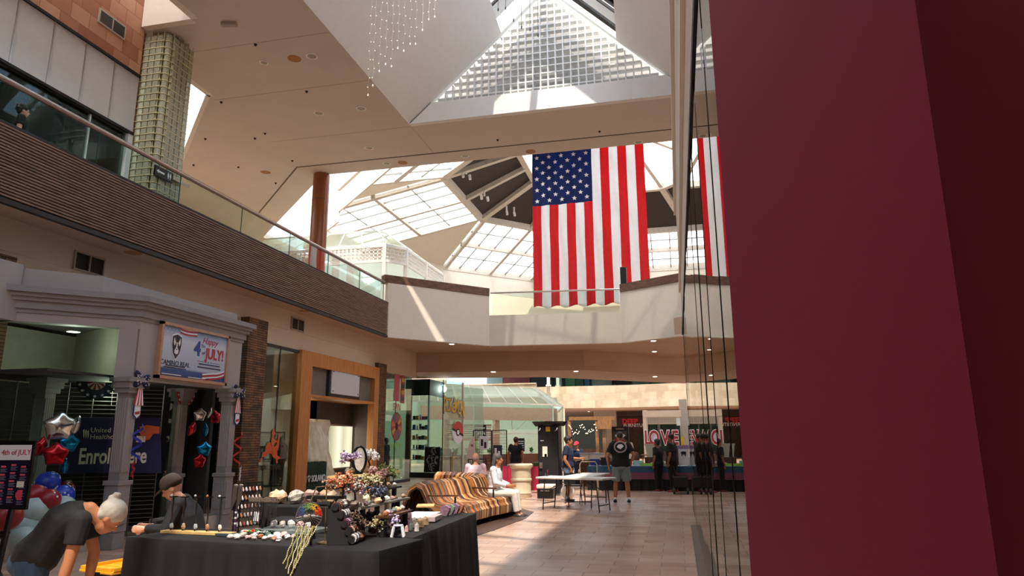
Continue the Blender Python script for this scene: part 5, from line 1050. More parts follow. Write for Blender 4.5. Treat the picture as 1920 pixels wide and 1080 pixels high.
MB().cbox((-2.75,18.9,.44),(.42,.42,.03)).build('seat',m_blackp,fc); MB().cbox((-2.75,18.66,.62),(.42,.03,.28),0,-.15).build('backrest',m_blackp,fc)
for sx_ in (-.19,.19): MB().tube([(-2.75+sx_,18.68,.8),(-2.75+sx_,19.1,0)],.012,6).build('leg',m_dark,fc); MB().tube([(-2.75+sx_,19.05,.45),(-2.75+sx_,18.65,0)],.012,6).build('leg',m_dark,fc)
bc2=thing('folding_chair','beige metal chair back standing behind the white tables','chair',(-2.6,21.2,0)); 
pts=[(-2.85,21,.0),(-2.85,21,.9),(-2.8,21,.98),(-2.4,21,.98),(-2.35,21,.9),(-2.35,21,.0)]; MB().tube(pts,.016,7).build('back_frame',M('b5a58c',.4,name='beige metal'),bc2); MB().cbox((-2.6,21.22,.45),(.45,.42,.03)).build('seat',m_blackp,bc2)
for x_ in (-2.83,-2.37): MB().tube([(x_,21.42,.44),(x_,21.5,0)],.014,6).build('leg',M('b5a58c',.4,name='beige metal'),bc2)
# locker
lk=thing('tall_locker','tall black locker cabinet with flared cap and yellow warning label','locker',(-3.82,21.5,0))
MB().box((-4.13,21.2,.04),(-3.5,21.8,2.02)).build('cabinet_body',m_blackp,lk,bevel=.01); MB().loft([((-3.815,21.5,2.02),(.45,0,0),(0,.42,0)),((-3.815,21.5,2.16),(.56,0,0),(0,.5,0))],4).box((-4.25,21.08,2.10),(-3.38,21.92,2.16)).build('flared_cap',m_dark,lk)
MB().box((-4.11,21.18,.05),(-3.52,21.2,2.0)).build('door',m_black,lk); MB().box((-3.88,21.17,1.86),(-3.75,21.18,2.0)).build('warning_label',M('e0a818',.4,name='yellow label'),lk); MB().box((-3.99,21.17,1.12),(-3.84,21.18,1.42)).build('paper_notice',m_cream,lk)
MB().box((-3.93,21.17,1.12),(-3.86,21.178,1.2)).build('notice_stripe',M('c8a030',.5,name='yellow ink'),lk); MB().box((-4.08,21.14,.78),(-3.99,21.18,.95)).box((-4.06,21.12,.82),(-4.01,21.14,.91)).build('door_handle',m_steel,lk); MB().box((-4.05,21.17,1.58),(-3.95,21.178,1.6)).build('logo_strip',m_whitep,lk)
for x_ in (-4.08,-3.56): MB().tube([(x_-.03,21.17,1.88),(x_+.02,21.13,1.9),(x_+.04,21.16,1.96)],.02,7).build('cap_bracket',m_steel,lk)
tb=thing('planter_bin','large cream ribbed urn bin standing beside the black locker','bin',(-4.5,20.5,0))
MB().lathe((-4.5,20.5,0),[(.27,.0),(.28,.03),(.28,.1),(.295,.12),(.28,.14),(.285,.45),(.31,.47),(.31,.51),(.285,.53),(.285,.80),(.335,.84),(.345,.90),(.31,.94),(.27,.94),(.26,.9)],32).build('urn_body',M('cdbb9c',.5,name='cream urn'),tb,True); MB().cyl((-4.5,20.5),.265,.88,.9,24).build('bin_opening',m_black,tb)
cb=thing('cooler_box','black and white cooler box on the floor at the locker foot','cooler',(-3.72,20.3,0)); MB().box((-3.95,20.05,0),(-3.5,20.5,.27)).build('cooler_body',m_blackp,cb,bevel=.02); MB().box((-3.97,20.03,.27),(-3.48,20.52,.38)).build('lid',m_white,cb,bevel=.03); MB().box((-3.85,20.03,.2),(-3.6,20.05,.23)).build('handle',m_steel,cb)
# ball gown leftovers: white bag at feet
t=tag(MB().ell((-3.05,19.9,.2),(.2,.18,.2),12,8).build('white_bag',m_white,None,2),'round white bag on the floor behind the denim shorts','bag')
# blue clothed table
ct=thing('clothed_table','long table under blue and magenta cloth with black skirt','table',(-.5,23.8,0))
def skirt(b,x0,x1,y,z0,z1,a=.02): 
    n=int((x1-x0)/.05)
    b.add([(x0+(x1-x0)*i/n,y+a*math.sin(i*1.1)+a*.5*math.sin(i*2.7),z) for z in (z0,z1) for i in range(n+1)],[(i,i+1,n+2+i,n+1+i) for i in range(n)])
MB().box((-2.95,23.6,.72),(3.2,24.5,.77)).build('tabletop_cloth',M('8fa6b4',.8,name='pale blue cloth'),ct); b=MB(); skirt(b,-2.96,3.2,23.56,.0,.42); b.build('black_skirt',m_black,ct); b=MB(); skirt(b,-2.96,3.2,23.53,.36,.57,.012); b.build('magenta_band',M('8a4a62',.8,name='magenta cloth'),ct); b=MB(); skirt(b,-2.96,3.2,23.52,.57,.77,.01); b.build('blue_band',M('2c5670',.8,name='blue cloth'),ct); MB().box((-2.9,23.7,0),(-2.8,24.4,.72)).box((3.0,23.7,0),(3.1,24.4,.72)).build('end_panel',m_dark,ct)
rnd=random.Random(21)
for k,(x,h,l,sh) in enumerate([(-1.32,'a8d8d0','pale teal box open on the blue table','b'),(-1.05,'9ad040','lime green tray beside the pale teal box','t'),(-2.4,'1c1c20','black basket on the blue table left of the black tee shirt','b'),(-.62,'a08c84','heap of folded taupe cloth on the blue table','e'),(-.2,'c8e0e0','pale bag near the bearded figure on the blue table','b'),(.35,'c8dce0','pale jar near the wall end of the blue table','b'),(.9,'b8b0a8','grey bundle seen behind the dark glass on the table','e'),(-2.75,'2a3a8a','small blue bottle at the table end by the locker','b')]):
    b=MB(); y=24.0
    if sh=='b': b.box((x-.14,y-.1,.772),(x+.14,y+.1,.9+.05*(k%3))).box((x-.15,y-.11,.9+.05*(k%3)),(x+.15,y+.11,.93+.05*(k%3)))
    elif sh=='t': b.box((x-.2,y-.2,.772),(x+.2,y+.1,.80)).box((x-.2,y-.2,.80),(x-.18,y+.1,.85)).box((x+.18,y-.2,.80),(x+.2,y+.1,.85)).box((x-.2,y-.2,.80),(x+.2,y-.18,.85))
    else: b.ell((x,y,.82),(.33,.15,.10),14,8,None,.06,rnd)
    tag(b.build('table_goods',M(h,.6,name='goods '+h),None,sh=='e'),l,'goods')
tb=tag(MB().lathe((-.95,24.9,0),[(.2,0),(.2,1.0),(.2,1.02)],20).build('wooden_plinth',m_walnut),'dark round plinth behind the blue table','plinth')
tag(MB().lathe((-.95,24.9,1.022),[(.12,0),(.17,.4),(.19,.41),(.19,.44),(.15,.44),(.11,.03)],20).build('cream_bucket',M('cfc8b8',.5,name='cream bucket'),None,True),'cream plastic bucket standing under the love letters','bucket')
tag(MB().ell((-1.45,25.0,1.0),(.13,.1,.2),10,8).box((-1.55,24.9,0),(-1.35,25.1,.85)).build('brown_bust',M('6a4a30',.6,name='brown figure')),'brown wooden bust on a stand behind the pale teal box','figure')
# white tubs behind, wagon, easel card
for x,y,l in ((-3.3,25.6,'white lidded tub nearest the navy tee shirt'),(-3.0,25.9,'white lidded tub in the middle behind the table'),(-2.75,25.6,'white lidded tub nearest the grey tee shirt')):
    t=thing('storage_tub',l,'tub',(x,y,0),'white storage tubs'); MB().box((x-.15,y-.12,.9),(x+.15,y+.12,1.12)).build('tub_body',m_white,t,bevel=.02); MB().box((x-.165,y-.135,1.12),(x+.165,y+.135,1.15)).build('tub_lid',M('b8b8c8',.4,name='tub lid'),t); MB().box((x-.15,y-.12,0),(x+.15,y+.12,.9)).build('crate_below',m_walnut,t)
wg=thing('folding_wagon','black folding wagon with big wheels beside the bearded figure','wagon',(.02,22.4,0))
MB().box((-.22,22.2,.2),(.22,22.75,.5)).build('wagon_bin',m_black,wg,bevel=.02); MB().tube([(-.22,22.2,.52),(.22,22.2,.52),(.22,22.75,.52),(-.22,22.75,.52)],.014,6,True).build('top_rail',m_blackp,wg)
for x in (-.2,.2):
    for y in (22.25,22.7): b=MB().tube([(x-.03,y,.1),(x+.03,y,.1)],.1,16); b.build('wheel',m_blackp,wg)
MB().tube([(-.1,22.75,.5),(-.2,22.85,.85),(-.08,22.9,.95),(-.05,22.8,.8)],.014,6).build('pull_handle',m_blackp,wg)
ez=thing('display_card','white easel card with black bear emblem by the glass wall','sign',(.18,24.0,0)); MB().box((-.02,23.68,.8),(.3,23.7,1.3)).build('card_sheet',m_whitep,ez); MB().ell((.14,23.67,1.18),(.09,.006,.05),10,6).box((.07,23.665,1.08),(.1,23.675,1.16)).box((.18,23.665,1.08),(.21,23.675,1.16)).build('bear_emblem',m_black,ez); MB().box((-.04,23.68,1.3),(.32,23.7,1.42)).build('violet_header',M('a080b0',.5,name='violet print'),ez)
MB().tube([(0,23.72,.77),(0,23.72,1.35)],.012,6).tube([(.28,23.72,.77),(.28,23.72,1.35)],.012,6).build('easel_frame',m_dark,ez)
# red clothed table and racks
rt_=thing('clothed_table','small table under raspberry cloth behind the cream urn','table',(-5.2,23.6,0)); MB().box((-5.75,23.3,.72),(-4.35,24.1,.76)).build('tabletop_cloth',M('a01c3c',.8,name='raspberry cloth'),rt_); b=MB(); skirt(b,-5.75,-4.35,23.28,.0,.76); b.build('cloth_skirt',M('a01c3c',.8,name='raspberry cloth'),rt_); b=MB(); b.box((-5.74,23.35,0),(-5.68,24.05,.72)).box((-4.45,23.35,0),(-4.4,24.05,.72)); b.build('end_panel',m_dark,rt_)
for x,h,l in ((-5.5,'e8e8e8','white booklet stack on the raspberry table'),(-4.6,'4a7a30','green crate of plants on the raspberry table')):
    tag(MB().box((x-.15,23.5,.762),(x+.15,23.8,.82 if x<-5 else .88)).build('table_goods',M(h,.6,name='goods '+h),bevel=.01),l,'goods')
m_wire=M('131313',.4,name='black wire')
for i,(xa,xb,ya,yb,z0,z1,l) in enumerate([(-6.97,-6.38,24.0,24.2,.0,1.95,'tall black grid rack panel holding the pale garment'),(-6.34,-5.8,24.2,24.1,.0,1.95,'tall black grid rack panel beside the floral top'),(-7.0,-6.4,23.5,23.6,.0,.98,'low black grid rack panel behind the bench')]):
    t=thing('grid_rack',l,'rack',((xa+xb)/2,ya,0),'black grid racks'); A_=V((xa,ya,0)); B_=V((xb,yb,0)); b=MB(); n=9
    for k in range(1,n): q=A_.lerp(B_,k/n); b.bar(q+V((0,0,z0)),q+V((0,0,z1)),.008)
    k=0
    while z0+k*.1<z1: b.bar(A_+V((0,0,z0+k*.1)),B_+V((0,0,z0+k*.1)),.008); k+=1
    b.build('wire_grid',m_wire,t); b=MB(); 
    for q in (A_,B_): b.bar(q+V((0,0,0)),q+V((0,0,z1)),.03)
    b.bar(A_+V((0,0,z1)),B_+V((0,0,z1)),.03); b.bar(A_+V((0,0,z0+.02)),B_+V((0,0,z0+.02)),.03); b.build('rack_frame',m_wire,t)
t=thing('hanging_garment','pale pink tee shirt hanging on the black grid rack','garment',(-7.05,23.95,1)); MB().extr([(-7.2,23.93,1.0),(-6.9,23.93,.98),(-6.92,23.93,1.35),(-6.9,23.93,1.7),(-6.96,23.93,1.76),(-7.05,23.93,1.62),(-7.13,23.93,1.4)],(0,-.05,0)).build('garment_cloth',M('e0c4bc',.85,name='pale pink cloth'),t,bevel=.015); MB().box((-7.02,23.875,1.4),(-6.94,23.879,1.48)).build('chest_print',M('8a4a50',.7,name='print'),t)
for x,z,h,l,y in ((-6.6,1.3,'e8e8e8','black and white bag hanging on the first grid rack',24.1),(-6.08,1.0,'2c3238','dark tee shirt hanging low on the second grid rack',24.0)):
    t=thing('hanging_garment',l,'garment',(x,y-.1,z)); MB().box((x-.16,y-.1,z),(x+.16,y-.05,z+.45)).build('garment_cloth',M(h,.8,name='cloth '+h),t,bevel=.02); MB().box((x-.1,y-.105,z+.12),(x-.02,y-.1,z+.35)).box((x+.02,y-.105,z+.05),(x+.1,y-.1,z+.25)).build('print_patch',m_black if x<-6.5 else m_whitep,t)
# ================================================================ greenhouse court and far shops
gh=thing('greenhouse','glass roofed greenhouse with white bars and pale green walls beyond the game shop','greenhouse',(-10,40,0))
GP=[(-17,33.2),(-13.6,33.5),(-10.6,36.6),(-6.94,40.3),(-6.7,42.4),(-8.2,50)]; 
def inset(p,q,d): 
    v=(V(q+(0,))-V(p+(0,))).normalized(); n=V((-v.y,v.x,0)); return n*d
RP=[(-17,35.2,4.75),(-14.4,35.6,4.75),(-11.6,38.8,4.7),(-8.5,42.0,4.7),(-8.3,43.4,4.7),(-9.6,50,4.7)]
for (p,q),(r_,s_) in zip(zip(GP,GP[1:]),zip(RP,RP[1:])):
    MB().slab([(p[0],p[1],3.6),(q[0],q[1],3.6),s_,r_],.03).build('roof_glass',m_roofglass,gh)
    MB().bar(p+(3.6,),q+(3.6,),.08).bar(r_,s_,.06).build('eave_bar',m_white,gh)
    b=MB(); P_=V(p+(3.6,)); Q_=V(q+(3.6,)); n=max(2,int((Q_-P_).length/1.0))
    for i in range(n+1): b.bar(P_.lerp(Q_,i/n)+V((0,0,.03)),V(r_).lerp(V(s_),i/n)+V((0,0,.03)),.03)
    b.build('roof_bars',m_white,gh)
MB().prism([(x,y) for x,y,z in RP]+[(-17,50)],4.68,4.72).build('roof_deck',m_roofglass,gh)
MB().slab([(-10.6,36.6,2.2),(-6.94,40.3,2.2),(-6.94,40.3,3.55),(-10.6,36.6,3.55)],.02).slab([(-6.94,40.3,0),(-6.7,42.4,0),(-6.7,42.4,3.55),(-6.94,40.3,3.55)],.02).build('front_glass',m_glass,gh)
b=MB()
for p in ((-10.6,36.6),(-6.94,40.3),(-6.7,42.4)): b.bar(p+(0,),p+(3.6,),.06)
b.build('corner_posts',M('c8dcd0',.5,name='pale green post'),gh)
m_pgreen=M('b8bfa8',.7,var=.05,name='pale green wall'); m_pinkc=M('d6aa98',.7,var=.05,name='salmon column')
b=MB().box((-19,50,0),(-8.3,50.2,4.6)).box((-19,31,0),(-18.8,50,4.6)); b.build('green_wall',m_pgreen,gh)
b=MB().slab([(-13.6,36.5,2.75),(-7.2,42.9,2.75),(-7.2,42.9,3.5),(-13.6,36.5,3.5)],.1); b.build('salmon_bulkhead',m_pinkc,gh)
for p in ((-10.3,40.2),(-7.75,42.8),(-12.6,37.9)): MB().cbox((p[0],p[1],1.5),(.3,.3,3.0),PI/4).build('salmon_column',m_pinkc,gh)
b=MB()
for k in range(4): 
    x=-12.2+k*1.35; y=38.1+k*1.35; b.bar((x,y,2.0),(x,y,2.75),.05); b.bar((x,y,2.0),(x+.7,y+.7,2.75),.035)
b.bar((-12.6,37.7,2.0),(-8.1,42.2,2.0),.07); b.build('inner_truss',m_white,gh)
b=MB(); 
for k in range(6): b.bar((-12.4,37.4,1.75+k*.12),(-10.4,39.4,1.75+k*.12),.05)
b.bar((-12.4,37.4,1.66),(-10.4,39.4,1.66),.08); b.bar((-12.4,37.4,2.46),(-10.4,39.4,2.46),.08); b.build('slatted_board',M('a86a50',.7,name='terracotta slat'),gh)
op_=thing('open_sign','black board sign with white lettering hanging on the slatted board','sign',(-11,38.3,1.7)); q=V((-10.95,38.75,2.1)); MB().cbox(q+V((.1,-.1,0)),(.8,.04,.75),PI/4).build('sign_board',m_black,op_); text('lettering','OPEN',m_whitep,q+V((.14,-.14,-.1)),(1,1,0),UZ,.32,op_,.01,sx=.8); MB().cbox(q+V((.13,-.13,.2)),(.6,.02,.05),PI/4).build('white_strip',m_whitep,op_)
b=MB().slab([(-12.6,36.9,.0),(-7.4,42.1,.0),(-7.4,42.1,.85),(-12.6,36.9,.85)],.3); tag(b.build('serving_counter',M('6a3f2c',.5,name='brown counter')),'long brown serving counter inside the greenhouse','counter')
rnd=random.Random(31)
for k in range(9):
    x=-11.9+k*.5; y=37.7+k*.5-.15; b=MB()
    for j in range(24): a=rnd.uniform(0,2*PI); h=rnd.uniform(.08,.34); r_=rnd.uniform(.03,.17); p=V((x+r_*math.cos(a),y+r_*math.sin(a),.87+h)); b.tube([(x,y,.88),p],[.008,.02],4); b.ell(p,(.045,.045,.02),5,3)
    t=thing('potted_plant','green leafy plant on the counter, '+['nearest the game shop','second from the game shop','third from the game shop','left of the middle','middle of the row','right of the middle','third from the locker','second from the locker','nearest the locker'][k],'plant',(x,y,.85),'plants on the serving counter'); b.build('foliage',M('4c7a34',.7,var=.3,scale=20,name='leaf green'),t); MB().lathe((x,y,.851),[(.05,0),(.07,.09),(.06,.09)],10).build('pot',m_white if k%2 else m_black,t)
for x,y,z,l in ((-8.9,40.4,1.35,'black poster with white print beside the floral top'),(-6.9,41.3,1.35,'black framed notice behind the slate blue shirt'),(-7.45,42.45,1.75,'small black plaque on the salmon column')):
    t=thing('notice_board',l,'poster',(x,y,z)); MB().cbox((x,y,z),(.55 if z<1.5 else .3,.03,.75 if z<1.5 else .35),PI/4).build('poster_sheet',m_black,t)
    b=MB()
    for k in range(4): b.cbox((x+.02,y-.02,z+.2-.12*k if z<1.5 else z+.1-.06*k),((.4 if z<1.5 else .2)-.05*(k%2),.01,.03),PI/4)
    b.build('text_bars',m_whitep,t)
# rail and upper far shop fronts above the limestone
rr_=thing('far_railing','glass railing along the top of the limestone band','railing',(-2,60,6.1)); MB().extr([(-18,60,6.12),(-4,60,6.12),(-4,60,7.1),(-18,60,7.1)],(0,.02,0)).extr([(-4,60,6.12),(2,58.6,6.12),(2,58.6,7.1),(-4,60,7.1)],(0,.02,0)).extr([(2,58.6,6.12),(6,56.5,6.12),(6,56.5,7.1),(2,58.6,7.1)],(0,.02,0)).build('glass_panel',m_glass,rr_)
for i,(x0,x1,h,l) in enumerate([(-18,-15,'8a3a34','brick red panel'),(-14.5,-12.6,'30343a','dark doorway panel'),(-12.2,-11.6,'c8d0cc','narrow pale panel'),(-11.2,-10.2,'4f9a60','green panel'),(-10.1,-9.3,'2f6f50','deep green panel'),(-9.2,-8.7,'2a6cae','blue panel'),(-8.4,-6.4,'b8beba','broad pale panel'),(-6.0,-4.6,'3a342f','black brown panel'),(-4.3,-2.6,'8fa6a0','grey green panel'),(-2.4,0.2,'4c7a4e','leafy green mural panel'),(.4,3,'3a4a6a','slate blue panel')]):
    tag(MB().box((x0,73,6.13),(x1,73.4,8.8)).box((x0+.1,72.95,8.3),(x1-.1,73,8.5)).build('shop_panel',M(h,.6,var=.2,scale=1.5,name='far panel '+h)),l+' of the upper shops seen above the limestone band','shop front','upper shop fronts beyond the limestone')
for x,y in ((-10.6,59.5),(-9.9,60.2)): tag(MB().box((x-.12,y-.12,6.12),(x+.12,y+.12,9)).box((x-.2,y-.2,6.12),(x+.2,y+.2,6.25)).build('white_post',m_white),'white post standing on the limestone corner '+('nearer the greenhouse' if x<-10 else 'nearer the green panels'),'post')
tag(MB().box((-20,57,5.4),(-11.2,57.3,6.2)).box((-20,56.9,6.15),(-11.2,57.3,6.25)).build('stone_parapet',m_lime),'tan stone parapet behind the greenhouse roof','parapet')
# limestone pier and shops under
tag(MB().box((-10.3,59.2,0),(-9.4,59.9,4.24)).box((-9.42,59.1,0),(-9.2,59.3,4.2)).build('cream_pier',m_plaster),'cream pier holding up the limestone band behind the locker','pier')
def Y(px,py,y): return ay(px,py,y)
# timber pergola restaurant front at y=50
m_br=woodmat('brown timber','6a4626','8a6236',(4,4,1),.6)
pg=thing('timber_pergola','timber pergola shop front hung with tiny string lights','pergola',(-6.5,52,0)); b=MB()
yb=52; zt=Y(1120,785,yb).z
xs=[Y(px,820,yb).x for px in (1068,1120,1133)]
MB().box((xs[0],yb-.15,zt-.1),(xs[2]+.8,yb+.15,zt+.15)).build('top_beam',m_br,pg)
for x in xs: MB().box((x-.12,yb-.1,0),(x+.12,yb+.1,zt-.1)).build('timber_post',m_br,pg)
MB().box((xs[1]+.1,yb-.4,zt-.75),(xs[2]+.6,yb-.1,zt-.1)).build('timber_box',m_br,pg)
MB().box((xs[0],yb+1.5,0),(xs[2],yb+1.6,zt)).build('dark_interior',M('151b18',.9,name='dark green interior'),pg); MB().box((xs[0],yb-.05,0),(xs[2],yb+.05,.95)).build('timber_counter',m_walnut,pg)
b=MB(); rnd=random.Random(5)
for k in range(34): u=k/33; x=xs[0]+(xs[1]-xs[0])*u; z=zt-.35-.5*abs(math.sin(u*PI*2.2))-rnd.uniform(0,.18); b.ell((x,yb-.2,z+rnd.uniform(-.2,.1)),.03,6,4)
b.build('fairy_lights',m_bulb,pg)
# far furniture shop sign and walls
x0=Y(1138,800,66).x; x1=Y(1200,800,66).x
tag(MB().box((x0-1.2,66,0),(x0+.9,66.3,4.2)).build('grey_wall_panel',m_tan),'grey wall panel left of the red furniture sign','wall panel')
fsn=thing('furniture_sign','dark red furniture shop sign with white second line','sign',(x1-1,66,2.6)); a=Y(1161,783,66); c=Y(1202,803,66); MB().box((a.x,65.8,c.z),(c.x+.4,66,a.z)).build('sign_face',M('3a0a10',.6,name='dark red sign'),fsn)
text('lettering','DEEP',M('c01c28',.5,name='red letter'),((a.x+c.x)/2,65.75,a.z-.38),(1,0,0),UZ,.62,fsn,.03,bold=.02); text('lettering','FURNITURE',M('e6e6e6',.5,name='white letter'),((a.x+c.x)/2+.5,65.75,c.z+.25),(1,0,0),UZ,.42,fsn,.03)
tag(MB().box((x0+.9,66.0,0),(10,66.8,4.15)).build('brown_shop_interior',M('3a2a20',.8,var=.5,scale=1.2,name='brown interior')),'brown lit interior of the furniture shop','shop interior')
rnd=random.Random(8)
for k in range(3):
    x=a.x+.6+k*1.3; b=MB()
    for j in range(40): an=rnd.uniform(0,2*PI); h=rnd.uniform(.4,2.2); r_=rnd.uniform(.1,.55); b.tube([(x,65,.0),(x+r_*.5*math.cos(an),65+r_*.3*math.sin(an),h),(x+r_*math.cos(an),65+r_*.5*math.sin(an),h-.15)],[.03,.05,.01],4)
    tag(b.build('indoor_palm',M('27391f',.8,var=.4,scale=6,name='palm green')),'dark leafy indoor palm '+['nearest the poster kiosk','between the kiosk and the cream pillar','nearest the cream pillar'][k],'plant')
# poster kiosk
ks=thing('poster_kiosk','black framed poster kiosk with white oval print behind the black tee shirt','kiosk',(-2.2,34,0)); a=Y(1147,800,34); c=Y(1181,870,34); MB().box((a.x,33.9,0),(c.x,34.2,a.z)).build('kiosk_frame',m_blackp,ks); MB().box((a.x+.07,33.88,.4),(c.x-.07,33.9,a.z-.22)).build('poster_sheet',M('4a4444',.5,var=.3,scale=3,name='poster grey'),ks)
MB().extr([((a.x+c.x)/2+.24*math.cos(q_),33.87,a.z-.42+.09*math.sin(q_)) for q_ in [2*PI*k/20 for k in range(20)]],(0,-.01,0)).build('oval_print',m_whitep,ks); MB().box((a.x+.12,33.87,a.z-.78),(c.x-.12,33.88,a.z-.58)).build('red_print',m_redp,ks); MB().box((a.x+.2,33.88,a.z-.14),(c.x-.2,33.885,a.z-.08)).build('grey_print',M('9a8a7a',.5,name='grey letters'),ks)
# glass pavilion with love letters
LY=45; lv=thing('glass_kiosk','cream glass kiosk with lattice top behind the love letters','kiosk',(-1.2,LY,0))
a=Y(1205,780,LY); c=Y(1275,800,LY)
MB().box((a.x,LY,0),(a.x+.28,LY+.3,Y(1210,769,LY).z)).build('cream_post',m_plaster,lv); MB().box((a.x,LY-.05,Y(1210,782,LY).z),(c.x+.1,LY+2,Y(1210,770,LY).z)).build('cream_header',m_plaster,lv)
b=MB(); n=20
z0,z1=Y(1210,795,LY).z,Y(1210,783,LY).z
for i in range(n+1): x=a.x+.28+(c.x-a.x-.3)*i/n; b.box((x-.02,LY-.03,z0),(x+.02,LY,z1))
for j in range(6): z=z0+(z1-z0)*j/5; b.box((a.x+.2,LY-.03,z-.02),(c.x,LY,z+.02))
b.build('lattice_band',m_plaster,lv); MB().box((a.x+.28,LY+.05,.9),(c.x,LY+.07,z0)).build('glass_wall',m_shopglass,lv); MB().box((Y(1233,800,LY).x,LY-.02,0),(Y(1238,800,LY).x,LY+.1,a.z+.4)).build('middle_post',M('4a5048',.4,name='dark glass post'),lv); MB().box((a.x+.2,LY,0),(c.x,LY+.2,.9)).build('dark_base',M('3a2420',.6,name='maroon base'),lv); MB().box((a.x+.3,LY+1.9,0),(c.x,LY+2,a.z+.3)).build('interior_back',M('30443c',.7,var=.4,scale=2,name='interior green'),lv)
ll=thing('letter_banner','giant crimson varsity letters spelling love on the glass kiosk','letters',(-1.2,LY-.1,1.3)); m_crim=M('8a1c2c',.6,name='crimson letter')
for ch,px in zip('LOVE',(1214,1226.5,1247,1266)):
    p=Y(px,822,LY-.12); text('letter_outline',ch,m_whitep,p,(1,0,0),UZ,1.18,ll,.03,bold=.075,sx=.66); text('letter',ch,m_crim,p-V((0,.03,0)),(1,0,0),UZ,1.18,ll,.03,bold=.03,sx=.66)
MB().box((Y(1218,820,LY).x,LY-.06,Y(1220,833,LY).z),(Y(1232,820,LY).x,LY-.04,Y(1220,809,LY).z)).build('white_backing',M('c0c0cc',.5,var=.3,scale=4,name='pale mural'),ll)
tag(MB().box((Y(1275,800,48).x,48,0),(Y(1300,800,48).x,48.2,4.2)).box((Y(1279,800,48).x,47.95,0),(Y(1284,800,48).x,48,2.2)).build('tan_partition',m_tan),'tan partition with dark doorway right of the love letters','partition')
tag(MB().box((Y(1277,822,40).x,40,.9),(Y(1282,822,40).x,40.1,1.75)).build('yellow_sign',M('c0a020',.5,name='yellow sign')),'small yellow sign right of the love letters','sign')
tag(MB().box((Y(1268,785,44).x,44,Y(1268,798,44).z),(Y(1275,785,44).x,44.05,Y(1268,784,44).z)).build('pale_sign',M('c8d4cc',.5,name='pale sign')),'small pale sign hanging at the lattice end','sign')
for k in range(3):
    x=-5.0+k*1.7; tag(MB().box((x-.5,40+k*.7,.72),(x+.5,40.6+k*.7,.78)).box((x-.45,40.1+k*.7,0),(x-.4,40.5+k*.7,.72)).box((x+.4,40.1+k*.7,0),(x+.45,40.5+k*.7,.72)).build('vendor_table',m_walnut),['dark vendor table in the court nearest the greenhouse','dark vendor table in the court behind the red cap','dark vendor table in the court behind the white shirt'][k],'table')
ld=bpy.data.lights.new('far_shop_fill','AREA'); ld.size=6; ld.energy=60; ld.color=(1,.9,.75); lo=bpy.data.objects.new('far_shop_fill',ld); COL.objects.link(lo); lo.location=(-3,69,4.1)  # added area lamp without a fixture, brightens the far shops
# ================================================================ vendor stall
vt=thing('vendor_table','long near table under a black floor length cloth','table',(-3.6,5.9,0))
TA=[(-4.95,5.74),(-2.33,5.38),(-2.22,6.1),(-4.85,6.46)]; TB=[(-3.15,6.32),(-2.36,6.21),(-2.4,8.4),(-3.15,8.42)]
def draped(poly,par,ht=.76,a=.018):
    b=MB(); top=[V(p+(ht,)) for p in poly]; pts=[]; c=sum((V(p+(0,)) for p in poly),V())/4
    for p,q in zip(poly,poly[1:]+poly[:1]):
        P_,Q_=V(p+(0,)),V(q+(0,)); n=int((Q_-P_).length/.035); d=(Q_-P_).normalized(); nn_=V((d.y,-d.x,0)); ln=(Q_-P_).length
        for i in range(n): s_=i/n*ln; e_=min(s_,ln-s_); k=min(1,e_/.12); pts.append((P_.lerp(Q_,i/n),nn_,s_,k))
    N=len(pts); rows=[(ht,0,0),(ht-.015,.008,0),(ht-.12,.014,.35),(ht-.4,.03,.8),(.02,.05,1)]
    vs_=[]; 
    for z,o_,w in rows:
        for p,nn_,s_,k in pts: vs_.append(p+nn_*(o_+a*w*(math.sin(s_*21)+.5*math.sin(s_*47+1))*k)+V((0,0,z)))
    fs=[(r_*N+i,r_*N+(i+1)%N,(r_+1)*N+(i+1)%N,(r_+1)*N+i) for r_ in range(len(rows)-1) for i in range(N)]+[tuple(range(N))]
    b.add(vs_,fs); return b.build('black_cloth',m_black,par,True)
m_black2=m_black; draped(TA,vt); vt2=thing('vendor_table','second table under black cloth running back beside the bench','table',(-2.8,7.2,0)); draped(TB,vt2,.755)
TZ=.762
def T(px,py,z=TZ): return az(px,py,z)
rnd=random.Random(17)
def rockmesh(b,c,r,n=9,m=6,j=.22,flatk=.7): b.ell(V(c)+V((0,0,r*flatk*.8)),(r,r*.8,r*flatk),n,m,Matrix.Rotation(rnd.uniform(0,3),3,'Z'),j,rnd)
def rock(px,py,r,h,l,z=TZ,fk=.7,grp=None,cat_='stone',nm='crystal_rock',rough=.5):
    p=T(px,py,z); b=MB(); rockmesh(b,p,r,j=.2,flatk=fk); o=b.build(nm,M(h,rough,var=.3,scale=30,name='stone '+h)); zmin=min(v.co.z for v in o.data.vertices); o.data.transform(Matrix.Translation((0,0,z-zmin)))
    return tag(o,l,cat_,grp)
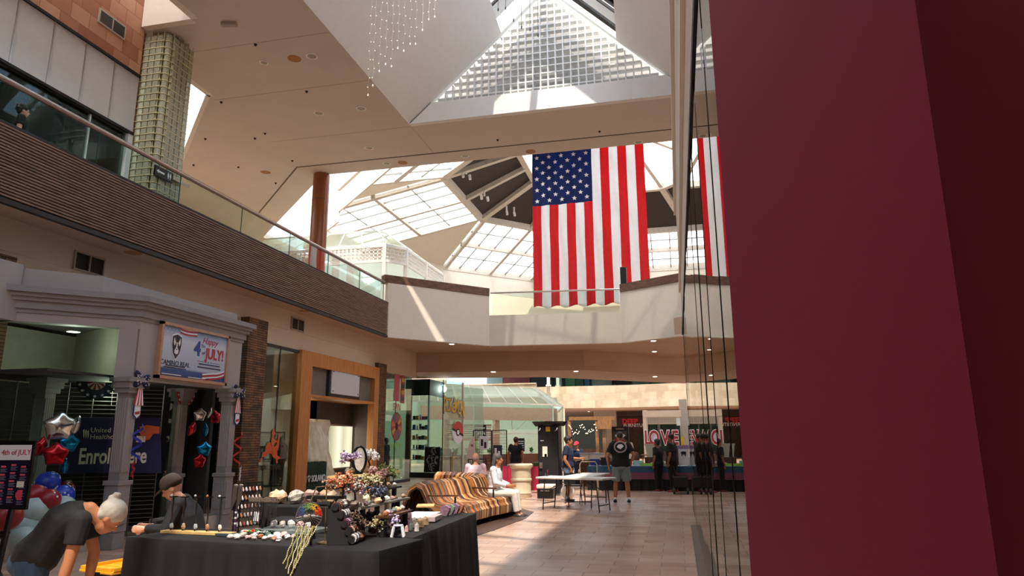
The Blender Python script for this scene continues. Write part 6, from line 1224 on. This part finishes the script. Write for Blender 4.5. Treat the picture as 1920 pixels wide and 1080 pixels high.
def gemtree(px,py,z,h,spread,lc,l,base='8a8276',nl=170,cy=.7):
    p=T(px,py,z); t=thing('gem_tree',l,'ornament',(p.x,p.y,z),'wire gem trees'); b=MB(); rockmesh(b,p+V((0,0,-.008)),.05+.01*spread,j=.15,flatk=.7); bo=b.build('stone_base',M(base,.6,var=.25,scale=30,name='stone '+base),t); zmin=min(v.co.z for v in bo.data.vertices)+z; bo.data.transform(Matrix.Translation((0,0,z-zmin)))
    tr=MB(); q=p+V((rnd.uniform(-.02,.02),rnd.uniform(-.02,.02),h*.45)); tr.tube([p+V((0,0,.02)),p+V((.01,0,h*.2)),q],[.012,.009,.008],6); lf=MB(); 
    for k in range(14):
        a=rnd.uniform(0,2*PI); e=rnd.uniform(-.15,1.3); R__=spread*rnd.uniform(.6,1); tip=q+V((R__*math.cos(a)*math.cos(e),R__*math.sin(a)*math.cos(e),R__*cy*math.sin(e)+h*.12)); mid=q.lerp(tip,.5)+V((0,0,.02)); tr.tube([q,mid,tip],[.005,.004,.002],4)
        for j in range(nl//14):
            c=mid.lerp(tip,rnd.uniform(.1,1.15))+V((rnd.gauss(0,.017),rnd.gauss(0,.017),rnd.gauss(0,.015))); lf.cur=rnd.randrange(3); s_=rnd.uniform(.006,.012); lf.ell(c,(s_,s_*.8,s_*1.1),4,3,Matrix.Rotation(rnd.uniform(0,3),3,(1,.3,.5)))
    tr.build('wire_trunk',M('4a3428',.4,.5,name='copper wire'),t); lf.build('gem_leaves',[M(x,.25,var=.15,scale=20,name='gem '+x) for x in lc],t); return t
# shelves on the second table
def shelf(nm,l,A_,B_,w,mat,legs,z0=TZ,th=.018,us=(.08,.92)):
    t=thing(nm,l,'shelf',tuple((A_+B_)/2-V((0,0,(A_.z-z0)))) ); MB().bar(A_-V((0,0,th/2)),B_-V((0,0,th/2)),w,th).build('shelf_board',mat,t)
    for u in us: p=A_.lerp(B_,u); MB().box((p.x-.015,p.y-.03,z0),(p.x+.015,p.y+.03,p.z-th)).build('leg',legs,t)
def zat(px,py,x): return ax(px,py,x)
XB=-2.78
A1=ax(633,893,-3.02); B1_=ax(738,886,-3.02); A1.z=B1_.z=(A1.z+B1_.z)/2

def sh(x,ya,yb,z,w,nm,l,mat,legs,us=(.08,.92)): shelf(nm,l,V((x,ya,z)),V((x,yb,z)),w,mat,legs,.758,.018,us)
sh(-3.1,6.15,7.45,1.285,.2,'display_shelf','raised pine plank shelf, the highest one on the vendor stall',m_pine,m_pine,(.1,.92))
sh(-2.8,5.83,7.0,1.04,.2,'display_shelf','long dark edged shelf of gem trees below the pine plank',M('8a8478',.4,name='grey shelf'),m_black,(.22,.92))
sh(-2.62,6.1,6.72,.945,.12,'display_shelf','low walnut shelf of small stones beside the gem trees',m_walnut,m_black)
sh(-3.0,6.82,7.34,1.13,.14,'display_shelf','short dark shelf at the back of the stall by the bench',m_dark,m_black)
SW=['e6e0dc','f0ece8','c8beb8']; SP=['8a76a0','b09ac0','d8cce0']; SO=['b0583a','d08a60','e6c0a0']; SG=['a8a070','c8c090','e0d8b0']; SK=['b07a78','c89a90','e0bcae']; SN=['4a5060','2e3440','7a8090']; SD=['4a3a34','6a5248','8a7468']; SGR=['7a8a50','98a060','5a6a40']; SM=['b86a4a','d8cfc8','4a5060']
def tr(px,py,x,z,h,sp,cols,l,**k):
    p=ax(px,py,x); q=EYE+(p-EYE); # ground the base on its shelf height
    d=(p-EYE); t_=(z-1.6)/d.z; q=EYE+d*t_
    t=thing('tmp','tmp tmp tmp tmp','x',(0,0,0)); bpy.data.objects.remove(t)
    return gemtree_at(V((x,p.y,z)),h,sp,cols,l,**k)
def gemtree_at(p,h,spread,lc,l,base='8a8276',nl=260,cy=.7):
    t=thing('gem_tree',l,'ornament',tuple(p),'wire gem trees'); b=MB(); rockmesh(b,p,.045+.1*spread,j=.15,flatk=.6); bo=b.build('stone_base',M(base,.6,var=.25,scale=30,name='stone '+base),t); zmin=min(v.co.z for v in bo.data.vertices); bo.data.transform(Matrix.Translation((0,0,-zmin)))
    tr_=MB(); q=p+V((rnd.uniform(-.02,.02),rnd.uniform(-.02,.02),h*.5)); tr_.tube([p+V((0,0,.02)),p+V((.01,0,h*.25)),q],[.012,.009,.008],6); lf=MB()
    for k in range(16):
        a=rnd.uniform(0,2*PI); e=rnd.uniform(-.25,1.35); R__=spread*rnd.uniform(.55,1); tip=q+V((R__*math.cos(a)*math.cos(e),R__*math.sin(a)*math.cos(e),R__*cy*math.sin(e)+h*.08)); mid=q.lerp(tip,.5)+V((0,0,.02)); tr_.tube([q,mid,tip],[.005,.004,.002],4)
        for j in range(nl//16):
            c=mid.lerp(tip,rnd.uniform(.1,1.15))+V((rnd.gauss(0,.018),rnd.gauss(0,.018),rnd.gauss(0,.015))); lf.cur=rnd.randrange(3); s_=rnd.uniform(.007,.013); lf.ell(c,(s_,s_*.8,s_*1.1),4,3,Matrix.Rotation(rnd.uniform(0,3),3,(1,.3,.5)))
    tr_.build('wire_trunk',M('4a3428',.4,.5,name='copper wire'),t); lf.build('gem_leaves',[M(x,.25,var=.15,scale=20,name='gem '+x) for x in lc],t); return t
def tr(px,py,x,z,h,sp,cols,l,**k): return gemtree_at(V((x,ax(px,py,x).y,z)),h,sp,cols,l,**k)
tr(655,893,-3.1,1.2855,.24,.12,SP,'purple gem tree on the left end of the pine plank',base='5e5a44')
tr(692,890,-3.1,1.2855,.24,.13,SW,'white gem tree on the right half of the pine plank',base='d8c0a0')
tr(640,950,-2.85,1.041,.32,.17,SO+[],'copper red gem tree nearest the bracelet stand',base='e0d8cc')
tr(664,948,-2.76,1.041,.25,.12,SM,'mixed orange and silver gem tree on the long shelf',base='7a6a5c')
tr(688,944,-2.86,1.041,.28,.15,SG,'pale green gem tree in the middle of the long shelf',base='c8b8a0')
tr(706,940,-2.9,1.041,.36,.17,SK,'wide pink gem tree rising behind the long shelf',base='9a8a7c')
tr(722,937,-2.88,1.041,.39,.14,SGR,'olive green gem tree behind the pink one',base='6a6454')
tr(712,941,-2.74,1.041,.15,.10,SN,'small dark blue gem tree at the end of the long shelf',base='5a5650')
tr(672,985,-2.72,.77,.23,.13,SD,'brown gem tree standing under the long shelf',base='7a4a2c')
tr(700,982,-2.78,.77,.21,.12,['3a4a68','5a6a88','2a3448'],'navy gem tree standing under the long shelf',base='6a4a34')
tr(713,1006,-2.66,.77,.16,.09,['c8b890','a89a70','e0d4b0'],'cream gem tree at the front corner beside the white stool',base='6a6258')
tr(730,1001,-2.6,.77,.17,.10,SP,'low lilac gem tree behind the white stool',base='8a8a80')
tr(745,990,-2.72,.77,.14,.08,SK,'small rose gem tree among the spheres',base='7a7068')
# framed agate ring on the plank
ag=thing('agate_ring','upright white agate slice in a black oval frame on the pine plank','ornament',(-3.1,ax(673,890,-3.1).y,1.285)); c=V((-3.1,ax(673,890,-3.1).y,1.425)); vd=V((.55,-.83,0)); sd_=V((.83,.55,0))
MB().tube([c+sd_*(.065*math.cos(a))+V((0,0,.125*math.sin(a))) for a in [2*PI*k/28 for k in range(28)]],.012,8,True).build('black_frame',m_blackp,ag,True); MB().extr([c+sd_*(.05*math.cos(a))+V((0,0,.11*math.sin(a))) for a in [2*PI*k/24 for k in range(24)]],vd*.01).build('agate_slice',M('ded6ca',.3,var=.2,scale=40,name='agate'),ag); MB().box((c.x-.05,c.y-.03,1.286),(c.x+.05,c.y+.03,1.3)).build('stand_foot',m_blackp,ag)
# loose stones
SC_=['e0b890','d8cfc8','c8a078','b8aca0','8a6a7a','9a7a5c','e8e0d8','7a8078','a86a4c','d0a8a0']
nm_=['amber','white','tan','grey','plum','brown','chalky','grey green','rust','rose']
def rk(x,y,z,r,ci,l,fk=.7,tall=0):
    b=MB()
    if tall: b.loft([((x,y,z),(r,0,0),(0,r*.9,0)),((x,y,z+tall*.7),(r*.85,0,0),(0,r*.8,0)),((x+.004,y,z+tall),(r*.12,0,0),(0,r*.12,0))],6)
    else: rockmesh(b,(x,y,z),r,8,6,.2,fk)
    o=b.build('crystal_point' if tall else 'crystal_rock',M(SC_[ci],.4,var=.3,scale=30,name='stone '+nm_[ci]))
    zmin=min(v.co.z for v in o.data.vertices); o.data.transform(Matrix.Translation((0,0,z+.0005-zmin)))
    return tag(o,l,'stone','loose stones on the vendor stall')
pos=['beside the bracelet stand','at the plank end','next to a pale tree','by a copper tree','near the shelf leg','under the pink crown','at the far shelf end','behind the ring']
k=0
for x,ys_,z,w in ((-2.74,[5.88,5.98,6.1,6.24,6.36,6.5,6.64,6.78,6.9],1.0405,'on the long grey shelf'),(-2.62,[6.14,6.22,6.3,6.39,6.48,6.58,6.66],.9455,'on the low walnut shelf'),(-3.0,[6.88,6.96,7.05,7.16,7.26],1.1305,'on the short back shelf')):
    for j,y in enumerate(ys_):
        ci=(k*3+1)%10; rk(x+rnd.uniform(-.03,.03),y,z,rnd.uniform(.022,.04),ci,'%s stone %s, number %s from the camera'%(nm_[ci],w,['one','two','three','four','five','six','seven','eight','nine'][j])); k+=1
# spheres, points and slabs on the table's right edge
for px,py,r,h,l in ((741,985,.035,'c89088','peach sphere behind the white stool'),(757,985,.045,'b88a84','rose sphere in the middle of the table edge'),(733,990,.03,'c07850','orange sphere left of the peach one')):
    p=T(px,py+6); t=thing('stone_sphere',l,'ornament',(p.x,p.y,TZ)); MB().ell((p.x,p.y,TZ+r+.012),r,16,10).build('sphere',M(h,.15,var=.2,scale=25,name='sphere '+h),t,True); MB().lathe((p.x,p.y,TZ),[(r*.6,0),(r*.7,.01),(r*.5,.022)],14).build('ring_stand',m_blackp,t)
for px,py,r,tl,ci,l in ((766,982,.036,.17,4,'tall plum crystal point on the table edge'),(776,985,.03,.1,3,'grey crystal point right of the tall plum one'),(787,984,.045,.09,5,'brown pyramid crystal on the table edge'),(797,980,.04,.085,5,'second brown pyramid point further back'),(781,992,.025,.08,1,'small white crystal point, nearest the cloth edge'),(770,990,.022,.07,7,'grey green crystal point nearest the cloth edge'),(762,993,.02,.06,9,'tiny rose crystal point at the cloth edge')):
    p=T(px,py+4); rk(p.x,p.y,TZ,r,ci,l,tall=tl)
for px,py,ci,l in ((833,968,4,'dark plum geode slab, nearest of the row'),(842,966,7,'grey green geode slab, second of the row'),(851,964,4,'plum geode slab, third of the row'),(859,962,8,'rust edged geode slab, last of the row')):
    p=T(px,py); b=MB(); b.extr([(p.x+.055*math.cos(a)*(1+.15*math.sin(3*a)),p.y,TZ+.062+.06*math.sin(a)) for a in [2*PI*q/12 for q in range(12)]],(.01,.04,0)); o=b.build('geode_slab',M(SC_[ci],.3,var=.4,scale=40,name='geode '+nm_[ci])); zmin=min(v.co.z for v in o.data.vertices); o.data.transform(Matrix.Translation((0,0,TZ-zmin))); tag(o,l,'stone','geode slabs at the table end')
p=T(795,968); tag(MB().cbox((p.x-.05,p.y,TZ+.012),(.32,.6,.02),.05).build('white_tray',m_whitep,bevel=.004),'flat white tray cloth at the bench end of the stall','tray')
p=T(800,955); tag(MB().cbox((p.x-.05,p.y+.1,TZ+.035),(.22,.3,.022),.3).build('wooden_tray',m_pine,bevel=.004),'light wooden tray resting on the white tray cloth','tray')
p=T(790,985); tag(MB().cbox((p.x-.02,p.y+.45,TZ+.028),(.1,.34,.05),.1).build('card_box',M('b8a8a4',.6,name='card box'),bevel=.004),'long pale box of cards on the table edge','box')
# mini stool
p=T(746,1006); ms_=thing('mini_stool','small white plastic stool standing at the table corner','stool',(p.x,p.y,TZ)); MB().cbox((p.x,p.y,TZ+.095),(.085,.085,.012),.3).build('stool_top',M('c8c4d8',.4,name='lilac plastic'),ms_,bevel=.004)
for a in (.785,2.356,3.927,5.498): a+=.3; MB().bar((p.x+.05*math.cos(a),p.y+.05*math.sin(a),TZ+.09),(p.x+.075*math.cos(a),p.y+.075*math.sin(a),TZ),.016).build('leg',m_whitep,ms_)
# bracelet stand: stepped black side and five rolls
bs_=thing('bracelet_stand','stepped black stand with five padded rolls of bracelets','stand',(-2.85,5.75,TZ)); c0=az(612,1022,TZ); dx=V((.97,.2,0)).normalized(); dy=V((-.2,.97,0))
H=.30; prof_=[(0,0),(.19,0),(.20,.05),(.155,.075),(.155,.12),(.12,.14),(.12,.19),(.085,.21),(.085,.27),(.055,.30),(.0,.31)]
MB().extr([c0+dx*a+V((0,0,b_)) for a,b_ in prof_],dy*.02).build('side_panel',M('1a1918',.85,name='black felt board'),bs_); MB().extr([c0+dy*.33+dx*a+V((0,0,b_)) for a,b_ in prof_],dy*.02).build('side_panel',M('1a1918',.85,name='black felt board'),bs_)
bcol=['d8d4ce','8a8a90','5a3a34','2a2a30','a86a4c','c8beb4','6a3a40','44484c','b09ac0','3a3030']
for i,(a,b_) in enumerate(((.205,.045),(.175,.105),(.14,.165),(.105,.235),(.06,.30))):
    s0=c0+dx*a+V((0,0,b_)); rl_=MB().tube([s0-dy*.01,s0+dy*.36],.028,14).build('padded_roll',m_black,bs_,True)
    for j in range(13): q=s0+dy*(.02+.026*j); cc=(i*3+j%3+j//5)%10; pts=[q+dx*(.033*math.cos(t_))+V((0,0,.033*math.sin(t_))) for t_ in [2*PI*k/12 for k in range(12)]]; MB().tube(pts,.0085,5,True).build('bracelet',M(bcol[cc],.25,var=.3,scale=60,name='beads '+bcol[cc]),rl_)
tag(MB().tube([c0+dx*.02+dy*.0+V((0,0,.325)),c0+dx*.02-dy*.0+V((-.16,-.02,.325))],.018,10).tube([c0+dx*-.13+V((0,0,.0)),c0+dx*-.13+V((0,0,.32))],.01,6).build('necklace_bar',m_blackp),'black padded necklace bar left of the bracelet stand','stand')
# tree of life hanging
dc_=thing('tree_of_life_charm','round tree charm with rainbow crown and long beaded tassels','ornament',(-3.35,5.62,TZ)); c=ax(580,967,-3.33); c.y=c.y; w_=V((.9,.43,0)).normalized(); r_=.105
cc_=ay(580,967,5.50); c=V((cc_.x,5.50,cc_.z)); MB().tube([c+w_*(r_*math.cos(a))+V((0,0,r_*math.sin(a))) for a in [2*PI*k/36 for k in range(36)]],.005,6,True).build('wire_ring',m_steel,dc_)
cols_=['4a4468','3a5a78','5a7a50','8a9a48','c8a040','c86030','b83020']
for q in range(7):
    b=MB()
    for k in range(26): a=PI-PI*(q+rnd.random())/7; rr=r_*rnd.uniform(.5,.97); b.ell(c+w_*(rr*math.cos(a))+V((0,0,rr*math.sin(a))),.0075,4,3)
    b.build('chip_sector',M(cols_[q],.3,name='chip '+cols_[q]),dc_)
b=MB()
for k in range(13): a=PI*k/12; b.tube([c-V((0,0,.0)),c+w_*(r_*.75*math.cos(a))+V((0,0,r_*.75*math.sin(a)))],.0025,4); a=PI+PI*(k+.5)/13; b.tube([c,c+w_*(r_*math.cos(a))+V((0,0,r_*math.sin(a)))],.0022,4)
b.ell(c,(.016,.01,.014),7,5); b.build('wire_branches',m_steel,dc_)
for k in range(9):
    x0=c+w_*(-.075+.0185*k)+V((0,0,-.085)); L=.16+.26*(1-abs(k-3)/6); b=MB(); n=int(L/.013); pts=[]
    for j in range(n): q=x0+V((0,0,-j*.013))-w_*(.10*(j/n)**1.0)+w_*.004*math.sin(j*.8+k*2.3)-V((0,.02,0)); b.ell(q,(.006,.006,.0075),5,4); pts.append(q)
    b.build('bead_string',M(('c8c088','b0a86a','d8d4b0')[k%3],.35,var=.2,scale=50,name='bead '+('straw','olive','pale')[k%3]),dc_)
MB().tube([(c.x,c.y,c.z+r_),(c.x+.02,c.y+.06,c.z+r_+.12),(c.x+.05,c.y+.18,c.z+r_+.12),(c.x+.05,c.y+.2,TZ)],.006,6).box((c.x-.0,c.y+.14,TZ),(c.x+.12,c.y+.26,TZ+.01)).build('hook_stand',M('b09a70',.3,.8,name='brass wire'),dc_)
# dark frame stand behind the charm
tag(MB().box((-3.2,5.9,TZ),(-3.17,5.93,1.12)).box((-2.98,5.9,TZ),(-2.95,5.93,1.12)).box((-3.25,5.88,1.1),(-2.9,5.96,1.13)).build('frame_stand',m_blackp),'black upright frame stand between charm and bracelet stand','stand')
# black riser with big lumps behind
q=az(565,978,TZ); rz_=thing('riser_box','black cloth covered riser at the back of the near table','riser',(-4.0,6.9,0)); MB().box((-4.35,6.9,0),(-3.5,7.3,.95)).build('riser_cloth',m_black,rz_,bevel=.02)
for x,y,r,ci,l in ((-4.22,7.05,.1,0,'large amber rock on the black riser, at its near end'),(-4.02,7.05,.09,3,'large grey green rock on the black riser, second along'),(-3.84,7.05,.095,9,'large rose rock on the black riser, third along'),(-3.64,7.05,.1,0,'wide amber rock on the black riser beside the stand')): rk(x,y,.951,r,ci,l,.75)
# necklace board with stands
nb2=thing('necklace_board','light pine board carrying a row of thin black necklace posts','board',(-4.45,6.1,TZ)); MB().cbox((-4.42,6.02,TZ+.013),(.78,.1,.026),-.07).build('pine_base',m_pine,nb2,bevel=.003)
for k in range(5):
    x=-4.74+k*.135; y=6.05-.008*k; st_=MB().bar((x,y,TZ+.026),(x,y,TZ+.33),.01).bar((x-.02,y-.03,TZ+.33),(x+.02,y+.03,TZ+.33),.012).build('post',m_blackp,nb2)
    b=MB(); b.tube([(x-.004,y-.03,TZ+.33),(x+.015,y-.034,TZ+.2),(x+.03,y-.036,TZ+.09)],.0022,4).tube([(x+.012,y-.03,TZ+.33),(x+.03,y-.034,TZ+.2),(x+.034,y-.036,TZ+.09)],.0022,4); b.build('chain',m_steel,st_)
    b=MB(); b.ell((x+.032,y-.036,TZ+.07),(.022,.012,.026),6,5,None,.2,rnd); b.ell((x-.0,y-.03,TZ+.345),.012,6,5); b.build('pendant',M(('e0dcd4','c8a078','a8b0b0','b87850','d8d0c8')[k],.3,name='pendant'),st_)
pc=thing('cork_stand','purple ribbon roll stand with pale clips behind the necklace posts','stand',(-4.1,6.15,TZ)); MB().cyl((-4.13,6.15),.02,TZ,TZ+.25,12).build('purple_roll',M('4a2244',.7,name='purple ribbon'),pc); 
for k in range(3): MB().cyl((-4.13,6.15),.022,TZ+.08+.05*k,TZ+.095+.05*k,12).build('pale_clip',m_whitep,pc)
# necklace tree with many dark chains
nt_=thing('necklace_rack','black rack crowded with dark chains and silver clasps','rack',(-3.95,6.2,TZ)); MB().bar((-4.05,6.25,TZ+.3),(-3.72,6.2,TZ+.3),.02).bar((-3.88,6.22,TZ),(-3.88,6.22,TZ+.3),.016).cbox((-3.88,6.22,TZ+.008),(.3,.1,.016)).build('rack_frame',m_blackp,nt_)
b=MB(); b2=MB()
for k in range(26): x=-4.05+.33*k/25; y=6.25-.05*k/25; z0=TZ+.31; b.tube([(x,y-.012,z0),(x+rnd.uniform(-.01,.01),y-.03,z0-rnd.uniform(.1,.24))],.004,4); b2.tube([(x-.01,y-.02,z0),(x+.005,y-.03,z0+rnd.uniform(0,.02)),(x+.012,y-.02,z0-.03)],.004,4)
b.build('chain_bundle',m_dark,nt_); b2.build('clasp_row',m_steel,nt_)
# earring rack
er=thing('earring_rack','tall black wire rack of carded earrings with a square price card','rack',(-3.95,6.75,TZ)); A_=az(441,992,TZ); B_=az(487,986,TZ); dd=(B_-A_).normalized(); L=(B_-A_).length; HH=.44
b=MB().bar(A_,A_+V((0,0,HH)),.012).bar(B_,B_+V((0,0,HH)),.012)
for k in range(6): b.bar(A_+V((0,0,.02+k*.083)),B_+V((0,0,.02+k*.083)),.01)
b.build('rack_frame',m_wire,er); b=MB()
for k in range(24): q=A_+dd*(L*(k+.5)/24); b.bar(q,q+V((0,0,HH)),.003)
b.build('wire_back',m_wire,er); ecol=['d8c8c8','c8b0a0','a85048','d8d8d8','c07848','9098a0','e0c0b8']
for rw in range(5):
    for k in range(7):
        q=A_+dd*(L*(k+.5)/7)+V((0,-.012,.045+rw*.083)); b=MB(); b.ell(q,(.012,.006,.02),6,4); b.ell(q+V((.012,-.004,-.012)),(.008,.005,.014),5,4); b.build('earring_pair',M(ecol[(rw*3+k)%7],.25,name='earring '+ecol[(rw*3+k)%7]),er)
MB().cbox(B_-dd*.05+V((0,-.03,.1)),(.09,.006,.09)).build('price_card',m_whitep,er)
for k,px in enumerate((436,446)):
    q=az(px,1000,TZ); t=thing('pendant_post',['black post of silver pendants left of the earring rack','black post of pale pendants touching the earring rack'][k],'stand',(q.x,q.y,TZ)); MB().bar(q,q+V((0,0,.42)),.012).cbox(q+V((0,0,.006)),(.09,.09,.012)).build('post',m_blackp,t)
    b=MB(); 
    for j in range(6): b.tube([q+V((-.02+.008*j,-.012,.42)),q+V((-.022+.009*j,-.02,.2+.02*j))],.004,4)
    b.ell(q+V((0,-.01,.43)),(.03,.015,.02),7,5); b.build('pendant_strands',m_steel,t)
# bowls and trays along the front of the near table
for px,py,rr,h,l,ins in ((470,1004,.10,'3a4a44','leaf shaped green glass dish with coloured stones',('2a8a3a','b83030','d87030')),(497,1006,.085,'5a6a60','round clear glass bowl beside the green dish',('c8c8c0','8a9088','4a4a44'))):
    q=az(px,py,TZ); t=thing('glass_dish',l,'dish',(q.x,q.y,TZ)); MB().lathe((q.x,q.y,TZ),[(.03,0),(.05,.004),(rr,.04),(rr-.006,.044),(.04,.012),(.01,.01)],20).build('dish',thin_glass((.6,.8,.7,1),.3,'dish glass'),t,True)
    for c3 in range(3):
        b=MB(); [b.ell((q.x+rnd.uniform(-.05,.05),q.y+rnd.uniform(-.05,.05),TZ+.03+rnd.uniform(0,.012)),.014,6,4) for _ in range(3)]; b.build('dish_stones',M(ins[c3],.25,name='dish stone'),t)
q=az(430,1005,TZ); tag(MB().cbox((q.x,q.y,TZ+.012),(.24,.1,.024),-.1).build('grey_case',M('3c4648',.5,name='grey case'),bevel=.004),'flat grey jewellery case in front of the chains','case')
q=az(395,1003,TZ)
for k in range(9): qq=az(384+5*k,1001+k*.4,TZ); b=MB().bar(qq+V((0,0,.008)),qq+V((.02,.09,.012)),.012,.01); tag(b.build('incense_stick',M(('8a4a34','3a3a40','9a8a7a')[k%3],.5,name='stick')),'%s bundled stick, %s from the pine board'%(['rust','charcoal','grey'][k%3],['first','second','third','fourth','fifth','sixth','seventh','eighth','ninth'][k]),'stick','bundled sticks in front of the chains')
tag(MB().cbox((-3.62,6.32,TZ+.02),(.62,.34,.035),-.12).build('mirror_tray',M('8a9490',.15,.3,name='mirror tray'),bevel=.004),'silver grey tray under the white crystals','tray')
k=0
for i in range(7):
    for j in range(3):
        x=-3.92+.09*i+rnd.uniform(-.015,.015); y=5.66+.11*j-.035*i*.3+rnd.uniform(-.02,.02)+.12; ci=(1,6,9,3,1,8,6)[(i+j*2)%7]
        rk(x,y,TZ,rnd.uniform(.026,.042),ci,'%s stone in the %s row of the white crystal group, %s from the left end'%(nm_[ci],['front','middle','back'][j],['first','second','third','fourth','fifth','sixth','seventh'][i]),.6)
for i in range(5): rk(-3.82+.1*i,6.32-.012*i,TZ+.04,.04,(1,3,6,9,1)[i],'pale cluster on the silver tray, %s from the left'%['first','second','third','fourth','fifth'][i],.8)
t=tag(MB().ell((-3.92,6.72,TZ+.02),(.2,.1,.05),12,7).build('folded_cloth',m_black,None,2),'crumpled black cloth in front of the riser','cloth')
t.data.transform(Matrix.Translation((0,0,.03)))
# yellow lidded tote
to=thing('storage_tote','black tote with a bright yellow ribbed lid on the floor','tote',(-5.75,6.5,0)); MB().prism([(-5.9,6.34),(-5.5,6.25),(-5.38,6.85),(-5.78,6.94)],.0,.33).build('tote_body',m_blackp,to); ly=M('e2a020',.4,var=.04,name='yellow lid')
MB().prism([(-5.96,6.30),(-5.47,6.19),(-5.33,6.9),(-5.82,7.0)],.33,.36).build('lid',ly,to,bevel=.01); b=MB(); cs=[V((-5.96,6.30,0)),V((-5.47,6.19,0)),V((-5.33,6.9,0)),V((-5.82,7.0,0))]; ce=sum(cs,V())/4
for k in range(4): a,c=cs[k],cs[(k+1)%4]; b.bar(a.lerp(ce,.06)+V((0,0,.375)),c.lerp(ce,.06)+V((0,0,.375)),.035,.03)
for k in range(5): a=cs[0].lerp(cs[3],.15+.17*k); c=cs[1].lerp(cs[2],.15+.17*k); b.bar(a.lerp(c,.12)+V((0,0,.362)),a.lerp(c,.88)+V((0,0,.362)),.02,.012)
b.build('lid_rim',ly,to); MB().bar(cs[0].lerp(cs[1],.35)+V((0,-.01,.34)),cs[0].lerp(cs[1],.65)+V((0,-.01,.34)),.02).build('latch',m_blackp,to)
